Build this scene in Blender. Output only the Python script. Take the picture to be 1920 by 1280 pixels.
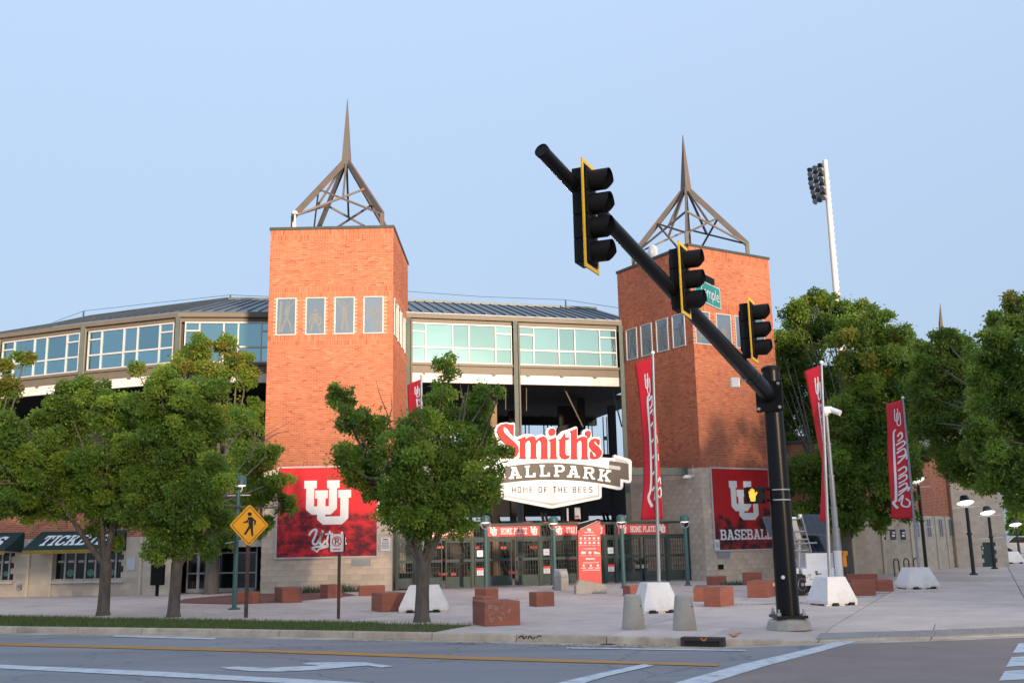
import bpy, bmesh, math, random
import numpy as np
from mathutils import Vector, Matrix
random.seed(7)
RNG = np.random.default_rng(11)
for _o in list(bpy.data.objects):
    bpy.data.objects.remove(_o)
SC = bpy.context.scene
COL = SC.collection
R = math.radians
sin, cos, pi = math.sin, math.cos, math.pi

# ------------------------------------------------------------------ camera
F, EYE = 1867.0, 1.62
PITCH, ROLL = R(11.4), R(-1.15)
CM = Matrix.Rotation(pi/2 + PITCH, 3, 'X') @ Matrix.Rotation(ROLL, 3, 'Z')
CAM = Vector((0, 0, EYE))
cd = bpy.data.cameras.new('camera')
cd.sensor_width = 36.0
cd.lens = 36.0 * F / 1920
cd.clip_start, cd.clip_end = 0.1, 3000
co = bpy.data.objects.new('camera', cd)
COL.objects.link(co)
co.matrix_world = Matrix.Translation(CAM) @ CM.to_4x4()
SC.camera = co

# ------------------------------------------------------------------ sky and sun
SUN_AZ = 25.5      # degrees to the right of straight behind the camera
SUN_EL = 7.0
W = bpy.data.worlds.new('World')
SC.world = W
W.use_nodes = True
wn = W.node_tree
wn.nodes.clear()
wo = wn.nodes.new('ShaderNodeOutputWorld')
wb = wn.nodes.new('ShaderNodeBackground')
ws = wn.nodes.new('ShaderNodeTexSky')
ws.sky_type = 'NISHITA'
ws.sun_disc = False
ws.sun_elevation = R(SUN_EL)
sdir = Vector((sin(R(SUN_AZ))*cos(R(SUN_EL)), -cos(R(SUN_AZ))*cos(R(SUN_EL)), sin(R(SUN_EL))))
ws.sun_rotation = math.atan2(sdir.x, sdir.y)
ws.altitude = 1300
ws.air_density = 1.0
ws.dust_density = 6.0
ws.ozone_density = 1.0
wb.inputs['Strength'].default_value = 0.1
# an even veil of thin high haze over the whole sky, brighter towards the zenith as haze is
wt = wn.nodes.new('ShaderNodeTexCoord'); wz = wn.nodes.new('ShaderNodeSeparateXYZ')
wn.links.new(wt.outputs['Generated'], wz.inputs[0])
wm = wn.nodes.new('ShaderNodeMath'); wm.operation = 'ADD'; wm.inputs[1].default_value = 1.0
wc = wn.nodes.new('ShaderNodeMath'); wc.operation = 'MAXIMUM'; wc.inputs[1].default_value = 0.0
wn.links.new(wz.outputs[2], wc.inputs[0]); wn.links.new(wc.outputs[0], wm.inputs[0])
wk = wn.nodes.new('ShaderNodeVectorMath'); wk.operation = 'SCALE'; wk.inputs[0].default_value = (1.45, 1.86, 2.54)
wn.links.new(wm.outputs[0], wk.inputs['Scale'])
wv = wn.nodes.new('ShaderNodeMix'); wv.data_type = 'RGBA'
wv.inputs[0].default_value = 0.80
wn.links.new(wk.outputs[0], wv.inputs[7])
wn.links.new(ws.outputs[0], wv.inputs[6])
wn.links.new(wv.outputs[2], wb.inputs[0])
wn.links.new(wb.outputs[0], wo.inputs[0])
sl = bpy.data.lights.new('sun', 'SUN')
sl.energy = 2.75
sl.angle = R(3.5)
sl.color = (1.0, 0.76, 0.54)
so = bpy.data.objects.new('sun', sl)
COL.objects.link(so)
so.rotation_euler = (-sdir).to_track_quat('-Z', 'Y').to_euler()
so.location = (20, -20, 30)
SC.view_settings.view_transform = 'Standard'
SC.view_settings.look = 'None'
SC.view_settings.gamma = 1.0
SC.view_settings.use_curve_mapping = False
SC.view_settings.exposure = 1.5
SC.render.engine = 'CYCLES'

# ------------------------------------------------------------------ pixel rays (photograph is 1920 x 1280)
def ray(px, py):
    return CM @ Vector(((px-960)/F, -(py-640)/F, -1))
def G(px, py, z=0.0):
    d = ray(px, py)
    return CAM + d*((z-EYE)/d.z)
def atY(px, py, Y):
    d = ray(px, py)
    return CAM + d*(Y/d.y)
def proj(p):
    q = CM.transposed() @ (Vector(p)-CAM)
    return 960 - F*q.x/q.z, 640 + F*q.y/q.z
class Plane:
    """vertical wall plane through ground points a, b; N faces the camera"""
    def __init__(s, a, b, back=False):
        s.A = Vector((a[0], a[1], 0)); s.B = Vector((b[0], b[1], 0))
        s.U = (s.B-s.A).normalized(); s.L = (s.B-s.A).length
        s.N = Vector((s.U.y, -s.U.x, 0))
        if back: s.N = -s.N
    def uv(s, px, py):
        d = ray(px, py)
        t = s.N.dot(s.A-CAM)/s.N.dot(d)
        p = CAM + d*t
        return s.U.dot(p-s.A), p.z
    def pt(s, u, z, n=0.0):
        p = s.A + s.U*u + s.N*n
        return Vector((p.x, p.y, z))
    def shift(s, n):
        return Plane(s.A+s.N*n, s.B+s.N*n)

# ------------------------------------------------------------------ materials
def new_mat(name):
    m = bpy.data.materials.new(name)
    m.use_nodes = True
    nt = m.node_tree
    return m, nt, nt.nodes['Principled BSDF']
def ramp2(nt, fac, c0, c1, p0=0.3, p1=0.7):
    r = nt.nodes.new('ShaderNodeValToRGB')
    r.color_ramp.elements[0].position = p0; r.color_ramp.elements[1].position = p1
    r.color_ramp.elements[0].color = (*c0, 1); r.color_ramp.elements[1].color = (*c1, 1)
    nt.links.new(fac, r.inputs[0])
    return r.outputs[0]
def noise(nt, scale, detail=5, rough=0.6, stretch=None, coord='Object'):
    tc = nt.nodes.new('ShaderNodeTexCoord')
    n = nt.nodes.new('ShaderNodeTexNoise')
    n.inputs['Scale'].default_value = scale
    n.inputs['Detail'].default_value = detail
    n.inputs['Roughness'].default_value = rough
    v = tc.outputs[coord]
    if stretch:
        mp = nt.nodes.new('ShaderNodeMapping')
        mp.inputs['Scale'].default_value = stretch
        nt.links.new(v, mp.inputs[0]); v = mp.outputs[0]
    nt.links.new(v, n.inputs['Vector'])
    return n.outputs['Fac']
def mixc(nt, fac, a, b, mode='MIX'):
    m = nt.nodes.new('ShaderNodeMix'); m.data_type = 'RGBA'; m.blend_type = mode
    for sock, v in ((m.inputs[0], fac), (m.inputs[6], a), (m.inputs[7], b)):
        if hasattr(v, 'links'): nt.links.new(v, sock)
        elif isinstance(v, (int, float)): sock.default_value = v
        else: sock.default_value = (*v, 1)
    return m.outputs[2]
def M(name, c, rough=0.7, metal=0.0, var=0.18, scale=3.0, bump=0.0, bscale=40.0, grime=None, gscale=0.8, coat=0.0, spec=0.5, rnd=0.0, stretch=None, spots=None):
    m, nt, p = new_mat(name)
    lo = tuple(x*(1-var) for x in c); hi = tuple(min(1, x*(1+var)) for x in c)
    col = ramp2(nt, noise(nt, scale, 6, 0.65, stretch), lo, hi)
    if grime:
        f = ramp2(nt, noise(nt, gscale, 7, 0.7, stretch), (0, 0, 0), (1, 1, 1), 0.48, 0.72)
        col = mixc(nt, f, col, grime)
    if spots:
        tc = nt.nodes.new('ShaderNodeTexCoord')
        vo = nt.nodes.new('ShaderNodeTexVoronoi'); vo.inputs['Scale'].default_value = 1.6
        nt.links.new(tc.outputs['Object'], vo.inputs['Vector'])
        col = mixc(nt, ramp2(nt, vo.outputs['Distance'], (.75, .75, .75), (0, 0, 0), 0.028, 0.05), col, spots)
        f2 = ramp2(nt, noise(nt, 1.1, 9, 0.75), (0, 0, 0), (.6, .6, .6), 0.58, 0.74)
        col = mixc(nt, f2, col, spots)
    if rnd:
        oi = nt.nodes.new('ShaderNodeObjectInfo')
        f = nt.nodes.new('ShaderNodeMapRange')
        f.inputs[3].default_value = 1-rnd; f.inputs[4].default_value = 1+rnd
        nt.links.new(oi.outputs['Random'], f.inputs[0])
        hs = nt.nodes.new('ShaderNodeHueSaturation')
        nt.links.new(f.outputs[0], hs.inputs['Value']); nt.links.new(col, hs.inputs['Color'])
        col = hs.outputs[0]
    nt.links.new(col, p.inputs['Base Color'])
    rr = nt.nodes.new('ShaderNodeMapRange')
    dv = 0.1 if rough > 0.4 else 0.0
    rr.inputs[3].default_value = max(0, rough-dv); rr.inputs[4].default_value = min(1, rough+dv)
    nt.links.new(noise(nt, scale*4, 3), rr.inputs[0]); nt.links.new(rr.outputs[0], p.inputs['Roughness'])
    p.inputs['Metallic'].default_value = metal
    p.inputs['Coat Weight'].default_value = coat
    p.inputs['Specular IOR Level'].default_value = spec
    if bump:
        b = nt.nodes.new('ShaderNodeBump')
        b.inputs['Strength'].default_value = bump; b.inputs['Distance'].default_value = 0.02
        nt.links.new(noise(nt, bscale, 6, 0.7), b.inputs['Height'])
        nt.links.new(b.outputs[0], p.inputs['Normal'])
    return m
def attr_mat(name, rough=0.85, bump=0.3, bscale=60, translucent=0.0, stain=None):
    m, nt, p = new_mat(name)
    a = nt.nodes.new('ShaderNodeAttribute'); a.attribute_name = 'tint'
    col = a.outputs['Color']
    if stain:
        f = ramp2(nt, noise(nt, 0.55, 8, 0.65, (1, 1, 0.45)), (0, 0, 0), (1, 1, 1), 0.48, 0.74)
        col = mixc(nt, f, col, mixc(nt, 0.36, col, stain))
        f = ramp2(nt, noise(nt, 1.5, 6, 0.6, (1, 1, 0.06)), (0, 0, 0), (1, 1, 1), 0.55, 0.75)
        col = mixc(nt, f, col, mixc(nt, 0.28, col, stain))
    nt.links.new(col, p.inputs['Base Color'])
    p.inputs['Roughness'].default_value = rough
    if bump:
        b = nt.nodes.new('ShaderNodeBump'); b.inputs['Strength'].default_value = bump; b.inputs['Distance'].default_value = 0.01
        nt.links.new(noise(nt, bscale), b.inputs['Height']); nt.links.new(b.outputs[0], p.inputs['Normal'])
    if translucent:
        t = nt.nodes.new('ShaderNodeBsdfTranslucent')
        hs = nt.nodes.new('ShaderNodeHueSaturation'); hs.inputs['Hue'].default_value = 0.495; hs.inputs['Value'].default_value = 1.6
        nt.links.new(col, hs.inputs['Color']); nt.links.new(hs.outputs[0], t.inputs[0])
        mx = nt.nodes.new('ShaderNodeMixShader'); mx.inputs[0].default_value = translucent
        nt.links.new(p.outputs[0], mx.inputs[1]); nt.links.new(t.outputs[0], mx.inputs[2])
        nt.links.new(mx.outputs[0], nt.nodes['Material Output'].inputs[0])
    return m
def emit_mat(name, c, s):
    m, nt, p = new_mat(name)
    p.inputs['Base Color'].default_value = (*c, 1)
    p.inputs['Emission Color'].default_value = (*c, 1)
    p.inputs['Emission Strength'].default_value = s
    return m
def glass_mat(name, tint, rough=0.03, wob=0.005):
    """coated reflective glazing"""
    m, nt, p = new_mat(name)
    oi = nt.nodes.new('ShaderNodeObjectInfo')
    c0 = tuple(x*0.86 for x in tint); c1 = tuple(min(1, x*1.1) for x in tint)
    nt.links.new(ramp2(nt, oi.outputs['Random'], c0, c1, 0, 1), p.inputs['Base Color'])
    p.inputs['Metallic'].default_value = 0.85
    p.inputs['Roughness'].default_value = rough
    b = nt.nodes.new('ShaderNodeBump'); b.inputs['Strength'].default_value = 1.0; b.inputs['Distance'].default_value = wob
    nt.links.new(noise(nt, 0.5, 2), b.inputs['Height']); nt.links.new(b.outputs[0], p.inputs['Normal'])
    return m

MT = dict(
    mortar=M('mortar', (0.56, 0.31, 0.21), 0.95, var=0.1),
    block=M('concrete_block', (0.58, 0.485, 0.375), 0.92, var=0.12, scale=2.2, bump=0.5, bscale=70, rnd=0.10),
    block_mortar=M('block_mortar', (0.62, 0.53, 0.42), 0.95, var=0.08),
    coping=M('dark_green_metal', (0.05, 0.065, 0.06), 0.5, 0.2),
    steel=M('weathered_steel', (0.105, 0.10, 0.088), 0.65, 0.1, var=0.12, scale=2, grime=(0.19, 0.08, 0.055), gscale=2.3),
    fascia=M('olive_grey_paint', (0.14, 0.12, 0.092), 0.6, var=0.08),
    beam=M('green_steel_paint', (0.085, 0.11, 0.10), 0.55, 0.1),
    whiteband=M('white_panel', (0.72, 0.68, 0.64), 0.7, var=0.05, grime=(0.56, 0.48, 0.42)),
    frame=M('white_aluminium', (0.52, 0.51, 0.50), 0.45, 0.0, var=0.05),
    glass=glass_mat('teal_glass', (0.20, 0.37, 0.43)),
    towerglass=glass_mat('etched_glass', (0.30, 0.36, 0.40), 0.3, 0.03),
    darkglass=glass_mat('dark_glass', (0.05, 0.06, 0.06), 0.1),
    etch=M('etched_frost', (0.17, 0.185, 0.185), 0.6, var=0.15, scale=6),
    roof=M('standing_seam_metal', (0.11, 0.135, 0.155), 0.42, 0.5, var=0.1, rnd=0.05),
    seam=M('seam_metal', (0.07, 0.09, 0.105), 0.5, 0.4),
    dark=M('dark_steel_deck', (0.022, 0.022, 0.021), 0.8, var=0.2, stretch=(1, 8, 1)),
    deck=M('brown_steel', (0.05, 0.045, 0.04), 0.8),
    litsteel=M('lit_brown_steel', (0.20, 0.13, 0.07), 0.7),  # orange sunlight on one column, put into its colour
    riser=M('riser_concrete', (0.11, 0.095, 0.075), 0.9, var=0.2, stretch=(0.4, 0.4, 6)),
    gate=M('gate_green', (0.035, 0.058, 0.052), 0.55, 0.2, var=0.15),
    bars=M('gate_bar_green', (0.028, 0.040, 0.036), 0.55, 0.2),
    plaza=M('plaza_concrete', (0.61, 0.49, 0.42), 0.9, var=0.14, scale=1.1, bump=0.25, bscale=30, grime=(0.47, 0.37, 0.315), gscale=0.45, rnd=0.09, spots=(0.27, 0.22, 0.19)),
    kerb=M('kerb_concrete', (0.52, 0.43, 0.335), 0.92, var=0.2, scale=2.5, bump=0.5, bscale=25, grime=(0.31, 0.235, 0.165), gscale=1.3, rnd=0.08),
    ground=M('ground', (0.16, 0.14, 0.12), 0.95, var=0.2, scale=0.5),
    redstone=M('red_sandstone', (0.33, 0.115, 0.075), 0.88, var=0.2, scale=1.6, bump=0.4, bscale=35, stretch=(1, 1, 4), rnd=0.10),
    white=M('white_painted_concrete', (0.80, 0.79, 0.77), 0.75, var=0.06, scale=2, bump=0.25, bscale=22, grime=(0.64, 0.61, 0.56), gscale=1.6, rnd=0.03),
    bollard=M('exposed_concrete', (0.42, 0.39, 0.34), 0.92, var=0.14, scale=9, bump=0.5, bscale=45, grime=(0.30, 0.27, 0.225), gscale=2.2, rnd=0.06),
    rubber=M('black_rubber', (0.015, 0.015, 0.016), 0.75),
    black=M('black_gloss_paint', (0.006, 0.006, 0.007), 0.34, 0.0, var=0.1, spec=0.25),
    blackm=M('black_matt', (0.007, 0.007, 0.008), 0.6, spec=0.2),
    yellow=M('yellow_reflective', (1.0, 0.60, 0.03), 0.5, var=0.06),
    signyel=M('sign_amber', (1.0, 0.43, 0.015), 0.5, var=0.05),
    signgreen=M('sign_teal', (0.03, 0.33, 0.29), 0.5, var=0.05),
    teal=M('lamp_teal', (0.055, 0.135, 0.135), 0.5, 0.1, var=0.12),
    lampdark=M('lamp_dark_green', (0.022, 0.034, 0.033), 0.55, 0.1),
    lamp=emit_mat('lamp_lens', (1.0, 0.96, 0.88), 0.55),
    lens=M('lamp_white', (0.8, 0.8, 0.78), 0.35, var=0.03),
    galv=M('galvanised', (0.33, 0.345, 0.355), 0.5, 0.4, var=0.12),
    bolt=M('bolt_zinc', (0.5, 0.5, 0.5), 0.4, 0.6),
    postbrown=M('rusty_post', (0.085, 0.05, 0.04), 0.8, var=0.3, scale=8),
    red=M('banner_red', (0.62, 0.012, 0.025), 0.62, var=0.06),
    redsign=M('sign_red', (0.66, 0.035, 0.035), 0.45, var=0.06),
    letter=M('white_letter', (0.82, 0.81, 0.80), 0.5, var=0.03),
    letterred=M('red_letter', (0.62, 0.02, 0.022), 0.55, var=0.05, spec=0.3),
    signwhite=M('sign_white', (0.76, 0.76, 0.775), 0.45, var=0.03),
    signgrey=M('sign_grey', (0.46, 0.46, 0.46), 0.5, var=0.03),
    signdark=M('sign_taupe', (0.060, 0.052, 0.044), 0.5, var=0.1),
    ink=M('black_ink', (0.015, 0.014, 0.014), 0.6),
    awning=M('green_canvas', (0.008, 0.035, 0.033), 0.8, var=0.15),
    mustard=M('mustard_canvas', (0.30, 0.20, 0.03), 0.8),
    bark=M('bark', (0.115, 0.098, 0.085), 0.95, var=0.35, scale=9, bump=0.9, bscale=28, stretch=(1, 1, 0.3)),
    grassblade=attr_mat('grass_blade', 0.8, 0, 1, 0.25),
    leaf=attr_mat('leaf', 0.55, 0, 1, 0.5),
    brick=attr_mat('brick', 0.9, 0.35, 55, stain=(0.13, 0.055, 0.035)),
    navy=M('navy_banner', (0.015, 0.02, 0.085), 0.6),
    orange=emit_mat('hand_amber', (1.0, 0.24, 0.015), 0.85),
    doorgreen=M('door_green', (0.02, 0.055, 0.055), 0.5),
    solar=M('solar_cell', (0.012, 0.015, 0.024), 0.25, 0.1, coat=0.5),
    trailer=M('trailer_white', (0.78, 0.79, 0.80), 0.4, var=0.03, coat=0.2),
    plastic_orange=M('orange_plastic', (0.80, 0.26, 0.01), 0.5),
    paint_white=M('road_paint_white', (0.62, 0.63, 0.64), 0.8, var=0.12, scale=9, grime=(0.27, 0.27, 0.285), gscale=4.5),
    paint_yellow=M('road_paint_yellow', (0.50, 0.24, 0.06), 0.8, var=0.12, scale=4, grime=(0.30, 0.19, 0.09), gscale=2.0),
    paint_orange=M('spray_orange', (0.70, 0.22, 0.03), 0.85, grime=(0.42, 0.28, 0.15), gscale=6),
    ironbrown=M('rust_iron', (0.05, 0.035, 0.032), 0.8, var=0.2),
    mulch=M('bark_mulch', (0.20, 0.085, 0.06), 0.95, var=0.4, scale=14, bump=0.8, bscale=60),
    tactile=M('tactile_grey', (0.30, 0.27, 0.25), 0.85, var=0.12, scale=2),
    crosswalk=M('tinted_concrete', (0.27, 0.205, 0.175), 0.9, var=0.14, scale=0.9, bump=0.3, bscale=40, grime=(0.215, 0.165, 0.142), gscale=0.5),
    cyan=M('pale_poster', (0.55, 0.62, 0.60), 0.6),
    mint=M('mint_panel', (0.10, 0.24, 0.17), 0.5),
    bluebin=M('blue_plastic', (0.02, 0.035, 0.16), 0.5),
    stoneplain=M('far_wall', (0.30, 0.26, 0.22), 0.9),
    mastpale=M('pale_steel_mast', (0.62, 0.56, 0.52), 0.5, 0.1, var=0.05),
    winglass=glass_mat('grey_glass', (0.22, 0.26, 0.28), 0.12),
    carbody=M('car_silver', (0.42, 0.44, 0.46), 0.3, 0.4, coat=0.4),
)
def road_mat():
    m, nt, p = new_mat('asphalt')
    tc = nt.nodes.new('ShaderNodeTexCoord')
    mp = nt.nodes.new('ShaderNodeMapping'); mp.inputs['Rotation'].default_value = (0, 0, R(17)); mp.inputs['Scale'].default_value = (0.05, 0.9, 1)
    nt.links.new(tc.outputs['Object'], mp.inputs[0])
    n = nt.nodes.new('ShaderNodeTexNoise'); n.inputs['Scale'].default_value = 1.4; n.inputs['Detail'].default_value = 6
    nt.links.new(mp.outputs[0], n.inputs['Vector'])
    base = ramp2(nt, n.outputs['Fac'], (0.215, 0.205, 0.21), (0.295, 0.28, 0.285), 0.32, 0.7)
    f = ramp2(nt, noise(nt, 160, 3, 0.8), (0.8, 0.8, 0.8), (1.2, 1.2, 1.2), 0.3, 0.7)
    col = mixc(nt, 1.0, base, f, 'MULTIPLY')
    g = ramp2(nt, noise(nt, 0.6, 8, 0.7), (0, 0, 0), (0.5, 0.5, 0.5), 0.5, 0.75)
    col = mixc(nt, g, col, (0.22, 0.205, 0.205))
    wn_ = nt.nodes.new('ShaderNodeTexNoise'); wn_.inputs['Scale'].default_value = 1.3; wn_.inputs['Detail'].default_value = 6
    nt.links.new(tc.outputs['Object'], wn_.inputs['Vector'])
    va = nt.nodes.new('ShaderNodeVectorMath'); va.operation = 'MULTIPLY_ADD'; va.inputs[1].default_value = (1.3, 1.3, 0)
    nt.links.new(wn_.outputs['Color'], va.inputs[0]); nt.links.new(tc.outputs['Object'], va.inputs[2])
    vc = nt.nodes.new('ShaderNodeTexVoronoi'); vc.feature = 'DISTANCE_TO_EDGE'; vc.inputs['Scale'].default_value = 0.34
    nt.links.new(va.outputs[0], vc.inputs['Vector'])
    ck = ramp2(nt, vc.outputs['Distance'], (.4, .4, .4), (0, 0, 0), 0.003, 0.012)
    col = mixc(nt, ck, col, (0.07, 0.068, 0.07))
    vp = nt.nodes.new('ShaderNodeTexVoronoi'); vp.inputs['Scale'].default_value = 0.22
    nt.links.new(mp.outputs[0], vp.inputs['Vector'])
    hv = nt.nodes.new('ShaderNodeHueSaturation'); mr = nt.nodes.new('ShaderNodeMapRange'); mr.inputs[3].default_value = 0.88; mr.inputs[4].default_value = 1.1
    sx = nt.nodes.new('ShaderNodeSeparateXYZ'); nt.links.new(vp.outputs['Color'], sx.inputs[0]); nt.links.new(sx.outputs[0], mr.inputs[0])
    nt.links.new(mr.outputs[0], hv.inputs['Value']); nt.links.new(col, hv.inputs['Color']); col = hv.outputs[0]
    nt.links.new(col, p.inputs['Base Color'])
    p.inputs['Roughness'].default_value = 0.85
    b = nt.nodes.new('ShaderNodeBump'); b.inputs['Strength'].default_value = 0.35; b.inputs['Distance'].default_value = 0.01
    nt.links.new(noise(nt, 90, 4, 0.8), b.inputs['Height']); nt.links.new(b.outputs[0], p.inputs['Normal'])
    return m
MT['road'] = road_mat()
def banner_mat(name, red, dark, flip):
    """printed banner: red photograph of a mountain ridge"""
    m, nt, p = new_mat(name)
    tc = nt.nodes.new('ShaderNodeTexCoord')
    sp = nt.nodes.new('ShaderNodeSeparateXYZ'); nt.links.new(tc.outputs['Generated'], sp.inputs[0])
    n1 = noise(nt, 2.6, 9, 0.6, (1, 1, 1.1), 'Generated')
    add = nt.nodes.new('ShaderNodeMath'); add.operation = 'MULTIPLY_ADD'
    nt.links.new(n1, add.inputs[0]); add.inputs[1].default_value = 1.5
    a2 = nt.nodes.new('ShaderNodeMath'); a2.operation = 'MULTIPLY_ADD'; a2.inputs[1].default_value = -1.0; a2.inputs[2].default_value = -0.16 if not flip else -0.28
    nt.links.new(sp.outputs[2], a2.inputs[0]); nt.links.new(a2.outputs[0], add.inputs[2])
    f = ramp2(nt, add.outputs[0], (0, 0, 0), (1, 1, 1), -0.02, 0.10)
    n2 = noise(nt, 5, 9, 0.7, (1.3, 1, 2.0), 'Generated')
    rock = ramp2(nt, n2, dark, red, 0.44, 0.60)
    nt.links.new(mixc(nt, f, red, rock), p.inputs['Base Color'])
    p.inputs['Roughness'].default_value = 0.5
    return m
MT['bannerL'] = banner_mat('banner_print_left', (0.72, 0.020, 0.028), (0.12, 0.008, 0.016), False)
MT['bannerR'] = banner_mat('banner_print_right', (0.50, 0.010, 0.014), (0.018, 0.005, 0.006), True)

# ------------------------------------------------------------------ mesh builders
class MB:
    def __init__(s): s.v, s.f = [], []
    def add(s, vs, fs):
        k = len(s.v); s.v += [tuple(v) for v in vs]; s.f += [tuple(i+k for i in f) for f in fs]
    def hexa(s, b, t):
        """bottom quad b, top quad t (each 4 points, counter-clockwise seen from above)"""
        s.add(list(b)+list(t), [(3, 2, 1, 0), (4, 5, 6, 7), (0, 1, 5, 4), (1, 2, 6, 5), (2, 3, 7, 6), (3, 0, 4, 7)])
    def box(s, c, size, ax=None, ay=None, az=None):
        c = Vector(c); ax = Vector(ax or (1, 0, 0)); ay = Vector(ay or (0, 1, 0)); az = Vector(az or (0, 0, 1))
        x, y, z = ax*size[0]/2, ay*size[1]/2, az*size[2]/2
        s.hexa([c-x-y-z, c+x-y-z, c+x+y-z, c-x+y-z], [c-x-y+z, c+x-y+z, c+x+y+z, c-x+y+z])
    def pbox(s, P, u0, u1, z0, z1, n0, n1):
        s.hexa([P.pt(u0, z0, n1), P.pt(u1, z0, n1), P.pt(u1, z0, n0), P.pt(u0, z0, n0)],
               [P.pt(u0, z1, n1), P.pt(u1, z1, n1), P.pt(u1, z1, n0), P.pt(u0, z1, n0)])
    def prism(s, P, pts, n0, n1):
        """2D outline (u, z) on plane P, from offset n0 (back) to n1 (front)"""
        a = sum(pts[i][0]*pts[(i+1) % len(pts)][1]-pts[(i+1) % len(pts)][0]*pts[i][1] for i in range(len(pts)))
        if a < 0: pts = pts[::-1]
        k = len(pts)
        s.add([P.pt(u, z, n1) for u, z in pts]+[P.pt(u, z, n0) for u, z in pts],
              [tuple(range(k)), tuple(range(2*k-1, k-1, -1))]+[(i, i+k, (i+1) % k+k, (i+1) % k) for i in range(k)])
    def bar(s, a, b, w, h, up=(0, 0, 1)):
        a, b = Vector(a), Vector(b); d = (b-a).normalized()
        x = d.cross(Vector(up))
        if x.length < 1e-4: x = Vector((1, 0, 0))
        x.normalize(); y = x.cross(d)
        x, y = x*w/2, y*h/2
        s.add([a-x-y, a+x-y, a+x+y, a-x+y, b-x-y, b+x-y, b+x+y, b-x+y],
              [(3, 2, 1, 0), (4, 5, 6, 7), (0, 1, 5, 4), (1, 2, 6, 5), (2, 3, 7, 6), (3, 0, 4, 7)])
    def tube(s, path, radii, n=10, cap=True):
        path = [Vector(p) for p in path]
        if isinstance(radii, (int, float)): radii = [radii]*len(path)
        k = len(s.v); m = len(path); prev = None
        for i, p in enumerate(path):
            d = (path[min(i+1, m-1)]-path[max(i-1, 0)]).normalized()
            if prev is None:
                x = d.cross(Vector((0, 0, 1)))
                if x.length < 1e-3: x = Vector((1, 0, 0))
            else:
                x = prev-d*prev.dot(d)
            x.normalize(); prev = x; y = d.cross(x)
            for j in range(n):
                a = 2*pi*j/n
                s.v.append(tuple(p+(x*cos(a)+y*sin(a))*radii[i]))
        for i in range(m-1):
            for j in range(n):
                a, b = k+i*n+j, k+i*n+(j+1) % n
                s.f.append((a, b, b+n, a+n))
        if cap:
            s.f.append(tuple(k+j for j in range(n))[::-1]); s.f.append(tuple(k+(m-1)*n+j for j in range(n)))
    def lathe(s, o, prof, n=24, ax=(0, 0, 1)):
        o = Vector(o); d = Vector(ax).normalized()
        x = d.orthogonal().normalized(); y = d.cross(x)
        k = len(s.v)
        for r, h in prof:
            for j in range(n):
                a = 2*pi*j/n; s.v.append(tuple(o+d*h+(x*cos(a)+y*sin(a))*r))
        for i in range(len(prof)-1):
            for j in range(n):
                a, b = k+i*n+j, k+i*n+(j+1) % n
                s.f.append((a, b, b+n, a+n))
        s.f.append(tuple(k+j for j in range(n))[::-1]); s.f.append(tuple(k+(len(prof)-1)*n+j for j in range(n)))
def tag(o, label=None, cat=None, group=None, kind=None):
    for k, v in (('label', label), ('category', cat), ('group', group), ('kind', kind)):
        if v: o[k] = v
    return o
def mesh_of(name, v, f, mat, smooth=False):
    me = bpy.data.meshes.new(name)
    me.from_pydata(v, [], f)
    if smooth: me.polygons.foreach_set('use_smooth', [True]*len(me.polygons))
    me.materials.append(mat)
    me.update()
    return me
def obj(name, mb, mat, parent=None, label=None, cat=None, group=None, kind=None, smooth=False, bevel=0.0):
    if isinstance(mat, str): mat = MT[mat]
    vs = mb.v
    if parent is not None:
        L = parent_loc(parent)
        org = Vector((0, 0, 0))
    else:
        a = np.array(vs); mn, mx = a.min(0), a.max(0)
        L = Vector(((mn[0]+mx[0])/2, (mn[1]+mx[1])/2, mn[2]))
    v2 = [(x-L.x, y-L.y, z-L.z) for x, y, z in vs]
    me = mesh_of(name, v2, mb.f, mat, smooth)
    if smooth:
        try: me.set_sharp_from_angle(angle=R(40))
        except Exception: pass
    o = bpy.data.objects.new(name, me)
    COL.objects.link(o)
    if parent is not None: o.parent = parent
    else: o.location = L
    if bevel:
        b = o.modifiers.new('bevel', 'BEVEL'); b.width = bevel; b.segments = 2; b.limit_method = 'ANGLE'
    return tag(o, label, cat, group, kind)
def parent_loc(p):
    L = Vector((0, 0, 0))
    while p is not None:
        L += p.location; p = p.parent
    return L
def thing(name, loc, label=None, cat=None, group=None, kind=None):
    o = bpy.data.objects.new(name, None)
    o.empty_display_size = 0.2
    o.location = loc
    COL.objects.link(o)
    return tag(o, label, cat, group, kind)
def copy_tree(o, parent=None):
    c = o.copy(); COL.objects.link(c); c.parent = parent
    for ch in list(o.children): copy_tree(ch, c)
    return c
def np_mesh(name, V, quads, mat, parent, tint=None, kind=None, per=4):
    """fast mesh from numpy: V (n,3), quads (m,4); tint per vertex (n,3)"""
    me = bpy.data.meshes.new(name)
    L = parent_loc(parent) if parent is not None else Vector((0, 0, 0))
    V = np.asarray(V, dtype=np.float32)-np.array(L, dtype=np.float32)
    me.vertices.add(len(V)); me.vertices.foreach_set('co', V.ravel())
    q = np.asarray(quads, dtype=np.int32)
    me.loops.add(q.size); me.loops.foreach_set('vertex_index', q.ravel())
    me.polygons.add(len(q)); me.polygons.foreach_set('loop_start', np.arange(0, q.size, q.shape[1], dtype=np.int32))
    me.update(calc_edges=True)
    me.polygons.foreach_set('use_smooth', np.zeros(len(q), dtype=bool))
    if tint is not None:
        at = me.color_attributes.new('tint', 'FLOAT_COLOR', 'POINT')
        c = np.ones((len(V), 4), dtype=np.float32); c[:, :3] = tint
        at.data.foreach_set('color', c.ravel())
    me.materials.append(MT[mat])
    o = bpy.data.objects.new(name, me); COL.objects.link(o)
    if parent is not None: o.parent = parent
    return tag(o, kind=kind)

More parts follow.
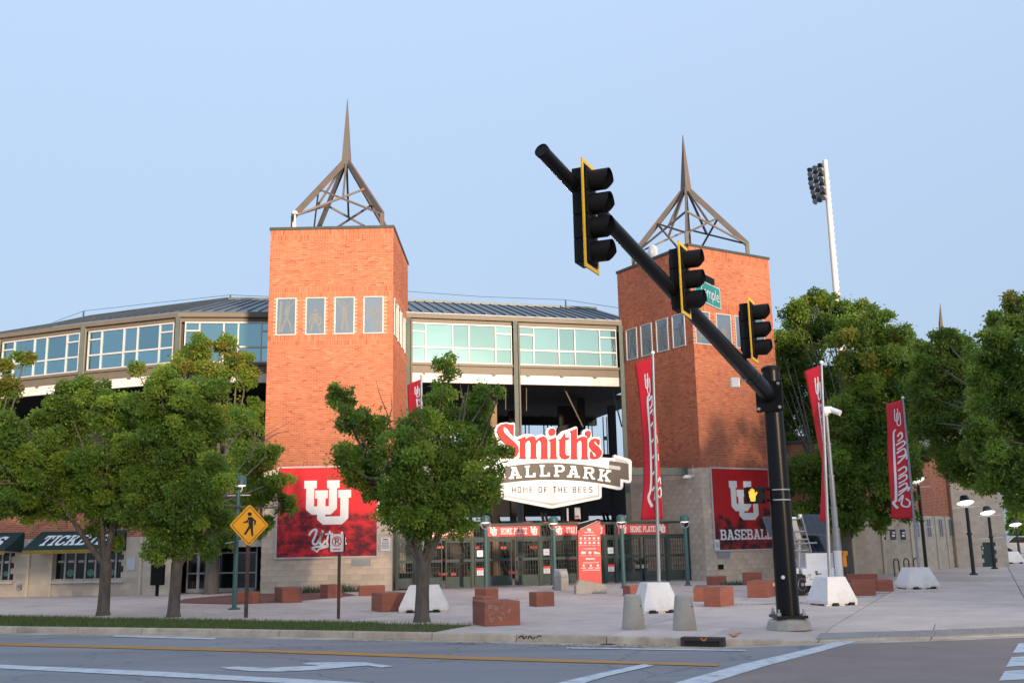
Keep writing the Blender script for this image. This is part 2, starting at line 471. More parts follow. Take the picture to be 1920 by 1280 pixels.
# ------------------------------------------------------------------ lettering
def rect(x0, y0, x1, y1): return [(x0, y0), (x1, y0), (x1, y1), (x0, y1)]
SLAB = {}   # slab-serif capitals, unit height: (width, list of polygons)
def _slab():
    s, w, k = 0.18, 0.2, 0.16
    st = lambda x: rect(x, 0, x+w, 1)
    SLAB['L'] = (0.78, [st(.08), rect(0, 0, .78, k), rect(0, 1-k, .38, 1), rect(.6, 0, .78, .36)])
    SLAB['E'] = (0.80, [st(.08), rect(0, 0, .8, k), rect(0, 1-k, .8, 1), rect(.2, .43, .6, .57), rect(.63, 0, .8, .33), rect(.63, .67, .8, 1)])
    SLAB['T'] = (0.80, [rect(.3, 0, .5, 1), rect(0, 1-k, .8, 1), rect(.18, 0, .62, k), rect(0, .66, .15, 1), rect(.65, .66, .8, 1)])
    SLAB['I'] = (0.46, [rect(.13, 0, .33, 1), rect(0, 0, .46, k), rect(0, 1-k, .46, 1)])
    SLAB['H'] = (0.94, [st(.1), rect(.64, 0, .84, 1), rect(.1, .42, .8, .58), rect(0, 0, .4, k), rect(.54, 0, .94, k), rect(0, 1-k, .4, 1), rect(.54, 1-k, .94, 1)])
    SLAB['U'] = (0.9, [rect(.1, .2, .3, 1), rect(.6, .2, .8, 1), [(.1, .24), (.3, .0), (.6, 0), (.8, .24), (.6, .26), (.54, .18), (.36, .18), (.3, .26)], rect(0, 1-k, .4, 1), rect(.5, 1-k, .9, 1)])
    SLAB['O'] = (0.82, [[(.2, 0), (.62, 0), (.82, .2), (.82, .8), (.62, 1), (.2, 1), (0, .8), (0, .2), (.2, .26), (.2, .76), (.28, .84), (.54, .84), (.62, .76), (.62, .24), (.54, .16), (.28, .16), (.2, .26), (0, .2)]])
    SLAB['C'] = (0.78, [[(.2, 0), (.6, 0), (.78, .2), (.78, .36), (.6, .36), (.56, .18), (.27, .18), (.2, .26), (.2, .74), (.27, .82), (.54, .82), (.58, .64), (.78, .64), (.78, 1), (.66, .94), (.56, 1), (.2, 1), (0, .8), (0, .2)]])
    SLAB['S'] = (0.76, [[(0, 0), (.12, .07), (.22, 0), (.58, 0), (.76, .16), (.76, .42), (.6, .56), (.26, .64), (.2, .7), (.2, .78), (.28, .83), (.5, .83), (.56, .68), (.74, .68), (.74, 1), (.62, .93), (.52, 1), (.18, 1), (0, .84), (0, .6), (.16, .46), (.5, .38), (.56, .32), (.56, .22), (.5, .17), (.26, .17), (.18, .34), (0, .34)]])
    SLAB['P'] = (0.80, [st(.08), rect(0, 0, .4, k), rect(0, 1-k, .3, 1), [(.28, 1), (.62, 1), (.8, .84), (.8, .56), (.62, .4), (.28, .4), (.28, .55), (.54, .55), (.6, .61), (.6, .79), (.54, .85), (.28, .85)]])
    SLAB['R'] = (0.92, [st(.08), rect(0, 0, .4, k), rect(0, 1-k, .3, 1), [(.28, 1), (.62, 1), (.8, .84), (.8, .58), (.66, .45), (.28, .45), (.28, .59), (.54, .59), (.6, .65), (.6, .79), (.54, .85), (.28, .85)], [(.42, .46), (.62, .46), (.8, .16), (.92, .16), (.92, 0), (.68, 0)]])
    SLAB['B'] = (0.82, [st(.08), rect(0, 0, .3, k), rect(0, 1-k, .3, 1), [(.28, 1), (.62, 1), (.78, .86), (.78, .62), (.68, .51), (.82, .38), (.82, .16), (.66, 0), (.28, 0), (.28, .16), (.56, .16), (.62, .22), (.62, .36), (.56, .43), (.28, .43), (.28, .57), (.52, .57), (.58, .63), (.58, .78), (.52, .84), (.28, .84)]])
    SLAB['A'] = (0.98, [[(.08, 0), (.28, 0), (.56, .84), (.58, 1), (.40, 1), (.36, .98)], [(.70, 0), (.90, 0), (.62, 1), (.42, 1)], rect(.25, .24, .72, .39), rect(0, 0, .40, k), rect(.56, 0, .98, k), rect(.24, 1-k, .62, 1)])
    SLAB['K'] = (0.96, [st(.1), rect(0, 0, .4, k), rect(0, 1-k, .4, 1), [(.28, .40), (.66, .94), (.86, .94), (.42, .34)], [(.40, .56), (.54, .66), (.90, .08), (.64, .08)], rect(.54, 1-k, .92, 1), rect(.54, 0, .96, k)])
    SLAB['M'] = (1.1, [rect(.1, 0, .3, 1), rect(.8, 0, 1.0, 1), [(.12, 1), (.34, 1), (.55, .55), (.76, 1), (.98, 1), (.62, .22), (.48, .22)], rect(0, 0, .4, k), rect(.7, 0, 1.1, k), rect(0, 1-k, .3, 1), rect(.8, 1-k, 1.1, 1)])
_slab()
def slab_width(t, gap=0.12):
    return sum((SLAB[c][0]+gap) if c in SLAB else 0.5 for c in t)-gap
def slab_text(mb, P, t, u0, z0, u1, h, n0, n1, gap=0.12, shear=0.0, z_slope=0.0):
    """slab capitals from u0 to u1, baseline z0, height h"""
    k = (u1-u0)/slab_width(t, gap); x = 0.0
    for c in t:
        if c not in SLAB: x += 0.5; continue
        for q, pg in enumerate(SLAB[c][1]):
            mb.prism(P, [(u0+(x+a)*k+shear*b*h, z0+b*h+z_slope*(x+a)*k) for a, b in pg], n0, n1+q*0.0006)
        x += SLAB[c][0]+gap
def font_text(mb, P, t, u0, z0, u1, h, n0, n1):
    """plain sans letters (built-in font) fitted into a box"""
    cu = bpy.data.curves.new('lettering', 'FONT'); cu.body = t; cu.size = 1.0
    o = bpy.data.objects.new('lettering', cu)
    me = bpy.data.meshes.new_from_object(o)
    v = np.array([x.co for x in me.vertices]); mn, mx = v.min(0), v.max(0)
    pts = [P.pt(u0+(a[0]-mn[0])/(mx[0]-mn[0])*(u1-u0), z0+(a[1]-mn[1])/(mx[1]-mn[1])*h, n1) for a in v]
    mb.add(pts, [tuple(p.vertices) for p in me.polygons])
    bpy.data.meshes.remove(me); bpy.data.objects.remove(o); bpy.data.curves.remove(cu)
SANS = dict(H=[[(0,0),(0,1)],[(.5,0),(.5,1)],[(0,.5),(.5,.5)]], O=[[(.12,0),(0,.14),(0,.86),(.12,1),(.38,1),(.5,.86),(.5,.14),(.38,0),(.12,0)]], M=[[(0,0),(0,1),(.3,.45),(.6,1),(.6,0)]], E=[[(.45,0),(0,0),(0,1),(.45,1)],[(0,.5),(.38,.5)]],
    F=[[(0,0),(0,1),(.45,1)],[(0,.5),(.38,.5)]], T=[[(.25,0),(.25,1)],[(0,1),(.5,1)]], B=[[(0,0),(0,1),(.36,1),(.46,.86),(.46,.64),(.36,.52),(0,.52)],[(.36,.52),(.5,.4),(.5,.14),(.38,0),(0,0)]], S=[[(0,.14),(.12,0),(.38,0),(.5,.14),(.5,.36),(.38,.5),(.12,.54),(0,.66),(0,.86),(.12,1),(.38,1),(.5,.86)]])
def sans_text(mb, P, t, u0, z0, u1, h, n0, n1, gap=.5, w=.15):
    tot = sum((.62 if c == 'M' else .5)+gap if c in SANS else .62 for c in t)-gap; k = (u1-u0)/tot; x = 0.0
    for c in t:
        if c not in SANS: x += .62; continue
        for q, ln in enumerate(SANS[c]): stroke(mb, P, [(u0+(x+a)*k, z0+b*h) for a, b in ln], w*h, n0, n1+q*.0006)
        x += (.62 if c == 'M' else .5)+gap
def stroke(mb, P, pts, w, n0, n1):
    """a pen stroke of width w along 2D points on plane P (w may be a list)"""
    k = len(pts); ws = w if isinstance(w, (list, tuple)) else [w]*k
    lft, rgt = [], []
    for i in range(k):
        a, b = pts[max(i-1, 0)], pts[min(i+1, k-1)]
        dx, dz = b[0]-a[0], b[1]-a[1]; l = math.hypot(dx, dz) or 1
        nx, nz = -dz/l*ws[i]/2, dx/l*ws[i]/2
        lft.append((pts[i][0]+nx, pts[i][1]+nz)); rgt.append((pts[i][0]-nx, pts[i][1]-nz))
    for i in range(k-1):
        mb.prism(P, [lft[i], lft[i+1], rgt[i+1], rgt[i]], n0, n1+(i % 2)*0.0004)
def smooth_pts(pts, k=6):
    out = []
    for i in range(len(pts)-1):
        p0, p1, p2, p3 = (pts[max(i-1, 0)], pts[i], pts[i+1], pts[min(i+2, len(pts)-1)])
        for j in range(k):
            t = j/k
            out.append(tuple(0.5*((2*p1[c])+(-p0[c]+p2[c])*t+(2*p0[c]-5*p1[c]+4*p2[c]-p3[c])*t*t+(-p0[c]+3*p1[c]-3*p2[c]+p3[c])*t**3) for c in range(2)))
    out.append(pts[-1])
    return out
UU1 = [(242,200),(332,200),(332,255),(315,255),(315,383),(420,383),(420,255),(405,255),(405,200),(495,200),(495,255),(478,255),(478,400),(435,442),(300,442),(258,405),(258,255),(242,255)]
UU2 = [(322,270),(412,270),(412,327),(396,327),(396,455),(502,455),(502,325),(487,325),(487,270),(578,270),(578,325),(560,325),(560,470),(515,512),(380,512),(338,475),(338,327),(322,327)]
def uu_logo(mb, P, u0, z0, u1, z1, n0, n1):
    for q, pg in enumerate((UU1, UU2)):
        mb.prism(P, [(u0+(x-242)/336*(u1-u0), z1-(y-200)/312*(z1-z0)) for x, y in pg], n0, n1+q*0.0008)
# ================================================================== THE SETTING: ground, road, kerb, plaza
RZ = -0.12
mb = MB(); mb.add([(-900, -300, -0.19), (900, -300, -0.19), (900, 1500, -0.19), (-900, 1500, -0.19)], [(0, 1, 2, 3)])
obj('ground', mb, 'ground', kind='structure')
KA = R(25)
KE = Vector((cos(KA), -sin(KA), 0)); KD = Vector((sin(KA), cos(KA), 0))
KO = G(810, 1186)
def st(p):
    d = Vector(p)-KO
    return KE.dot(d), KD.dot(d)
_k = [(st(G(px, py))) for px, py in ((0, 1174), (400, 1179), (810, 1186), (1100, 1191), (1290, 1197), (1400, 1199))]
_k += [(st(G(px, py, -0.1))) for px, py in ((1560, 1200), (1740, 1195), (1920, 1188))]
KS = [-90, _k[0][0]-12] + [a for a, b in _k] + [_k[-1][0]+6, 90]
_tl = _k[0][1]+(_k[0][1]-_k[2][1])/(_k[0][0]-_k[2][0])*-12*0.5
KT = [_tl, _tl] + [b for a, b in _k] + [_k[-1][1]+4.0, _k[-1][1]+4.0]
def kt(s): return float(np.interp(s, KS, KT))
S_R0, S_R1 = _k[5][0]-0.1, _k[6][0]
def kz(s): return float(np.interp(s, [S_R0, S_R1], [0.0, -0.1]))
def kp(s, t, z=0.0):
    p = KO + KE*s + KD*t
    return Vector((p.x, p.y, z))
S_GR = st(G(884, 1172))[0]
# road sheet
mb = MB(); ss = [-90]+[x*1.7 for x in range(-16, 19)]+[90]
mb.v = [tuple(kp(s, kt(s)-0.30, RZ)) for s in ss]+[tuple(kp(s, -70, RZ)) for s in ss]
mb.f = [(i+len(ss), i+1+len(ss), i+1, i) for i in range(len(ss)-1)]
road = obj('road', mb, 'road', kind='structure')
# kerb stones, each a piece
kerb = thing('kerb', kp(0, kt(0)), kind='structure')
STEP = 1.7
for i in range(-16, 19):
    s0, s1 = i*STEP+0.006, (i+1)*STEP-0.006
    mb = MB()
    for (a, b) in ((s0, s1),):
        za, zb = kz(a), kz(b); ta, tb = kt(a), kt(b)
        mb.hexa([kp(a, ta-0.03, -0.17), kp(b, tb-0.03, -0.17), kp(b, tb+0.155, -0.17), kp(a, ta+0.155, -0.17)],
                [kp(a, ta, za+0.004), kp(b, tb, zb+0.004), kp(b, tb+0.155, zb+0.004), kp(a, ta+0.155, za+0.004)])
    obj('kerb_stone', mb, 'kerb', kerb, bevel=0.018)
    mb = MB()
    mb.hexa([kp(a, kt(a)-0.42, -0.17), kp(b, kt(b)-0.42, -0.17), kp(b, kt(b)-0.032, -0.17), kp(a, kt(a)-0.032, -0.17)],
            [kp(a, kt(a)-0.42, RZ+0.007), kp(b, kt(b)-0.42, RZ+0.007), kp(b, kt(b)-0.032, RZ+0.003), kp(a, kt(a)-0.032, RZ+0.003)])
    obj('gutter_slab', mb, 'kerb', kerb)
# plaza slabs
plaza = thing('plaza', kp(0, 3), kind='structure')
CS = 3.4
_sg = [i*CS for i in range(-28, 29)]
def tm(s, t):
    sh = float(np.interp(s, _sg, [max(0.0, kt(x)+1.6-1.85) for x in _sg]))
    return t+sh*max(0.0, 1-(t-1.85)/10.2)
T0 = 1.85
for i in range(-16, 19):
    s0, s1 = i*STEP+0.007, (i+1)*STEP-0.007
    if s1 < S_GR: continue
    s0 = max(s0, S_GR)
    mb = MB()
    mb.hexa([kp(s0, kt(s0)+0.165, -0.19), kp(s1, kt(s1)+0.165, -0.19), kp(s1, tm(s1, T0)-0.007, -0.19), kp(s0, tm(s0, T0)-0.007, -0.19)],
            [kp(s0, kt(s0)+0.165, kz(s0)), kp(s1, kt(s1)+0.165, kz(s1)), kp(s1, tm(s1, T0)-0.007, 0), kp(s0, tm(s0, T0)-0.007, 0)])
    obj('paving_slab', mb, 'plaza', plaza)
j_rows = [T0+CS*j for j in range(13)]
for i in range(-9, 13):
    for j in range(12):
        s0, s1 = i*CS+0.012, (i+1)*CS-0.012; t0, t1 = j_rows[j]+0.012, j_rows[j+1]-0.012
        mb = MB(); q = [(s0, tm(s0, t0)), (s1, tm(s1, t0)), (s1, tm(s1, t1)), (s0, tm(s0, t1))]
        mb.hexa([kp(a, b, -0.19) for a, b in q], [kp(a, b, 0) for a, b in q])
        obj('paving_slab', mb, 'plaza', plaza)
mb = MB(); mb.hexa([kp(-31, j_rows[-1], -0.19), kp(90, j_rows[-1], -0.19), kp(140, 200, -0.19), kp(-31, 200, -0.19)],
                   [kp(-31, j_rows[-1], -0.01), kp(90, j_rows[-1], -0.01), kp(140, 200, -0.01), kp(-31, 200, -0.01)])
obj('far_pavement', mb, 'plaza', kind='structure')
# tactile strip on the ramp
mb = MB(); dome = MB(); a = _k[6][0]-0.25
while a < 14:
    b = a+0.9
    mb.hexa([kp(a, kt(a)+0.17, kz(a)+0.001), kp(b-0.01, kt(b)+0.17, kz(b)+0.001), kp(b-0.01, kt(b)+0.80, kz(b)*0.55+0.003), kp(a, kt(a)+0.80, kz(a)*0.55+0.003)],
            [kp(a, kt(a)+0.17, kz(a)+0.013), kp(b-0.01, kt(b)+0.17, kz(b)+0.013), kp(b-0.01, kt(b)+0.80, kz(b)*0.55+0.016), kp(a, kt(a)+0.80, kz(a)*0.55+0.016)])
    for x in range(14):
        for y in range(9):
            s_, f_ = a+0.04+x*0.062, 0.03+y*0.066
            t_ = kt(s_)+0.17+f_; z_ = kz(s_)+(kz(s_)*0.55+0.003-kz(s_))*f_/0.63+0.013
            p = [kp(s_+dx, t_+dy, z_) for dx, dy in ((-.014, -.014), (.014, -.014), (.014, .014), (-.014, .014))]
            q = [kp(s_+dx, t_+dy, z_+0.008) for dx, dy in ((-.008, -.008), (.008, -.008), (.008, .008), (-.008, .008))]
            dome.hexa(p, q)
    a = b
tac = obj('tactile_paving', mb, 'tactile', kind='structure')
obj('warning_dome', dome, 'tactile', tac, kind='stuff')
# verge with grass
mb = MB(); sg = [x*1.0 for x in range(-26, int(S_GR)+1)]+[S_GR-0.01]
for a, b in zip(sg[:-1], sg[1:]):
    mb.hexa([kp(a, kt(a)+0.165, -0.19), kp(b, kt(b)+0.165, -0.19), kp(b, T0-0.01, -0.19), kp(a, T0-0.01, -0.19)],
            [kp(a, kt(a)+0.165, -0.02), kp(b, kt(b)+0.165, -0.02), kp(b, T0-0.01, -0.015), kp(a, T0-0.01, -0.015)])
obj('verge', mb, M('verge_soil', (0.085, 0.075, 0.04), 0.95, var=0.3, scale=6), kind='structure')
def blades(n, pos, hmin, hmax, w, cols):
    h = RNG.uniform(hmin, hmax, n); a = RNG.uniform(0, 2*pi, n); l = RNG.normal(0, 0.4, (n, 2))*h[:, None]
    dx = np.stack([np.cos(a), np.sin(a), np.zeros(n)], 1)*w
    tip = pos+np.stack([l[:, 0], l[:, 1], h], 1)
    V = np.stack([pos-dx, pos+dx, tip], 1).reshape(-1, 3)
    c = cols[RNG.integers(0, len(cols), n)]*RNG.uniform(0.7, 1.3, (n, 1))
    return V, np.arange(3*n).reshape(-1, 3), np.repeat(c, 3, 0)
n = 42000
s_ = RNG.uniform(-24, S_GR, n); t_ = RNG.uniform(0, 1, n)
k0 = np.interp(s_, KS, KT)+0.15
patch = np.sin(s_*1.7)*np.sin(t_*5+s_*0.6)+RNG.normal(0, 0.5, n)
keep = (patch > -1.05) & ~((s_ > S_GR-2.2) & (RNG.random(n) < 0.6))
s_, t_, k0 = s_[keep], t_[keep], k0[keep]
t_ = k0+t_*(T0+0.02-k0)
pos = np.array(KO)[None, :]+np.array(KE)[None, :]*s_[:, None]+np.array(KD)[None, :]*t_[:, None]; pos[:, 2] = -0.02
gc = np.array([(0.10, 0.17, 0.035), (0.125, 0.185, 0.045), (0.08, 0.145, 0.03), (0.19, 0.18, 0.08)])
V, Q, C = blades(len(s_), pos, 0.05, 0.115, 0.007, gc)
o = np_mesh('verge_grass', V, Q, 'grassblade', None, C, 'stuff')
tag(o, 'strip of short green grass along the kerb', 'grass')

# road markings
def sheet(name, px, z, mat, parent):
    mb = MB(); pts = [G(x, y, z) for x, y in px]
    a = sum(pts[i].x*pts[(i+1) % len(pts)].y-pts[(i+1) % len(pts)].x*pts[i].y for i in range(len(pts)))
    if a < 0: pts = pts[::-1]
    mb.add(pts, [tuple(range(len(pts)))])
    return obj(name, mb, mat, parent)
mb = MB()
cw = [G(1230, 1288, RZ+.003), G(1400, 1243, RZ+.003), G(1590, 1199, RZ+.003), G(1740, 1200, RZ+.003), G(1990, 1188, RZ+.003), G(2600, 1240, RZ+.003), G(2600, 1500, RZ+.003), G(1000, 1380, RZ+.003)]
cw = cw[::-1]; mb.add(cw, [tuple(range(len(cw)))])
obj('crosswalk', mb, 'crosswalk', road)
PZ = RZ+0.009
sheet('edge_line', [(1240, 1286), (1395, 1243), (1480, 1224), (1575, 1201), (1608, 1201), (1525, 1224), (1440, 1246), (1310, 1286)], PZ, 'paint_white', road)
sheet('stop_line', [(1000, 1290), (1110, 1264), (1205, 1244), (1228, 1246), (1140, 1266), (1080, 1284)], PZ, 'paint_white', road)
sheet('yellow_line', [(-250, 1196), (0, 1204), (480, 1216), (900, 1230), (1350, 1244), (1345, 1248), (900, 1236), (480, 1221), (0, 1209), (-250, 1201)], PZ, 'paint_yellow', road)
sheet('lane_line', [(-200, 1236), (0, 1245), (300, 1258), (600, 1274), (760, 1284), (680, 1290), (580, 1282), (300, 1267), (0, 1252), (-200, 1243)], PZ, 'paint_white', road)
sheet('lane_dash', [(215, 1190), (405, 1195), (402, 1198), (212, 1192.5)], PZ, 'paint_white', road)
sheet('lane_dash', [(1062, 1212.5), (1250, 1215), (1398, 1217.5), (1400, 1219.5), (1250, 1217.5), (1062, 1214.5)], PZ, 'paint_white', road)
sheet('turn_arrow', [(412, 1250), (440, 1248.5), (500, 1251), (565, 1248), (600, 1246.5), (565, 1244), (580, 1241), (680, 1240), (738, 1248), (715, 1250.5), (690, 1246.5), (645, 1250), (590, 1255), (525, 1258), (470, 1257), (430, 1253.5)], PZ, 'paint_white', road)
for q in range(6):
    y0 = 1203+q*26
    x0 = 1912-q*13.0
    sheet('crossing_bar', [(x0-2, y0+2), (x0+110, y0-5), (x0+115, y0+13), (x0-13, y0+20)], PZ, 'paint_white', road)
for (x0, x1, y) in ((1128, 1152, 1208), (1300, 1322, 1209)):
    mb = MB(); c = G((x0+x1)/2, y, RZ); mb.lathe((c.x, c.y, RZ+0.001), [(0.14, 0), (0.13, 0.006)], 20)
    obj('manhole_cover', mb, 'ironbrown', road)
# fallen leaves and dirt on the plaza and in the gutter
V, Q, C = [], [], []
n = 2600
cl = [(1355, 1133, .5), (1440, 1132, .35), (1600, 1120, .7), (1500, 1130, .5), (1000, 1122, .8), (1250, 1120, .8), (1700, 1110, 1.2), (1060, 1197, .9), (880, 1193, .8), (700, 1189, 1.1), (1180, 1198, .8), (1650, 1112, .5), (430, 1150, 1.5), (1820, 1090, 1.5)]
k = 0
for i in range(n):
    c = cl[i % len(cl)]
    p = G(c[0], c[1], 0); x, y = p.x+random.gauss(0, c[2]*0.6), p.y+random.gauss(0, c[2]*0.22)
    s0, t0 = st((x, y, 0)); z = 0.006 if t0 > kt(s0)+0.1 else RZ+0.012
    if kt(s0)-0.05 < t0 <= kt(s0)+0.1: continue
    if s0 > S_R0-0.2 and t0 < T0: continue
    a = random.uniform(0, 2*pi); r = random.uniform(0.012, 0.03)
    for q in range(4):
        V.append((x+cos(a+q*pi/2)*r*(1 if q % 2 else .5), y+sin(a+q*pi/2)*r*(1 if q % 2 else .5), z+random.uniform(0, .008)))
    Q.append((k, k+1, k+2, k+3)); k += 4
    cc = random.choice([(0.13, 0.06, 0.03), (0.10, 0.06, 0.035), (0.17, 0.09, 0.04)])
    C += [cc]*4
o = np_mesh('leaf_litter', V, Q, 'leaf', None, np.array(C), 'stuff')
tag(o, 'scattered brown leaf litter on the paving and gutter', 'leaf litter')
# mulch bed beside the left tower
mb = MB()
pts = [G(x, y, 0.012) for x, y in ((325, 1129), (440, 1132), (520, 1128), (600, 1122), (668, 1115), (640, 1109), (540, 1112), (470, 1112), (400, 1117), (345, 1122))]
mb.add(pts, [tuple(range(len(pts)))])
obj('mulch_bed', mb, 'mulch', kind='structure')
# ================================================================== BRICK TOWERS
BR = np.array([(0.44, 0.138, 0.068), (0.47, 0.155, 0.078), (0.40, 0.120, 0.058), (0.45, 0.145, 0.072), (0.33, 0.09, 0.044), (0.50, 0.18, 0.095)])
def bricks(name, P, u0, u1, z0, z1, bw, bh, parent, holes=(), n0=-0.005, n1=0.0, stagger=True, cols=BR, gap=0.009, mat='brick'):
    rows = int(round((z1-z0)/bh)); bh = (z1-z0)/rows
    U, Z, Wd = [], [], []
    for r in range(rows):
        off = bw/2 if (stagger and r % 2) else 0
        u = u0-off
        while u < u1-1e-3:
            a, b = max(u, u0), min(u+bw, u1)
            zc, uc = z0+(r+.5)*bh, (a+b)/2
            if b-a > 0.02 and not any(h[0] < uc < h[2] and h[1] < zc < h[3] for h in holes):
                U.append((a+gap/2, b-gap/2)); Z.append((z0+r*bh+gap/2, z0+(r+1)*bh-gap/2))
            u += bw
    U, Z = np.array(U), np.array(Z); n = len(U)
    A, UU, NN = np.array(P.A), np.array(P.U), np.array(P.N)
    nn = n1+RNG.uniform(-0.002, 0.002, n)
    def corner(u, z, d):
        p = A[None]+UU[None]*u[:, None]+NN[None]*d[:, None]; p[:, 2] = z; return p
    bk = np.full(n, n0)
    vs = [corner(U[:, 0], Z[:, 0], nn), corner(U[:, 1], Z[:, 0], nn), corner(U[:, 1], Z[:, 1], nn), corner(U[:, 0], Z[:, 1], nn),
          corner(U[:, 0], Z[:, 0], bk), corner(U[:, 1], Z[:, 0], bk), corner(U[:, 1], Z[:, 1], bk), corner(U[:, 0], Z[:, 1], bk)]
    V = np.stack(vs, 1).reshape(-1, 3)
    base = np.arange(n)[:, None]*8
    Q = np.concatenate([base+np.array(q)[None] for q in ((0, 1, 2, 3), (4, 5, 1, 0), (5, 6, 2, 1), (6, 7, 3, 2), (7, 4, 0, 3))], 0)
    w = np.array([.27, .22, .18, .2, .06, .07])[:len(cols)]; w = w/w.sum()
    c = cols[RNG.choice(len(cols), n, p=w)]*RNG.uniform(0.9, 1.1, (n, 1))
    return np_mesh(name, V, Q, mat, parent, np.repeat(c, 8, 0), 'stuff')
_blk = {}
def blocks(P, u0, u1, z0, z1, parent, holes=(), bw=0.406, bh=0.203):
    """concrete blocks, one object each, sharing mesh data"""
    rows = int(round((z1-z0)/bh)); bh = (z1-z0)/rows
    key = (tuple(P.U), tuple(P.N))
    L = parent_loc(parent)
    for r in range(rows):
        u = u0-(bw/2 if r % 2 else 0)
        while u < u1-1e-3:
            a, b = max(u, u0), min(u+bw, u1); u += bw
            if b-a < 0.06: continue
            uc, zc = (a+b)/2, z0+(r+.5)*bh
            if any(h[0] < uc-0.1 and uc+0.1 < h[2] and h[1] < zc < h[3] for h in holes): continue
            k = (key, round(b-a, 2), round(bh, 3))
            if k not in _blk:
                m = MB(); w = (b-a)/2-0.005; h = bh/2-0.005; e = 0.004
                U, N, Zv = P.U, P.N, Vector((0, 0, 1))
                f = [U*x*(w-e)+Zv*y*(h-e) for x, y in ((-1, -1), (1, -1), (1, 1), (-1, 1))]
                g = [U*x*w+Zv*y*h-N*e*.6 for x, y in ((-1, -1), (1, -1), (1, 1), (-1, 1))]
                d = [U*x*w+Zv*y*h-N*0.02 for x, y in ((-1, -1), (1, -1), (1, 1), (-1, 1))]
                m.add(f+g+d, [(0, 1, 2, 3)]+[(i+4, (i+1) % 4+4, (i+1) % 4, i) for i in range(4)]+[(i+8, (i+1) % 4+8, (i+1) % 4+4, i+4) for i in range(4)])
                _blk[k] = mesh_of('concrete_block', m.v, m.f, MT['block'])
            o = bpy.data.objects.new('concrete_block', _blk[k]); COL.objects.link(o)
            o.parent = parent; o.location = P.pt(uc, zc, 0)-L
def wall_blocks(P, u0, u1, z0, z1, parent, name='blockwork', holes=()):
    """blocks too dim or far to pick apart: one joined mesh"""
    bc = np.array([(0.56, 0.47, 0.365), (0.575, 0.485, 0.38), (0.54, 0.45, 0.35), (0.565, 0.475, 0.37)])
    return bricks(name, P, u0, u1, z0, z1, 0.406, 0.203, parent, holes, -0.0035, 0.0, True, bc, 0.007, 'blockatt')
MT['blockatt'] = attr_mat('block_wall', 0.92, 0.08, 60)
FIG = [   # etched ball players as limb strokes in a unit box: (points, width)
    [([(.62, .93), (.60, .86)], .16), ([(.60, .82), (.52, .52)], .30), ([(.55, .76), (.86, .86), (.95, .95)], .10), ([(.55, .50), (.36, .25), (.22, .05)], .15), ([(.52, .50), (.72, .28), (.84, .06)], .14), ([(.2, .95), (.16, .3), (.1, .04)], .18)],
    [([(.5, .70), (.5, .63)], .20), ([(.5, .58), (.5, .28)], .42), ([(.34, .52), (.16, .34), (.30, .24)], .13), ([(.66, .52), (.84, .34), (.7, .24)], .13), ([(.34, .28), (.22, .05)], .16), ([(.66, .28), (.80, .05)], .16)],
    [([(.5, .90), (.5, .82)], .18), ([(.5, .78), (.5, .42)], .34), ([(.34, .74), (.14, .86), (.08, .95)], .11), ([(.66, .74), (.86, .86), (.93, .95)], .11), ([(.42, .42), (.36, .05)], .17), ([(.58, .42), (.66, .05)], .17)],
    [([(.55, .72), (.57, .65)], .18), ([(.57, .62), (.66, .36)], .28), ([(.5, .56), (.22, .56), (.06, .62)], .12), ([(.66, .58), (.84, .74), (.86, .92)], .11), ([(.62, .36), (.70, .18), (.62, .05)], .15), ([(.70, .36), (.78, .18), (.82, .04)], .14)],
]
def tower_window(P, u0, u1, z0, z1, parent, fig):
    w = thing('window', P.pt((u0+u1)/2, z0, 0)-parent_loc(parent)); w.parent = parent
    m = MB(); t = 0.042
    for a, b, c, d in ((u0, u1, z0, z0+t), (u0, u1, z1-t, z1), (u0, u0+t, z0+t, z1-t), (u1-t, u1, z0+t, z1-t)):
        m.pbox(P, a, b, c, d, -0.02, 0.035)
    obj('frame', m, 'frame', w)
    m = MB(); m.pbox(P, u0+t, u1-t, z0+t, z1-t, -0.02, 0.006); obj('pane', m, 'towerglass', w)
    m = MB(); W_, H_ = u1-u0-2*t, z1-z0-2*t
    for q, (pts, wd) in enumerate(FIG[fig % 4]):
        pp = [(u0+t+x*W_, z0+t+y*H_) for x, y in pts]
        stroke(m, P, smooth_pts(pp, 3) if len(pp) > 2 else pp, wd*W_*0.8, 0.007, 0.009+q*0.0007)
    obj('etched_figure', m, 'etch', w)
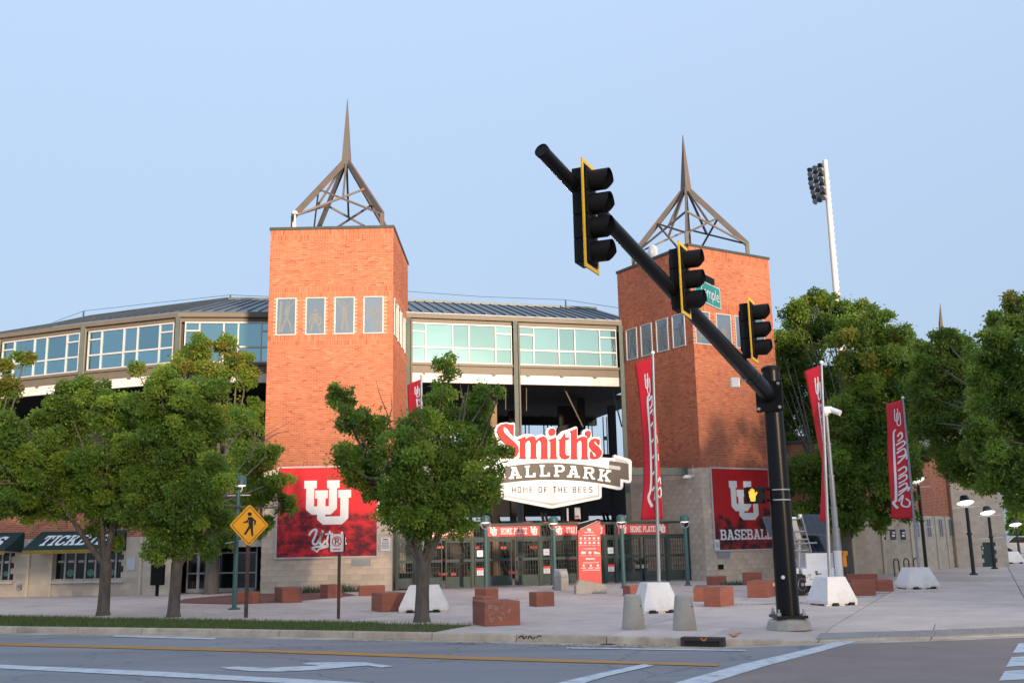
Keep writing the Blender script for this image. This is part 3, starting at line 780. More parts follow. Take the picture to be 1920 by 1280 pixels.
def spire(C0, axU, axD, half_w, half_d, z0, post, zap, ztip, tower):
    """open pyramid of steel with a needle on top; axU, axD: horizontal axes"""
    sp = thing('spire', Vector((C0.x, C0.y, z0))-parent_loc(tower)); sp.parent = tower
    c = Vector((C0.x, C0.y, 0))
    base = [c+axU*x*half_w+axD*y*half_d for x, y in ((-1, -1), (1, -1), (1, 1), (-1, 1))]
    top = [b+Vector((0, 0, z0+post)) for b in base]
    A = c+Vector((0, 0, zap)); S = 0.10
    for b, t in zip(base, top):
        m = MB(); m.bar(b+Vector((0, 0, z0)), t+Vector((0, 0, 0.05)), S*1.5, S*1.5); obj('post', m, 'steel', sp)
        m = MB(); m.bar(t, A, S, S*2.3); obj('hip', m, 'steel', sp)
    for i in range(4):
        a, b = top[i], top[(i+1) % 4]
        ha, hb = a.lerp(A, 0.46), b.lerp(A, 0.46)
        m = MB(); m.bar(a, hb, S*0.62, S*0.8); obj('brace', m, 'steel', sp)
        m = MB(); m.bar(b+Vector((0, 0, .01)), ha+Vector((0, 0, .01)), S*0.6, S*0.78); obj('brace', m, 'steel', sp)
        x = a.lerp(hb, 0.685)
        m = MB(); m.bar(x, A, S*0.8, S*0.8); obj('strut', m, 'steel', sp)
    m = MB(); r = 0.185
    q = [A+Vector((0, 0, -0.25))+axU*x*r+axD*y*r for x, y in ((-1, -1), (1, -1), (1, 1), (-1, 1))]
    t = [c+Vector((0, 0, ztip))+axU*x*.01+axD*y*.01 for x, y in ((-1, -1), (1, -1), (1, 1), (-1, 1))]
    m.hexa(q, t); obj('needle', m, 'steel', sp)
    return sp
def make_tower(name, label, pf, ps, ztop, zb, front_holes, wf, wsd, ndetail, flipside):
    """pf: front plane (length = width), ps: side plane"""
    cen = (pf.pt(pf.L/2, 0, 0)+ps.pt(ps.L/2, 0, 0))/2
    corner = pf.A if (pf.A-ps.A).length < 0.3 or (pf.A-ps.B).length < 0.3 else pf.B
    depth_dir = -pf.N
    centre = pf.pt(pf.L/2, 0, -ps.L/2)
    T = thing(name, centre, label, 'tower')
    m = MB(); m.pbox(pf, 0.006, pf.L-0.006, -0.1, ztop, -ps.L+0.006, -0.004); obj('mortar_core', m, 'mortar', T)
    pb = Plane(pf.pt(0, 0, -ps.L), pf.pt(pf.L, 0, -ps.L)); pb.N = -pf.N
    po = Plane(pf.pt(pf.L, 0, 0), pf.pt(pf.L, 0, -ps.L)); po.N = pf.U
    pl = Plane(pf.pt(0, 0, -ps.L), pf.pt(0, 0, 0)); pl.N = -pf.U
    SB = 0.21
    for P, wins, bl in ((pf, wf, True), (ps, wsd, ndetail), (pb, [], False), ((pl if ps.N.dot(po.N) > .9 else po), [], False)):
        hl = [(a-0.02, c-0.02, b+0.02, d+0.02) for a, b, c, d in wins]
        zw0 = min([w[2] for w in wins], default=9.5); zw1 = max([w[3] for w in wins], default=10.9)
        segs = [(zb, zb+SB, 's'), (zb+SB, zw0-2*SB, 'b'), (zw0-2*SB, zw0-SB, 's'), (zw0-SB, zw0, 's'), (zw0, zw1, 'b'), (zw1, zw1+SB, 's'), (zw1+SB, zw1+2*SB, 's'), (zw1+2*SB, ztop-2*SB-.05, 'b'), (ztop-2*SB-.05, ztop-SB-.05, 's'), (ztop-SB-.05, ztop-.05, 's')]
        for a, b, k in segs:
            if k == 's': bricks('soldier_course', P, 0, P.L, a, b, 0.0675, SB, T, hl, -0.005, 0.002, False)
            else: bricks('brickwork', P, 0, P.L, a, b, 0.205, 0.0685, T, hl)
        if bl and P is ps:
            k = P.L-0.406*6; blocks(P, k, P.L, 0, zb, T); wall_blocks(P, 0, k-0.002, 0, zb, T)
        elif bl: blocks(P, 0, P.L, 0, zb, T, front_holes if P is pf else ())
        else: wall_blocks(P, 0, P.L, 0, zb, T)
        for i, (a, b, c, d) in enumerate(wins): tower_window(P, a, b, c, d, T, i)
    m = MB(); m.pbox(pf, -0.04, pf.L+0.04, ztop-0.05, ztop+0.06, -ps.L-0.04, 0.04); obj('coping', m, 'coping', T)
    return T, centre
ZT = 13.68
# left tower
LTF = Plane((-9.25, 36.9), (-4.50, 36.9))
LTS = Plane((-4.50, 36.9), (-4.50, 42.15))
def px_rects(P, cols, y0, y1):
    r = []
    for a, b in cols:
        u0, z1 = P.uv(a, y0); u1, _ = P.uv(b, y0); _, z0 = P.uv((a+b)/2, y1)
        r.append((u0, u1, z0, z1))
    z0 = sum(x[2] for x in r)/len(r); z1 = sum(x[3] for x in r)/len(r)
    return [(a, b, z0, z1) for a, b, _, _ in r]
wl = px_rects(LTF, ((518.5, 556.5), (573.5, 611), (627.5, 665.5), (681.5, 719.5)), 557.5, 627)
ws_ = [(0.33+i*1.22, 0.33+i*1.22+0.78, wl[0][2], wl[0][3]) for i in range(4)]
bu0, bz1 = LTF.uv(523, 878); bu1, bz0 = LTF.uv(706.5, 1041)
ZB = 4.42
towerL, tc = make_tower('brick_tower', 'orange brick tower on the left, lit by the low sun, with open steel spire', LTF, LTS, ZT, ZB, [(bu0, bz0, bu1, bz1)], wl, ws_, False, 1)
ap = atY(643, 300, 39.5); tp = atY(646, 186, 39.5)
spire(Vector((-6.80, 39.5, 0)), Vector((1, 0, 0)), Vector((0, 1, 0)), 1.76, 1.85, ZT+0.06, 0.70, ap.z, tp.z, towerL)
# right tower, turned with the curve of the grandstand
RA = R(31.2)
RC = atY(1290.5, 463, 40.1); RC.z = 0
RTD, RTU = Vector((-sin(RA), cos(RA), 0)), Vector((cos(RA), sin(RA), 0))
RTF = Plane(RC, RC+RTU*4.62)
RTS = Plane(RC+RTD*4.95, RC)
wr = [(0.42+i*1.0, 0.42+i*1.0+0.72, 9.47, 10.88) for i in range(4)]
def rcols(P, cols, z0, z1): 
    return [(P.uv(a, 620)[0], P.uv(b, 620)[0], z0, z1) for a, b in cols]
wrs = rcols(RTS, ((1173.5, 1194), (1201, 1222.5), (1230.5, 1253), (1261, 1285)), 9.47, 10.88)
wrf = rcols(RTF, ((1303, 1331), (1343, 1371), (1378, 1405), (1412, 1432)), 9.47, 10.88)
cu0, cz1 = RTF.uv(1332, 878); cu1, cz0 = RTF.uv(1466, 1027)
towerR, tcr = make_tower('brick_tower', 'red brick tower on the right, behind the traffic signal arm, with open steel spire', RTF, RTS, ZT, ZB, [(cu0, cz0, cu1, cz1)], wrf, wrs, True, 0)
ap = atY(1287, 352, tcr.y); tp = atY(1281, 254, tcr.y)
spire(tcr+RTU*-0.05, RTU, -RTF.N, 1.76, 1.85, ZT+0.06, 0.70, ap.z, tp.z, towerR)
# small things on the tower tops
m = MB(); p = LTF.pt(0.86, ZT+0.06, -0.25)
m.tube([p, p+Vector((0, 0, 0.6))], 0.035, 8); m.box(p+Vector((0, 0, 0.15)), (0.14, 0.1, 0.26)); m.lathe(p+Vector((0, 0, 0.6)), [(0.12, 0), (0.13, 0.06), (0.08, 0.14), (0.02, 0.17)], 14)
obj('roof_camera', m, 'mastpale', label='small white dome camera on a post at the left corner of the left tower top', cat='camera')
m = MB(); p = RTS.pt(RTS.L-2.75, ZT+0.42, -0.35)
m.lathe(p, [(0.34, 0), (0.36, 0.03), (0.30, 0.06), (0.03, 0.12)], 22, RTS.N)
m.tube([p, p+Vector((0, 0, -0.4))], 0.05, 8)
obj('dish_antenna', m, 'lens', label='round pale dish antenna on top of the right tower', cat='antenna')
# wall banners
def banner(P, u0, u1, z0, z1, mat, label, build):
    t = thing('wall_banner', P.pt((u0+u1)/2, z0, 0.03), label, 'banner', 'banners on the brick towers')
    m = MB(); f = 0.06
    for a, b, c, d in ((u0-f, u1+f, z0-f, z0), (u0-f, u1+f, z1, z1+f), (u0-f, u0, z0, z1), (u1, u1+f, z0, z1)): m.pbox(P, a, b, c, d, 0.003, 0.055)
    obj('frame', m, 'frame', t)
    m = MB(); m.pbox(P, u0, u1, z0, z1, 0.003, 0.035); obj('printed_panel', m, mat, t)
    m = MB(); build(m, P); obj('lettering', m, 'letter', t, kind='stuff')
def _bl(m, P):
    a = LTF.uv(571, 901); b = LTF.uv(658, 982)
    uu_logo(m, P, a[0], b[1], b[0], a[1], 0.036, 0.040)
    X = lambda x, y: LTF.uv(510+x/3.878, 850+y/3.878)
    for pts, w in (([(272, 595), (285, 570), (310, 552), (325, 556), (318, 590), (298, 640), (308, 658), (332, 650), (358, 600), (372, 556)], 16), ([(372, 556), (350, 620), (352, 655), (372, 655), (392, 628)], 15), ([(425, 560), (404, 620), (402, 655), (420, 655), (440, 630)], 14), ([(388, 585), (445, 578)], 9),
                   ([(490, 610), (468, 600), (450, 625), (455, 655), (478, 645), (492, 608), (486, 650), (500, 655)], 12), ([(512, 565), (500, 655), (515, 615), (532, 612), (530, 650), (545, 652)], 12),
                   ([(285, 688), (330, 676), (420, 668), (520, 664)], 14), ([(285, 686), (312, 700), (330, 712), (345, 692), (410, 676)], 10)):
        stroke(m, P, [X(*q) for q in smooth_pts(pts, 4)], w/3.878/51, 0.036, 0.0395)
banner(LTF, bu0, bu1, bz0, bz1, 'bannerL', 'red mountain banner with white interlocked letters and script on the left tower', _bl)
def _br(m, P):
    a = RTF.uv(1365, 901); b = RTF.uv(1425, 974)
    uu_logo(m, P, a[0], b[1], b[0], a[1], 0.036, 0.040)
    a = RTF.uv(1350, 1012); b = RTF.uv(1446, 991)
    slab_text(m, P, 'BASEBALL', a[0], a[1], b[0], b[1]-a[1], 0.036, 0.040, 0.06)
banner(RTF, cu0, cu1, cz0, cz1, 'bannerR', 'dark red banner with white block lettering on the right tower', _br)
def plate(name, P, px0, py0, px1, py1, mat, label, cat, n=0.02, ink=None, group=None):
    u0, z1 = P.uv(px0, py0); u1, z0 = P.uv(px1, py1)
    m = MB(); m.pbox(P, u0, u1, z0, z1, 0.002, n)
    if not ink:
        return obj(name, m, mat, label=label, cat=cat, group=group)
    t = thing(name, P.pt((u0+u1)/2, z0, 0), label, cat, group)
    obj('panel', m, mat, t)
    m = MB()
    for (a, b, c, d) in ink: m.pbox(P, u0+(u1-u0)*a, u0+(u1-u0)*b, z0+(z1-z0)*c, z0+(z1-z0)*d, n-0.001, n+0.002)
    obj('print', m, 'ink', t)
    return t
lines = [(0.1, 0.9, y, y+0.035) for y in (.2, .32, .44, .56, .68)]
plate('wall_notice', LTF, 714.5, 1007.5, 731.5, 1032, 'signwhite', 'white paper notice on the block wall beside the left gate', 'notice', 0.02, lines+[(0.2, .8, .82, .9)])
plate('wall_plaque', LTF, 659, 1048, 695, 1060, 'galv', 'grey metal plaque low on the left tower wall', 'plaque')
plate('wall_plaque', RTF, 1344, 1034, 1369, 1045, 'galv', 'grey metal plaque below the right tower banner', 'plaque')
plate('wall_vent', RTF, 1346, 1058, 1356.5, 1066.5, 'blackm', 'small dark square vent low on the right tower wall', 'vent')
plate('wall_notice', RTF, 1338, 1011, 1348, 1030, 'signwhite', 'small white notice at the lower left corner of the right banner', 'notice', 0.06, lines)
def wall_camera(p, n, label):
    t = thing('security_camera', p, label, 'camera')
    m = MB(); m.tube([p, p+n*0.16+Vector((0, 0, .05))], 0.025, 8); m.tube([p+Vector((0, 0, .0)), p+Vector((0, 0, .45))], 0.012, 6); obj('bracket', m, 'lens', t)
    m = MB(); q = p+n*0.18; m.box(q+Vector((-.08, 0, 0)), (0.26, 0.12, 0.12)); m.lathe(q+Vector((-.22, 0, -.02)), [(0.05, 0), (0.05, .05)], 12, (-1, 0, -.2)); obj('housing', m, 'lens', t)
a = RTS.uv(1300, 893); wall_camera(RTS.pt(a[0], a[1], 0), RTS.N, 'white security camera on the right tower corner under the canopy edge')
# ================================================================== GLAZED GRANDSTAND between and left of the towers
ZE = 11.25
def bay_levels(P, px):
    z = lambda y: P.uv(px, y)[1]
    return dict(eave=z(587.5), fb=z(596), wt=z(604), wm=z(650), tr=z(620.5), wb=z(679), sill=z(684), gb=z(698), wbnd=z(715.5))
BAYP = Plane((-4.75, 41.72), (5.6, 44.5))
LV = bay_levels(BAYP, 766)
MUL = [0, .16, .425, .585, .84, 1.0]
def ridge_of(pts, back, rise):
    """mitred ridge points behind the eave polyline"""
    out = []
    for i, p in enumerate(pts):
        n = Vector((0, 0, 0))
        for a, b in ((i-1, i), (i, i+1)):
            if 0 <= a and b < len(pts):
                d = (pts[b]-pts[a]).normalized(); n += Vector((-d.y, d.x, 0))
        out.append(p+n.normalized()*back+Vector((0, 0, rise)))
    return out
def panes(P, us, parent, glass='glass'):
    """us: mullion positions of one bay (6 values)"""
    fr = MB(); t = 0.026
    w = thing('window_bay', P.pt((us[0]+us[-1])/2, LV['wb'], 0)-parent_loc(parent)); w.parent = parent
    def mull(a, b, c, d): 
        m = MB(); m.pbox(P, a, b, c, d, -0.06, 0.05); obj('mullion', m, 'frame', w)
    for i, u in enumerate(us): 
        e = t*1.4 if i in (0, 5) else t
        mull(u-(0 if i == 0 else e), u+(0 if i == 5 else e), LV['wb']+0.06, LV['wt']-0.06)
    mull(us[0], us[-1], LV['wt']-0.058, LV['wt']); mull(us[0], us[-1], LV['wb'], LV['wb']+0.058)
    for i in range(5):
        a, b = us[i]+t+.003, us[i+1]-t-.003
        mull(a, b, LV['wm']-0.035, LV['wm']+0.035)
        cells = [(LV['wb']+.06, LV['wm']-.037)]
        if i in (0, 4):
            mull(a, b, LV['tr']-0.03, LV['tr']+0.03); cells += [(LV['wm']+.037, LV['tr']-.032), (LV['tr']+.032, LV['wt']-.06)]
        else: cells += [(LV['wm']+.037, LV['wt']-.06)]
        for c, d in cells:
            m = MB(); m.pbox(P, a, b, c, d, -0.03, 0.0); obj('pane', m, glass, w)
def glazed_wing(name, label, pts, bays, col_ids):
    """pts: eave corner points (z=0) left to right; bays: list of (plane, mullion u list)"""
    T = thing(name, (pts[0]+pts[-1])/2, label, 'grandstand')
    e = [Vector((p.x, p.y, LV['eave'])) for p in pts]
    n_out = 0.16
    eo = ridge_of(e, -n_out, 0); rg = ridge_of(e, 5.0, 13.12-LV['eave'])
    for i in range(len(pts)-1):
        P = Plane(pts[i], pts[i+1]); L = P.L
        m = MB(); m.add([], [])
        # fascia board at the eave
        a0, a1 = eo[i], eo[i+1]; h = LV['eave']-LV['fb']
        m.hexa([a0-Vector((0, 0, h)), a1-Vector((0, 0, h)), e[i+1]-Vector((0, 0, h)), e[i]-Vector((0, 0, h))], [a0-Vector((0, 0, .01)), a1-Vector((0, 0, .01)), e[i+1]-Vector((0, 0, .01)), e[i]-Vector((0, 0, .01))])
        obj('fascia', m, 'fascia', T)
        m = MB(); m.pbox(P, 0, L, LV['wt'], LV['fb']-0.002, -0.2, 0.0); obj('head_band', m, 'fascia', T)
        m = MB(); m.pbox(P, 0, L, LV['sill'], LV['wb']-0.002, -0.2, 0.12); obj('sill', m, 'fascia', T)
        m = MB(); m.pbox(P, 0, L, LV['gb'], LV['sill']-0.002, -0.2, 0.03); obj('girder', m, 'fascia', T)
        m = MB(); m.pbox(P, 0, L, LV['wbnd'], LV['gb']-0.002, -0.2, -0.01); obj('white_band', m, 'whiteband', T)
        k = 0.9
        while k < L-0.4:
            m = MB(); m.pbox(P, k, k+0.14, LV['gb']-0.07, LV['gb']+0.02, -0.02, 0.06); obj('clip', m, 'fascia', T); k += 1.55
        # roof panels, one object each
        np_ = max(3, int(round(L/0.46)))
        for q in range(np_):
            f0, f1 = q/np_, (q+1)/np_
            c = [eo[i].lerp(eo[i+1], f0), eo[i].lerp(eo[i+1], f1), rg[i].lerp(rg[i+1], f1), rg[i].lerp(rg[i+1], f0)]
            m = MB(); up = Vector((0, 0, 0.03)); m.hexa(c, [x+up for x in c])
            rp = obj('roof_panel', m, 'roof', T)
            d = (c[1]-c[0]).normalized()*0.02; up2 = Vector((0, 0, 0.085))
            m = MB(); m.hexa([c[0]-d+up*.5, c[0]+d+up*.5, c[3]+d+up*.5, c[3]-d+up*.5], [c[0]-d+up2, c[0]+d+up2, c[3]+d+up2, c[3]-d+up2])
            obj('standing_seam', m, 'seam', rp)
        m = MB(); m.bar(rg[i]+Vector((0, 0, .06)), rg[i+1]+Vector((0, 0, .06)), 0.25, 0.12); obj('ridge_cap', m, 'seam', T)
        # dark deck behind and above the concourse
        b = 6.5; r0, r1 = ridge_of(pts, b, LV['wbnd']+.02)[i:i+2]; s0, s1 = ridge_of(pts, -0.0, LV['wbnd']+.02)[i:i+2]
        s0 = ridge_of(pts, 0.21, LV['wbnd']+.02)[i]; s1 = ridge_of(pts, 0.21, LV['wbnd']+.02)[i+1]
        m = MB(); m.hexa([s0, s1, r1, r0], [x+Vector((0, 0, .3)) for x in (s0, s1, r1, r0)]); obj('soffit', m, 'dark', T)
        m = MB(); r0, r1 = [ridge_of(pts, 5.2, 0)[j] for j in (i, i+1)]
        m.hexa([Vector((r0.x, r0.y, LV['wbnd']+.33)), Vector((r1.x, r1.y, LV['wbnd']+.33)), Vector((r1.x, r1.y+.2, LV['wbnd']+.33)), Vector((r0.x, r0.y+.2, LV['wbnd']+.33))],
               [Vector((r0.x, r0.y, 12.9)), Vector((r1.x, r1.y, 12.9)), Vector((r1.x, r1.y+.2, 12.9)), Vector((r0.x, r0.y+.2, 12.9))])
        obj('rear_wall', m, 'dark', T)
        if not (Vector((pts[i].x, pts[i].y, 0))-Vector((pts[i+1].x, pts[i+1].y, 0))).length < 1.0:
            m = MB(); m.pbox(P, 0.05, L-0.05, LV['wb'], LV['wt'], -0.35, -0.25); obj('room_back', m, 'deck', T)
    for P, us in bays: panes(P, us, T)
    for c in col_ids:
        m = MB(); p = c
        m.box((p.x, p.y, (LV['fb'])/2), (0.19, 0.2, LV['fb']-.01)); obj('column', m, 'beam', T)
        m = MB(); m.tube([(p.x+.14, p.y-.12, 0), (p.x+.14, p.y-.12, LV['fb']-.1)], 0.045, 8); obj('downpipe', m, 'fascia', T)
    return T
bp = [BAYP.pt(0, 0), BAYP.pt(BAYP.uv(965.5, 601)[0], 0), BAYP.pt(BAYP.L, 0)]
us1 = [BAYP.uv(x, 640)[0] for x in (766, 797.5, 848, 879, 928.5, 959)]
us2 = [BAYP.uv(x, 640)[0] for x in (971, 1000, 1047, 1077, 1123.5, 1155)]
cm = BAYP.pt(BAYP.uv(965.5, 640)[0], 0, 0.12)
standC = glazed_wing('glazed_grandstand', 'glazed grandstand bridge with metal roof between the two brick towers', [bp[0], bp[2]], [(BAYP, us1), (BAYP, us2)],
                     [cm, BAYP.pt(BAYP.uv(761, 640)[0]+.1, 0, 0.1), BAYP.pt(BAYP.uv(1163, 640)[0], 0, 0.1)])
LP = [G(x, y, ZE-0.05) for x, y in ((0, 634), (160, 613.5), (337, 594), (500, 594.5))]
for p in LP: p.z = 0
ex = LP[0]+(LP[0]-LP[1])*1.0+Vector((0, 0.9, 0))
LP[3] = LP[2]+(LP[3]-LP[2])*1.18
LP = [ex]+LP
bl = []
for i in range(4):
    P = Plane(LP[i], LP[i+1]); L = P.L
    f0 = 0.24; 
    bl.append((P, [f0+(L-2*f0)*m for m in MUL]))
standL = glazed_wing('glazed_grandstand', 'long curved glazed grandstand left of the left tower, above the ticket windows', LP, bl, [p+Vector((0, -0.12, 0)) for p in LP[:4]])
for i in range(4):
    r0, r1 = [ridge_of(LP, 4.2, 0)[j] for j in (i, i+1)]
    if i == 0: r0 = r0+(r0-r1)*2.5
    m = MB(); m.hexa([r0, r1, r1+Vector((0, .2, 0)), r0+Vector((0, .2, 0))], [p+Vector((0, 0, LV["wbnd"]+.015)) for p in (r0, r1, r1+Vector((0, .2, 0)), r0+Vector((0, .2, 0)))])
    obj('concourse_wall', m, 'dark', standL)
# shed, seats and columns seen under the glazed bridge
# ceiling slab running back to the field
inner = thing('concourse_interior', BAYP.pt(BAYP.L/2, 0, -8), 'dark open concourse under the grandstand with columns and stepped risers', 'concourse')
def ipost(px, y0, y1, back, wpx, mat='dark', dpt=0.3):
    P = BAYP.shift(-back); u, z1 = P.uv(px, y0); _, z0 = P.uv(px, y1); u2, _ = P.uv(px+wpx, y0)
    m = MB(); m.pbox(P, u, u2, z0, z1, -dpt, 0); return m
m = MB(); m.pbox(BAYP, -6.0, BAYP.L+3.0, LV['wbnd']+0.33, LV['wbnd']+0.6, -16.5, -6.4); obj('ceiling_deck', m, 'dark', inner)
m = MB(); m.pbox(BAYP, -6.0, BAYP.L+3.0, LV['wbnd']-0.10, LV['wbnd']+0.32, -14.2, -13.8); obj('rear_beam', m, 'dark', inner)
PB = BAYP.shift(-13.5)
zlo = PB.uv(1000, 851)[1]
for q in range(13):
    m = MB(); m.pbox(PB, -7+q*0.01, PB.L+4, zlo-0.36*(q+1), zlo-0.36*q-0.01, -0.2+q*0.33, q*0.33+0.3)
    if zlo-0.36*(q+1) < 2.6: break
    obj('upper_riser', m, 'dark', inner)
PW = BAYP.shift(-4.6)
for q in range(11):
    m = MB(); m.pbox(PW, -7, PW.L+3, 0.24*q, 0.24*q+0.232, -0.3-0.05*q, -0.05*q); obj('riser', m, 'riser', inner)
for px, y0, y1, w, bk, mt in ((918, 730, 985, 13, 3.0, 'litsteel'), (1048, 760, 985, 30, 5.5, 'dark'), (1085, 740, 985, 11, 4.0, 'dark'), (902, 770, 985, 16, 6, 'dark'), (955, 770, 985, 10, 6.5, 'dark'), (830, 740, 985, 12, 4, 'dark'), (1142, 760, 985, 12, 5, 'dark')):
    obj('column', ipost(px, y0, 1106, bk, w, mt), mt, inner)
for px in (884, 934, 986, 1021, 1028, 1105, 1133, 1150):
    P = BAYP.shift(-13.0); u, z = P.uv(px, 850)
    m = MB(); m.tube([P.pt(u, z-.3), P.pt(u, LV['wbnd']+.3)], 0.035, 6); m.tube([P.pt(u+.22, z-.3), P.pt(u+.22, LV['wbnd']+.3)], 0.03, 6)
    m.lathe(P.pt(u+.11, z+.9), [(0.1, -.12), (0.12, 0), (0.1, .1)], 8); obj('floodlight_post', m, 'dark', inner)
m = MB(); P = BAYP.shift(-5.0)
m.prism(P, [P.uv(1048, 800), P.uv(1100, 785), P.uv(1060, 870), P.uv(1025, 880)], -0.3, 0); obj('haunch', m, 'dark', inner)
for (x0, y0, x1, y1) in ((1055, 722, 1093, 800), (1147, 725, 1166, 800)):
    P = BAYP.shift(-1.0); m = MB(); m.tube([P.pt(*P.uv(x0, y0)), P.pt(*P.uv(x1, y1))], 0.035, 6); obj('brace_rod', m, 'fascia', inner)
for x, y1 in ((948, 768), (987, 770)):
    P = BAYP.shift(-0.6); m = MB(); m.tube([P.pt(*P.uv(x, 718)), P.pt(*P.uv(x, y1))], 0.02, 6); obj('hanger_rod', m, 'fascia', inner)
P = BAYP.shift(-4.2)
for x0 in (862, 925, 973, 1015, 1075, 1130):
    for d in (0, 7):
        m = MB(); m.bar(P.pt(*P.uv(x0+d, 960)), P.pt(*P.uv(x0+d+34, 1092)), 0.05, 0.12); obj('stair_rail', m, 'blackm', inner)
m = MB(); P = BAYP.shift(-4.3)
for (x, y, w) in ((815, 1023, 14), (880, 1024, 22), (935, 1024, 12), (990, 1023, 18), (820, 1047, 16), (882, 1047, 10), (940, 1046, 20), (1060, 1045, 24), (820, 1073, 16), (842, 1073, 10), (950, 1070, 18), (896, 978, 18), (965, 978, 24), (1015, 978, 22), (1062, 978, 22), (1100, 1072, 10)):
    u0, z1 = P.uv(x, y); u1, z0 = P.uv(x+w, y+4.5)
    m = MB(); m.pbox(P, u0, u1, z0, z1, 0.3, 0.34); obj('section_plate', m, 'redsign', inner)
P = BAYP.shift(-3.4)
for (x, y, x1, y1, mt) in ((1062, 952, 1066, 976, 'signwhite'), (1077, 951, 1088, 972, 'signwhite'), (1078, 966, 1085, 970, 'redsign'), (1146, 955, 1155, 963, 'navy'), (1175, 935, 1186, 940, 'lens'), (924, 944, 932, 950, 'lens'), (976, 945, 981, 955, 'lens')):
    u0, z1 = P.uv(x, y); u1, z0 = P.uv(x1, y1); m = MB(); m.pbox(P, u0, u1, z0, z1, 0, 0.04); obj('hanging_sign', m, mt, inner)
# lightning rods with a thin wire along the roofs
for px, py, dp, lab in ((432, 553, 46.2, 'tall thin rod on the roof left of the left tower'), (157, 583, 47.6, 'short thin rod at the far left end of the roof'), (1060.5, 562, 48.2, 'thin rod on the roof between the towers')):
    p = atY(px, py, dp)
    m = MB(); m.tube([(p.x, p.y, 12.8), (p.x, p.y, p.z)], [0.05, 0.035], 6)
    obj('roof_rod', m, 'coping', label=lab, cat='rod')
def wire(name, pts, r, label):
    m = MB(); m.tube(pts, r, 5); obj(name, m, 'coping', label=label, cat='wire')
wire('roof_wire', [atY(100, 604, 48), atY(157, 583, 47.6), atY(290, 568, 47), atY(432, 553, 46.2), atY(505, 556, 46)], 0.012, 'thin wire strung above the left roof')
wire('roof_wire', [atY(762, 546, 47), atY(900, 556, 47.6), atY(1060, 562, 48.2), atY(1165, 578, 48.6)], 0.012, 'thin wire strung above the roof between the towers')

# ================================================================== ENTRANCE GATE
GP = Plane((-4.44, 37.1), (RC+RTD*0.95)[:2])
gz = lambda px, y: GP.uv(px, y)[1]
gate = thing('entrance_gate', GP.pt(GP.L/2, 0), 'dark green barred entrance gate between the brick towers', 'gate')
gtop, gsb, gtr, gmid = 2.36, 2.02, 1.80, 0.92
xs = [744, 778, 832, 886.5, 912, 962, 1013, 1035, 1085, 1134, 1155, 1205, 1252, 1284]
ug = [GP.uv(x, 1050)[0] for x in xs]; ug[0] = 0.02; ug[-1] = GP.L-0.02
gh = 2.34
HT = gh; TR = 1.74; MD = 1.0; BT = 0.42
m = MB(); m.pbox(GP, 0.02, GP.L-.02, HT-0.09, HT, -0.06, 0.06); obj('top_rail', m, 'gate', gate)
m = MB(); m.pbox(GP, 0.02, GP.L-.02, TR, TR+0.09, -0.06, 0.06); obj('transom', m, 'gate', gate)
for u in (ug[0]+.05, ug[1], ug[3]-.02, ug[4], ug[6], ug[7], ug[9], ug[10], ug[12], ug[13]-.05):
    m = MB(); m.pbox(GP, u-.055, u+.055, 0, HT-0.092, -0.065, 0.065); obj('post', m, 'gate', gate)
for i in range(len(ug)-1):
    a, b = ug[i]+.062, ug[i+1]-.062
    if b-a < 0.08: continue
    leaf = thing('gate_leaf', GP.pt((a+b)/2, 0)-parent_loc(gate)); leaf.parent = gate
    m = MB()
    for c, d, e, f in ((a, b, 0.05, 0.11), (a, b, MD-.05, MD+.05), (a, b, TR-.075, TR-.005)): m.pbox(GP, c, d, e, f, -0.035, 0.035)
    for c in (a, b-.045): m.pbox(GP, c, c+.045, 0.11, TR-.075, -0.034, 0.034)
    obj('frame', m, 'gate', leaf)
    m = MB(); m.pbox(GP, a+.045, b-.045, 0.11, BT, -0.012, 0.012); obj('kick_panel', m, 'gate', leaf)
    m = MB(); u = a+.10
    while u < b-.06: m.pbox(GP, u-.009, u+.009, BT, TR-.08, -0.01, 0.01); u += 0.105
    for z in (0.60, 0.78, 1.18, 1.36, 1.54): m.pbox(GP, a+.046, b-.046, z-.006, z+.006, -0.009, 0.009)
    if i in (0,) or b-a < 0.5:
        u = a+.10
        while u < b-.06: m.pbox(GP, u-.009, u+.009, TR+.09, HT-.09, -0.01, 0.01); u += 0.105
    obj('bars', m, 'bars', leaf, kind='stuff')
for i in (3, 6, 9):
    c = (ug[i]+ug[i+1])/2
    t = thing('gate_notice', GP.pt(c, 1.15, 0.07), {3: 'white notice with a red and white stack below on the left narrow gate panel', 6: 'white notice with a red and white stack below on the middle narrow gate panel', 9: 'white notice with a red and white stack below on the right narrow gate panel'}[i], 'notice', 'notices on the narrow gate panels')
    m = MB(); m.pbox(GP, c-.12, c+.12, 1.12, 1.36, 0.04, 0.055); obj('panel', m, 'signwhite', t)
    m = MB(); m.pbox(GP, c-.04, c+.05, 1.22, 1.235, 0.055, 0.057); obj('print', m, 'ink', t)
    m = MB(); m.pbox(GP, c-.14, c+.14, 0.62, 0.72, 0.04, 0.05); obj('red_panel', m, 'redsign', t)
    for q in range(4):
        m = MB(); m.pbox(GP, c-.13+q*.068, c-.13+q*.068+.052, 0.44, 0.63, 0.04, 0.052); obj('white_tab', m, 'signwhite', t)
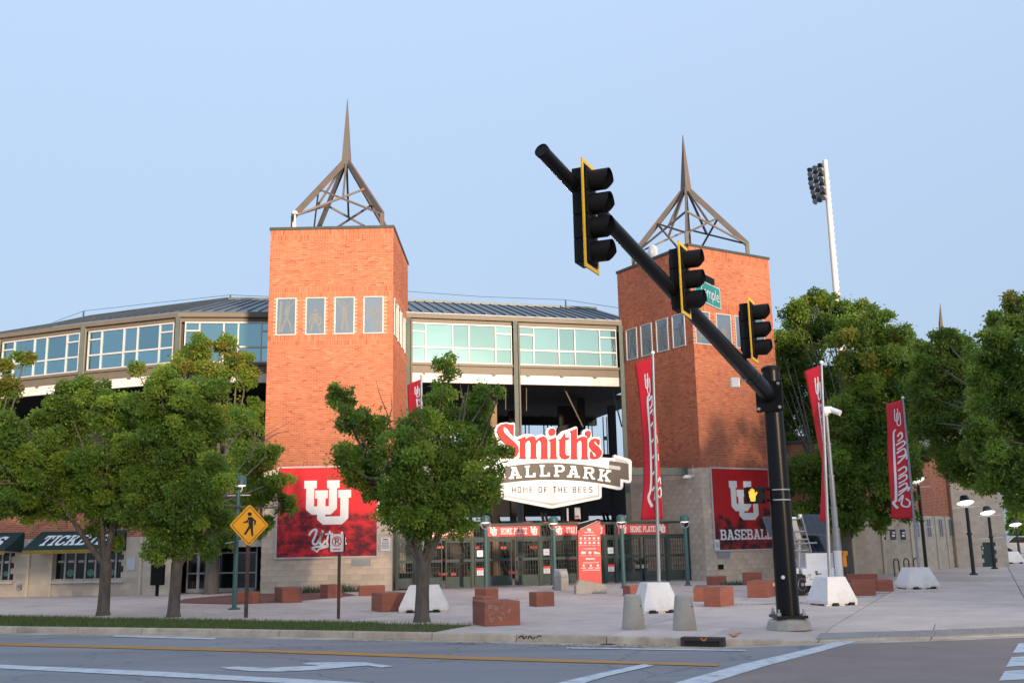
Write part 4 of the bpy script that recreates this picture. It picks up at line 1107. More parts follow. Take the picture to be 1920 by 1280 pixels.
for a, b, txt, lab in ((796, 886, 'UTAH BASEBALL', 'red gate sign on the far left, half hidden by the tree'), (913, 1011, 'HOME PLATE', 'red home plate gate sign left of the centre'),
                       (1036, 1133, 'UTAH BASEBALL', 'red baseball gate sign partly behind the red totem'), (1157, 1251, 'HOME PLATE', 'red home plate gate sign on the right, behind the flag pole')):
    u0, u1 = GP.uv(a, 1005)[0], GP.uv(b, 1005)[0]
    t = thing('gate_sign', GP.pt((u0+u1)/2, TR+.11, .06), lab, 'sign', 'signs above the gates')
    m = MB(); m.pbox(GP, u0, u1, TR+.11, HT-.11, 0.02, 0.075); obj('panel', m, 'redsign', t)
    m = MB(); w = u1-u0; z0, z1 = TR+.17, HT-.16
    uu_logo(m, GP, u0+.06*w-.03, z0-.02, u0+.06*w+.25, z1+.03, 0.076, 0.079); uu_logo(m, GP, u1-.06*w-.25, z0-.02, u1-.06*w+.03, z1+.03, 0.076, 0.079)
    slab_text(m, GP, txt, u0+.25*w, z0+.02, u1-.25*w, z1-z0-.04, 0.076, 0.079, 0.09)
    obj('lettering', m, 'letter', t, kind='stuff')
# beam and canopy edge between the towers that carries the big sign
m = MB(); m.pbox(GP, 0.1, GP.L+0.6, 4.16, 4.46, -0.15, 0.15)
obj('canopy_beam', m, 'beam', label='green steel beam spanning between the towers above the gate', cat='beam')

# ================================================================== BIG SIGN (script word, ribbon, shield)
PS = GP.shift(0.45)
X = lambda pts: [PS.uv(900+x/6.4, 780+y/6.4) for x, y in pts]
sign = thing('ballpark_sign', PS.pt(PS.uv(1035, 900)[0], PS.uv(1035, 950)[1]), 'large white sign with red script letters, dark ribbon and shield between the towers', 'sign')
back = [(160,175),(180,120),(230,88),(310,78),(345,90),(385,80),(402,92),(402,240),(430,255),(480,232),(540,218),(600,222),(640,240),(700,225),(745,228),(778,245),(770,190),(785,152),(830,132),(875,146),(895,190),(892,236),(915,238),(965,185),(1000,175),(1050,160),(1130,128),(1150,138),(1152,238),(1205,230),(1207,195),(1225,168),(1270,155),(1305,178),(1318,210),(1318,255),(1412,256),(1424,270),(1425,350),(1450,420),(1450,480),(1435,497),(1585,505),(1585,475),(1602,464),(1780,520),(1800,545),(1800,770),(1785,800),(1750,805),(1700,790),(1698,850),(1680,880),(1640,885),(1440,845),(1440,975),(1422,992),(862,1105),(828,1105),(248,992),(230,975),(230,845),(30,885),(-10,880),(-28,850),(-30,790),(-80,805),(-115,800),(-130,770),(-130,545),(-110,520),(66,464),(85,475),(85,505),(215,500),(170,440),(195,330),(165,240)]
m = MB(); m.prism(PS, X(back), 0.0, 0.16); obj('backing', m, 'signwhite', sign)
arcT = [(x, 562+0.000155*(x-835)**2) for x in range(40, 1680, 80)]
arcB = [(x, 765+0.000125*(x-835)**2) for x in range(0, 1700, 80)]
rib = [(p[0], p[1]) for p in arcT if 100 <= p[0] <= 1570]
rib = [(8, 760), (-95, 770), (-92, 575), (140, 545), (142, 628)]+[p for p in arcT if 150 < p[0] < 1530]+[(1528, 640), (1530, 545), (1545, 537), (1760, 575), (1765, 770), (1662, 752), (1660, 850)]+[p for p in arcB[::-1] if 20 < p[0] < 1640]+[(10, 850)]
m = MB(); m.prism(PS, X(rib), 0.16, 0.175); obj('ribbon', m, 'signdark', sign)
for nm, pts, mt in (('ribbon_fold', [(1530, 588), (1655, 605), (1668, 625), (1655, 650), (1530, 632)], 'signgrey'), ('ribbon_shade', [(1605, 498), (1752, 545), (1752, 570), (1605, 548)], 'signgrey'),
                    ('ribbon_fold', [(140, 588), (15, 605), (2, 625), (15, 650), (140, 632)], 'signgrey')):
    m = MB(); m.prism(PS, X(pts), 0.16, 0.180); obj(nm, m, mt, sign)
m = MB(); m.prism(PS, X([(260, 822)]+[p for p in arcB if 270 < p[0] < 1405]+[(1412, 822), (1412, 965), (850, 1072), (260, 965)]), 0.16, 0.167); obj('shield_border', m, 'signgrey', sign)
m = MB(); m.prism(PS, X([(278, 812)]+[p for p in arcB if 290 < p[0] < 1385]+[(1392, 812), (1392, 945), (850, 1047), (278, 945)]), 0.16, 0.171); obj('shield', m, 'signwhite', sign)
def ell(cx, cy, rx, ry, k=20): return [(cx+rx*cos(2*pi*i/k), cy+ry*sin(2*pi*i/k)) for i in range(k)]
SM = dict(S=[[(385,110),(383,245),(345,205),(320,160),(285,132),(264,142),(260,170),(277,210),(340,270),(400,322),(438,372),(445,430),(420,482),(370,510),(310,508),(250,482),(205,440),(203,392),(245,440),(300,478),(348,486),(372,460),(362,420),(318,372),(250,302),(206,242),(188,190),(195,140),(230,107),(290,93),(340,106)]],
  m=[[(430,285),(525,248),(527,290),(522,330),(522,490),(535,515),(445,515),(462,490),(462,305)], [(522,285),(560,256),(605,243),(640,260),(652,300),(652,490),(665,515),(577,515),(592,490),(592,320),(575,295),(550,300),(522,335)], [(651,300),(690,260),(735,246),(770,262),(785,300),(785,490),(795,518),(702,518),(717,490),(717,320),(700,295),(680,300),(651,338)]],
  i=[[(800,290),(890,258),(893,490),(908,518),(812,518),(828,490),(828,310)], ell(842,195,40,45)],
  t=[[(918,285),(950,275),(1000,205),(1000,262),(1050,258),(1035,290),(1000,292),(1000,450),(1015,475),(1055,478),(1040,510),(1000,522),(960,510),(935,470),(935,300)]],
  h=[[(1055,185),(1138,152),(1138,490),(1150,520),(1065,520),(1075,490),(1075,208)], [(1136,288),(1175,256),(1220,248),(1255,265),(1262,300),(1262,490),(1278,520),(1190,520),(1202,490),(1202,320),(1190,295),(1165,300),(1136,335)]],
  q=[ell(1272,213,32,34), [(1303,225),(1292,258),(1264,280),(1256,270),(1272,248)]],
  s=[[(1410,285),(1408,350),(1395,345),(1375,312),(1352,302),(1342,316),(1352,337),(1400,375),(1435,425),(1432,470),(1400,510),(1350,520),(1300,508),(1303,425),(1320,437),(1335,480),(1360,492),(1375,475),(1365,450),(1320,415),(1290,370),(1288,320),(1310,286),(1350,271),(1385,280)]])
for k, polys in SM.items():
    m = MB()
    for q, pg in enumerate(polys): m.prism(PS, X(pg), 0.16, 0.235+q*.001)
    obj('script_letter', m, 'letterred', sign)
for c, cx, cy, tilt in (('B', 215, 695, .11), ('A', 392, 682, .08), ('L', 575, 666, .045), ('L', 750, 660, .015), ('P', 922, 661, -.015), ('A', 1094, 670, -.05), ('R', 1283, 688, -.085), ('K', 1466, 716, -.12)):
    m = MB(); w0 = SLAB[c][0]; hh = 142; ww = 148*w0/.86
    for q, pg in enumerate(SLAB[c][1]):
        pts = []
        for a, b in pg:
            dx, dy = (a-w0/2)/w0*ww*0.92, -(b-.5)*hh
            pts.append((cx+dx*cos(tilt)+dy*sin(tilt), cy+dy*cos(tilt)-dx*sin(tilt)))
        m.prism(PS, X(pts), 0.175, 0.255+q*.0008)
    obj('block_letter', m, 'letter', sign)
a = PS.uv(900+372/6.4, 780+918/6.4); b = PS.uv(900+1322/6.4, 780+850/6.4)
txt = 'HOME OF THE BEES'; tw = [(.62 if c == 'M' else .5)+.5 if c in SANS else .62 for c in txt]; kx = (b[0]-a[0])/(sum(tw)-.5); x = 0.0
for c, w in zip(txt, tw):
    if c in SANS:
        m = MB(); sans_text(m, PS, c, a[0]+x*kx, a[1], a[0]+(x+w-.5)*kx, b[1]-a[1], 0.171, 0.180); obj('small_letter', m, 'ink', sign)
    x += w
for x in (955, 1115):
    u, _ = PS.uv(x, 900); m = MB(); m.pbox(PS, u-.05, u+.05, 3.3, 5.0, -0.62, -0.002); obj('bracket', m, 'beam', sign)
# ================================================================== TICKET WING (left) and SERVICE WING (right)
def wall_core(name, P, u0, u1, z0, z1, holes, n0, n1, mat, parent):
    es = sorted({u0, u1, *[min(max(h[0], u0), u1) for h in holes], *[min(max(h[2], u0), u1) for h in holes]})
    m = MB()
    for a, b in zip(es[:-1], es[1:]):
        if b-a < 1e-4: continue
        c = (a+b)/2; z = z0
        for h in sorted([h for h in holes if h[0] < c < h[2]], key=lambda h: h[1]):
            if h[1] > z: m.pbox(P, a, b, z, h[1], n0, n1)
            z = max(z, h[3])
        if z < z1: m.pbox(P, a, b, z, z1, n0, n1)
    return obj(name, m, mat, parent)
TP = Plane((-29, 38.8), (-9.27, 37.3))
wing = thing('ticket_building', TP.pt(TP.L/2, 0), 'low block and brick ticket building behind the trees on the left', 'building')
hz = lambda px0, py0, px1, py1: (TP.uv(px0, py0)[0], TP.uv(px0, py1)[1], TP.uv(px1, py1)[0], TP.uv(px1, py0)[1])
H1, H0, HD = hz(100, 1035, 230, 1089), hz(-70, 1036, 24, 1091), list(hz(334, 1024, 489, 1117)); HD[1] = -0.01; HD = tuple(HD)
H1 = (H1[0], H1[1], H1[2], H0[3]); zs = TP.uv(60, 1010)[1]
holes = [H0, H1, HD]
wall_core('wall_core', TP, 0, TP.L, -0.1, 4.6, holes, -0.35, -0.0045, 'block_mortar', wing)
wall_blocks(TP, 0, TP.L, 0, zs, wing, holes=holes)
bricks('brickwork', TP, 0, TP.L, zs, 4.6, 0.205, 0.0685, wing)
m = MB(); m.pbox(TP, -.05, TP.L, 4.6, 4.72, -5.0, 0.06); obj('roof_slab', m, 'coping', wing)
m = MB(); m.pbox(TP, 0, TP.L, -0.05, 4.55, -1.6, -1.5); obj('inner_wall', m, 'dark', wing)
for px in (52, 95, 262):
    u = TP.uv(px, 1060)[0]; m = MB(); m.pbox(TP, u, u+0.09, 0, zs-.02, 0.001, 0.07); obj('pilaster', m, 'block_mortar', wing)
for k, H in enumerate((H0, H1)):
    w = thing('ticket_window', TP.pt((H[0]+H[2])/2, H[1])-parent_loc(wing)); w.parent = wing
    m = MB(); m.pbox(TP, H[0]-.05, H[2]+.05, H[1]-.08, H[1]-.002, -0.2, 0.14); obj('sill', m, 'frame', w)
    npn = 7; dw = (H[2]-H[0])/npn
    for q in range(npn):
        a = H[0]+q*dw
        m = MB(); m.pbox(TP, a+.03, a+dw-.03, H[1]+.05, H[3]-.05, -0.26, -0.24); obj('pane', m, 'darkglass', w)
        m = MB(); m.pbox(TP, a-.028, a+.028, H[1], H[3], -0.28, -0.18); obj('mullion', m, 'frame', w)
        if q in (1, 3, 5):
            m = MB(); c = a+dw/2; r = dw*.36; z = H[1]+.28
            m.prism(TP, [(c+r*cos(t*pi/8), z+r*.95*sin(t*pi/8)) for t in range(16)], -0.238, -0.232); obj('round_poster', m, 'mint', w)
        m = MB(); m.pbox(TP, a+dw*.22, a+dw*.78, H[1]+.66, H[1]+.74, -0.238, -0.233); obj('price_card', m, 'cyan', w)
d = thing('entrance_door', TP.pt((HD[0]+HD[2])/2, 0)-parent_loc(wing)); d.parent = wing
m = MB()
dz = HD[3]
xs_ = [TP.uv(x, 1080)[0] for x in (336, 358, 388, 396, 428, 470, 486)]
m = MB(); m.pbox(TP, HD[0], HD[2], 0, dz, -1.05, -1.0); obj('dark_lobby', m, 'dark', d)
for a, b in ((xs_[0], xs_[1]), (xs_[1], xs_[2]), (xs_[3], xs_[4]), (xs_[4], xs_[5])):
    m = MB(); m.pbox(TP, a+.05, b-.05, 0.18, dz*.86, -0.72, -0.70); obj('pane', m, 'darkglass', d)
    m = MB()
    for c in (a, b-.05): m.pbox(TP, c, c+.05, 0.02, dz, -0.75, -0.66)
    for z in (0.02, dz*.42, dz*.86): m.pbox(TP, a+.052, b-.052, z, z+(.15 if z < .1 else .05), -0.74, -0.665)
    obj('door_frame', m, 'galv', d)
for px0, px1, lab, txt, vis in ((63, 236, 'dark green ticket awning with mustard edge behind the left tree trunks', 'TICKETS', 1), (-130, 44, 'dark green ticket awning cut by the left picture edge', 'TICKETS', 0)):
    u0, z1 = TP.uv(px0+16, 995); u1, z0 = TP.uv(px1, 1028)
    z1 = TP.uv(60, 998)[1]; z0 = TP.uv(60, 1031)[1]
    w = thing('awning', TP.pt((u0+u1)/2, z0, 0), lab, 'awning', 'awnings over the ticket windows')
    dep = 0.85; m = MB()
    a, b, c, e = TP.pt(u0, z1, 0.01), TP.pt(u1, z1, 0.01), TP.pt(u1-.22, z0, dep), TP.pt(u0-.22, z0, dep)
    up = TP.N*.02+Vector((0, 0, .02))
    m.hexa([e, c, b, a], [e+up, c+up, b+up, a+up]); obj('canvas', m, 'awning', w)
    for p, q, r in ((a, e, TP.pt(u0, z0-.08, .01)), (b, c, TP.pt(u1, z0-.08, .01))):
        m = MB(); k = TP.U*.012; m.add([p-k, q-k, r-k, p+k, q+k, r+k], [(0, 1, 2), (5, 4, 3), (0, 3, 4, 1), (1, 4, 5, 2), (2, 5, 3, 0)]); obj('side_canvas', m, 'awning', w)
    m = MB(); m.pbox(TP, u0-.22, u1-.22, z0-.14, z0, dep-.01, dep+.015); obj('valance', m, 'mustard', w)
    # lettering laid on the slope
    class Sl: pass
    SP = Sl(); U_ = TP.U; V_ = (a-e-TP.U*.22).normalized(); N_ = U_.cross(V_).normalized(); O_ = e+up
    SP.pt = lambda u, z, n=0.0: O_+U_*u+V_*z+N_*n
    ln = (a-e).length; m = MB()
    slab_text(m, SP, txt, 0.45, ln*.2, (u1-u0)-.35, ln*.55, 0.002, 0.006, 0.1, 0.25); obj('lettering', m, 'letter', w, kind='stuff')
plate('wall_notice', TP, 238.5, 1044, 253, 1068, 'cyan', 'pale framed poster on the wall right of the ticket window', 'notice', 0.03)
m = MB(); q = G(294, 1117); m.box((q.x, q.y, .28), (.1, .1, .56)); m.box((q.x, q.y, .74), (.42, .3, .72)); m.box((q.x, q.y-.16, .95), (.3, .02, .12))
obj('drop_box', m, 'blackm', label='black box on a short post beside the ticket entrance', cat='box', bevel=0.01)
a = TP.uv(38, 1100); m = MB(); p = TP.pt(a[0], a[1]); m.box(p+TP.N*.09, (.16, .16, .2)); m.tube([p+TP.N*.1, p+TP.N*.25+Vector((.1, 0, .1))], .05, 8); obj('wall_hydrant', m, 'galv', label='small metal hose connection low on the left block wall', cat='hydrant')

# right-hand service wing
RW = [RC+RTU*4.5+RTF.N*-2.2, G(1600, 1078), G(1712, 1072), G(1760, 1067), G(1799, 1062.5)]
for p in RW: p.z = 0
swing = thing('service_wing', RW[2], 'brick and block wing of the ballpark behind the trees on the right', 'building')
for i in range(4):
    P = Plane(RW[i], RW[i+1]); L = P.L
    zc = 2.45; zt_ = 5.6
    wc = wall_core('wall_core', P, 0, L, -.1, zt_, [], -0.4, -0.0045, 'block_mortar', swing)
    wall_blocks(P, 0, L, 0, zc, swing)
    bricks('brickwork', P, 0, L, zc, zt_, 0.205, 0.0685, swing)
    for u in ([0.05, L*.5] if L > 3 else [0.05]):
        m = MB(); m.pbox(P, u, u+.16, 0, zc, 0.002, 0.06); obj('pilaster', m, 'block_mortar', swing)
    m = MB(); m.pbox(P, 0, L, zt_, zt_+.12, -.5, .08); obj('coping', m, 'coping', swing)
    if i >= 2:
        for u in (L*.2, L*.68):
            w = thing('window', P.pt(u, 1.55)-parent_loc(swing)); w.parent = swing
            m = MB(); m.pbox(P, u, u+.55, 1.5, 2.3, 0.001, 0.012); obj('pane', m, 'winglass', w)
            m = MB()
            for c, d_, e_, f_ in ((u-.04, u+.59, 1.46, 1.5), (u-.04, u+.59, 2.3, 2.34), (u-.04, u, 1.5, 2.3), (u+.55, u+.59, 1.5, 2.3), (u+.26, u+.29, 1.5, 2.3)): m.pbox(P, c, d_, e_, f_, 0.001, 0.03)
            obj('frame', m, 'frame', w)
NB = Plane(RW[1], RW[2]); NA = Plane(RW[0], RW[1])
for k, (P, x0, x1, lab) in enumerate(((NA, 1562, 1572, 'dark blue wall banner half hidden behind the pale camera mast'), (NA, 1584, 1597, 'navy and white wall banner just right of the camera mast'), (NB, 1651, 1661, 'navy wall banner left of the striped one, behind the red flag'), (NB, 1668, 1680, 'navy wall banner with yellow stripes behind the red flag'), (NB, 1687, 1698, 'navy wall banner right of the striped one, behind the red flag'))):
    u0, z1 = P.uv(x0, 992); u1, z0 = P.uv(x1, 1011)
    t = thing('hanging_banner', P.pt((u0+u1)/2, z0, .02), lab, 'banner', 'navy banners on the right wing')
    m = MB(); m.pbox(P, u0, u1, z0, z1, .004, .02); obj('cloth', m, 'navy', t)
    m = MB(); w, h = u1-u0, z1-z0
    m.pbox(P, u0+w*.25, u1-w*.2, z0+h*.28, z0+h*.5, .02, .023); m.pbox(P, u0+w*.35, u1-w*.1, z0+h*.6, z0+h*.75, .02, .023); obj('emblem', m, 'letter', t)
    if k == 3:
        m = MB()
        for q in (.1, .8): m.pbox(P, u0, u1, z0+h*q, z0+h*(q+.06), .02, .0225)
        obj('stripe', m, 'mustard', t)
EP = Plane(G(1797, 1063.5), G(1893, 1061))
endb = thing('end_block', EP.pt(EP.L/2, 0), 'plain block-walled building with a green door at the far right', 'building')
u0 = EP.uv(1843, 1061)[0]; u1 = EP.uv(1872, 1061)[0]; dzt = EP.uv(1855, 1016)[1]
wall_core('wall_core', EP, 0, EP.L, -.1, 6.4, [(u0, -.01, u1, dzt)], -3.5, -0.0045, 'block_mortar', endb)
wall_blocks(EP, 0, EP.L, 0, 6.4, endb, holes=[(u0, -.01, u1, dzt)])
m = MB(); m.pbox(EP, u0, u1, 0, dzt, -.2, -.12); dd = obj('door', m, 'doorgreen', endb)
m = MB(); m.pbox(EP, u0+.1, u0+.2, .85, .95, -.12, -.07); obj('handle', m, 'bolt', dd)
m = MB(); m.pbox(EP, 0, EP.L, 6.4, 6.5, -3.55, .05); obj('coping', m, 'coping', endb)
# added poplars, unseen behind the viewpoint: they break up low sun near the ground
for q in range(29):
    c = Vector(((8+q*7.2 if q < 20 else 76.4+(q-20)*7.2)+random.uniform(-.6, .6), (-92 if q < 20 else -99)+random.uniform(-3, 3), -.15)); h = random.uniform(24, 26.4)+(0 if q < 9 else 6.0); hs_ = h/25.2
    t = thing('poplar_sun_blocker', c, 'tall slim poplar added unseen behind the viewpoint to block low sun', 'tree', 'added sun-blocking poplars behind the viewpoint')
    m = MB(); m.lathe(c, [(.5, 0), (.35, 5)], 8); obj('trunk', m, 'bark', t)
    m = MB(); m.lathe(c, [(.4, 1.5), (2.9, 4), (3.35, 7), (3.35, 14.5*hs_), (3.1, 18.4*hs_), (2.0, 22*hs_), (.1, h)], 10); obj('crown', m, M('blocker_leaf', (.05, .09, .03), .8) if q == 0 else 'poplar', t)
    if q == 0: MT['poplar'] = bpy.data.materials['blocker_leaf']
# stadium floodlight mast beyond the right tower
fm = atY(1569, 560, 95); fm.z = 0
ft = atY(1544, 301, 95)
mast = thing('floodlight_mast', fm, 'tall pale stadium floodlight mast above the right-hand trees', 'floodlight')
m = MB(); m.tube([(fm.x, fm.y, 0), (fm.x, fm.y, ft.z)], [0.42, 0.24], 16); obj('pole', m, 'mastpale', mast, smooth=True)
m = MB(); 
for q in range(60): m.box((fm.x+.38-.0026*q, fm.y-.05, 1+q*(ft.z-2)/60), (.22, .05, .05))
obj('climbing_peg', m, 'mastpale', mast, kind='stuff')
for r in range(8):
    z = ft.z-0.7-r*.48; wdt = 1.05-.08*max(0, r-3)
    m = MB(); m.bar((fm.x-.2, fm.y, z), (fm.x-.55-wdt*.3, fm.y-.5, z), .07, .07); m.bar((fm.x-.5-wdt*.5, fm.y-.9, z), (fm.x-.35, fm.y+.9, z), .08, .08); obj('cross_arm', m, 'coping', mast)
    for q in range(3):
        c = Vector((fm.x-.45-wdt*(q+.6)/3, fm.y-.6+q*.6, z-.05)); m = MB()
        m.lathe(c, [(0.10, .28), (0.17, .2), (0.29, -.05), (0.31, -.12), (0.27, -.12)], 12, (.75, .3, .55)); obj('lamp_head', m, 'galv' if (q+r) % 2 else 'coping', mast, smooth=True)
p = atY(1764, 608, 70); m = MB(); q = atY(1763, 568, 70); m.tube([(p.x, p.y, 6), (p.x, p.y, p.z), q], [.22, .16, .01], 8)
obj('distant_spire', m, 'steel', label='thin dark spire tip above the trees at the far right', cat='spire')

# ================================================================== PLAZA FURNITURE
def solve_len(c, d, px_target, z=0.0):
    lo, hi = 0.0, 6.0; s = 1 if proj(c+d)[0] > proj(c)[0] else -1
    for _ in range(40):
        mid = (lo+hi)/2
        if (proj(c+d*mid)[0]-px_target)*s < 0: lo = mid
        else: hi = mid
    return lo
def red_block(xl, xs, xr, yt, yb, ang, label, scr=False):
    """xs: pixel column of the near corner; ang: turn of the block"""
    c = G(xs, yb); a = R(ang)
    dl, dr = Vector((-cos(a), sin(a), 0)), Vector((sin(a), cos(a), 0))
    ll = max(.25, min(2.0, solve_len(c, dl, xl))) if xs-xl > 3 else .5
    lr = max(.25, min(2.0, solve_len(c, dr, xr))) if xr-xs > 3 else .55
    h = atY(xs, yt, c.y).z
    m = MB(); pts = [c, c+dr*lr, c+dr*lr+dl*ll, c+dl*ll]
    m.hexa(pts, [p+Vector((0, 0, h)) for p in pts])
    return obj('stone_block', m, 'redstone', label=label, cat='stone block', group='red sandstone blocks on the plaza', bevel=0.012)
for b in ((444, 476, 488, 1109, 1131, 22, 'small red stone block behind the yellow walking sign post'),
          (514, 529, 566, 1102, 1130, 66, 'red stone block on the gravel, left of the no parking sign'),
          (600, 614, 641, 1096, 1121, 60, 'red stone block directly behind the no parking sign post'),
          (671, 674, 722, 1098, 1117, 78, 'low red stone block against the left tower wall'),
          (696, 716, 762, 1112, 1147, 62, 'red stone block left of the white barrier by the street tree'),
          (890, 912, 935, 1103, 1126, 55, 'rearmost of the three red blocks right of the street tree'),
          (886, 906, 934, 1119, 1136, 58, 'middle of the three red blocks right of the street tree'),
          (886, 909, 976, 1128, 1174, 70, 'large scratched red block at the kerb right of the street tree'),
          (992, 1006, 1040, 1110, 1137, 66, 'lone red stone block in front of the concrete bin'),
          (1180, 1182, 1209, 1098, 1118, 70, 'red stone block peeking out left of the central white barrier'),
          (1325, 1337, 1363, 1080, 1097, 64, 'low red block against the right tower at its left corner'),
          (1301, 1330, 1336, 1102, 1127, 12, 'dark shaded red block behind the bright-ended one right of centre'),
          (1320, 1352, 1377, 1101, 1137, 36, 'red block with one bright orange end right of the bollards'),
          (1394, 1430, 1434, 1072, 1096, 8, 'rear red block against the right tower by the signal pole'),
          (1402, 1441, 1455, 1089, 1120, 24, 'dark red block left of the signal pole behind the orange foot'),
          (1592, 1648, 1652, 1075, 1104, 6, 'long red block behind the trailer on the right'),
          (1599, 1643, 1652, 1086, 1116, 14, 'red block right of the tall flag barrier by the trailer'),
          (1648, 1676, 1679, 1086, 1108, 8, 'rightmost low red stone block')):
    o = red_block(*b)
    if 'scratched' in b[6]:
        P = Plane(G(909, 1174), G(976, 1170)); m = MB()
        for q in range(16):
            x0 = random.uniform(915, 970); y0 = random.uniform(1133, 1165)
            pts = [P.uv(x0+random.uniform(-4, 4)*k, y0+random.uniform(-3, 3)*k) for k in range(4)]
            a2 = R(70); 
        # scratches on the right face
        c = G(909, 1174); dr = Vector((sin(R(70)), cos(R(70)), 0)); PF = Plane(c, c+dr)
        for q in range(22):
            u = random.uniform(.05, .55); z = random.uniform(.12, .38)
            pts = smooth_pts([(u+random.uniform(-.05, .05), z+random.uniform(-.05, .05)) for _ in range(4)], 3)
            stroke(m, PF, pts, .005, .001, .003)
        m2 = obj('chalk_scribble', m, 'bollard', None, kind='stuff')
        w = m2.matrix_basis.copy(); m2.parent = o; m2.location = m2.location-o.location
def barrier(px, py, ang, sx, sy, h, label):
    c = G(px, py)
    a = R(ang); ux, uy = Vector((cos(a), sin(a), 0)), Vector((-sin(a), cos(a), 0))
    c = c+Vector((0, sy/2, 0))
    t = thing('concrete_barrier', c, label, 'barrier', 'white pyramid barriers on the plaza')
    sq = lambda k, z: [c+ux*x*sx/2*k+uy*y*sy/2*k+Vector((0, 0, z)) for x, y in ((-1, -1), (1, -1), (1, 1), (-1, 1))]
    m = MB(); m.hexa(sq(1, .04), sq(1.0, .12)); k = 0.60
    m.v += [tuple(p) for p in sq(k, h)]; n = len(m.v)
    m.f = [f for f in m.f if f != (4, 5, 6, 7)]+[(4, 5, n-3, n-4), (5, 6, n-2, n-3), (6, 7, n-1, n-2), (7, 4, n-4, n-1), (n-4, n-3, n-2, n-1)]
    obj('body', m, 'white', t, bevel=0.012)
    for s in (-.27, .27):
        m = MB(); p = c+ux*sx*s-uy*(sy/2+.002); m.box(p+Vector((0, 0, .035)), (.14, .10, .07), ux, uy); obj('lifting_slot', m, 'rubber', t)
    for x, y in ((-.42, -.4), (.42, -.4), (.42, .4), (-.42, .4), (0, -.4)):
        m = MB(); m.box(c+ux*sx*x+uy*sy*y+Vector((0, 0, .02)), (.16, .1, .04), ux, uy); obj('foot', m, 'white', t)
    return c
B1 = barrier(792, 1148, 2, 1.18, .95, .63, 'white pyramid barrier behind the street tree trunk')
B2 = barrier(1234, 1149, 14, .88, .8, .66, 'white pyramid barrier behind the two concrete bollards')
B3 = barrier(1570, 1135, 22, .88, .8, .66, 'white pyramid barrier beside the trailer right of the signal pole')
B4 = barrier(1731, 1104, 6, 1.02, .9, .63, 'white pyramid barrier under the right-hand trees')
B5 = barrier(1904, 1056, 4, 1.05, .9, .62, 'distant white barrier at the right picture edge')
def bollard(px, py, label):
    c = G(px, py)+Vector((0, .2, 0))
    t = thing('concrete_bollard', c, label, 'bollard', 'concrete bollards at the kerb')
    m = MB(); m.lathe(c, [(.215, 0), (.218, .02), (.158, .585), (.150, .61), (.135, .622)], 28); obj('body', m, 'bollard', t, smooth=True)
    m = MB(); m.lathe(c+Vector((.13, -.13, .42)), [(.014, 0), (.014, .004)], 8, (.6, -.75, .1)); obj('pit', m, 'blackm', t)
bollard(1190.5, 1180, 'left of the two tapered concrete bollards at the kerb'); bollard(1287.5, 1182, 'right of the two tapered concrete bollards at the kerb')
# concrete litter bin
c = G(1053, 1106)+Vector((0, .25, 0)); t = thing('litter_bin', c, 'square concrete litter bin between the gate and the red totem', 'bin')
m = MB(); m.hexa([c+Vector(v) for v in ((-.24, -.24, 0), (.24, -.24, 0), (.24, .24, 0), (-.24, .24, 0))], [c+Vector(v) for v in ((-.25, -.25, .44), (.25, -.25, .44), (.25, .25, .44), (-.25, .25, .44))]); obj('body', m, 'bollard', t, bevel=.01)
m = MB(); m.hexa([c+Vector(v) for v in ((-.25, -.25, .45), (.25, -.25, .45), (.25, .25, .45), (-.25, .25, .45))], [c+Vector(v) for v in ((-.21, -.14, .64), (.21, -.14, .64), (.22, .24, .70), (-.22, .24, .70))]); obj('hood', m, 'bollard', t, bevel=.01)
m = MB(); m.hexa([c+Vector(v) for v in ((-.17, -.24, .49), (.17, -.24, .49), (.16, -.22, .49), (-.16, -.22, .49))], [c+Vector(v) for v in ((-.14, -.185, .60), (.14, -.185, .60), (.14, -.16, .60), (-.14, -.16, .60))]); obj('flap', m, 'bollard', t)
# red totem
c = G(1091, 1113); P = Plane(c, c+Vector((1.0, .16, 0)))
tot = thing('information_totem', P.pt(.3, 0), 'tall red information totem on a concrete foot in front of the gate', 'totem')
uvp = lambda x, y: P.uv(1075+x/8.257, 965+y/8.257)
m = MB(); b0 = uvp(45, 1215); b1 = uvp(518, 1215)
zz = [uvp(150, 1100)[1], uvp(505, 1090)[1]]
m.prism(P, [(b0[0], 0), (b1[0], 0), (b1[0], zz[1]), (uvp(440, 1065)[0], uvp(440, 1065)[1]), (uvp(95, 1000)[0], uvp(95, 1000)[1]), (b0[0], zz[0])], -.3, 0); obj('foot', m, 'bollard', tot, bevel=.01)
m = MB(); pan = [uvp(90, 995), uvp(445, 1072), uvp(420, 92), uvp(80, 240)]
P2 = P; m.prism(P2, pan, -.2, -.04); obj('panel', m, 'redsign', tot)
m = MB(); m.prism(P2, [uvp(80, 238), uvp(415, 90), uvp(410, 42), uvp(80, 135)], -.2, -.06); obj('dark_cap', m, 'blackm', tot)
m = MB(); m.prism(P2, [uvp(108, 212), uvp(108, 222), uvp(380, 98), uvp(378, 88)], -.06, -.035); m.prism(P2, [uvp(80, 130), uvp(80, 138), uvp(412, 46), uvp(412, 38)], -.2, -.05); obj('trim', m, 'frame', tot)
m = MB()
a, b = uvp(218, 205), uvp(280, 250); uu_logo(m, P2, a[0], b[1], b[0], a[1], -.04, -.037)
for x0, x1, y in ((175, 325, 270), (155, 350, 312), (160, 358, 522), (155, 395, 738), (150, 415, 852)):
    m.prism(P2, [uvp(x0, y+4), uvp(x0, y-4), uvp(x1, y-8), uvp(x1, y)], -.04, -.037)
def icon(x, y, rx, ry, k): m.prism(P2, [uvp(x+rx*cos(t*2*pi/k)*random.uniform(.6, 1.1), y+ry*sin(t*2*pi/k)*random.uniform(.6, 1.1)) for t in range(k)], -.04, -.037)
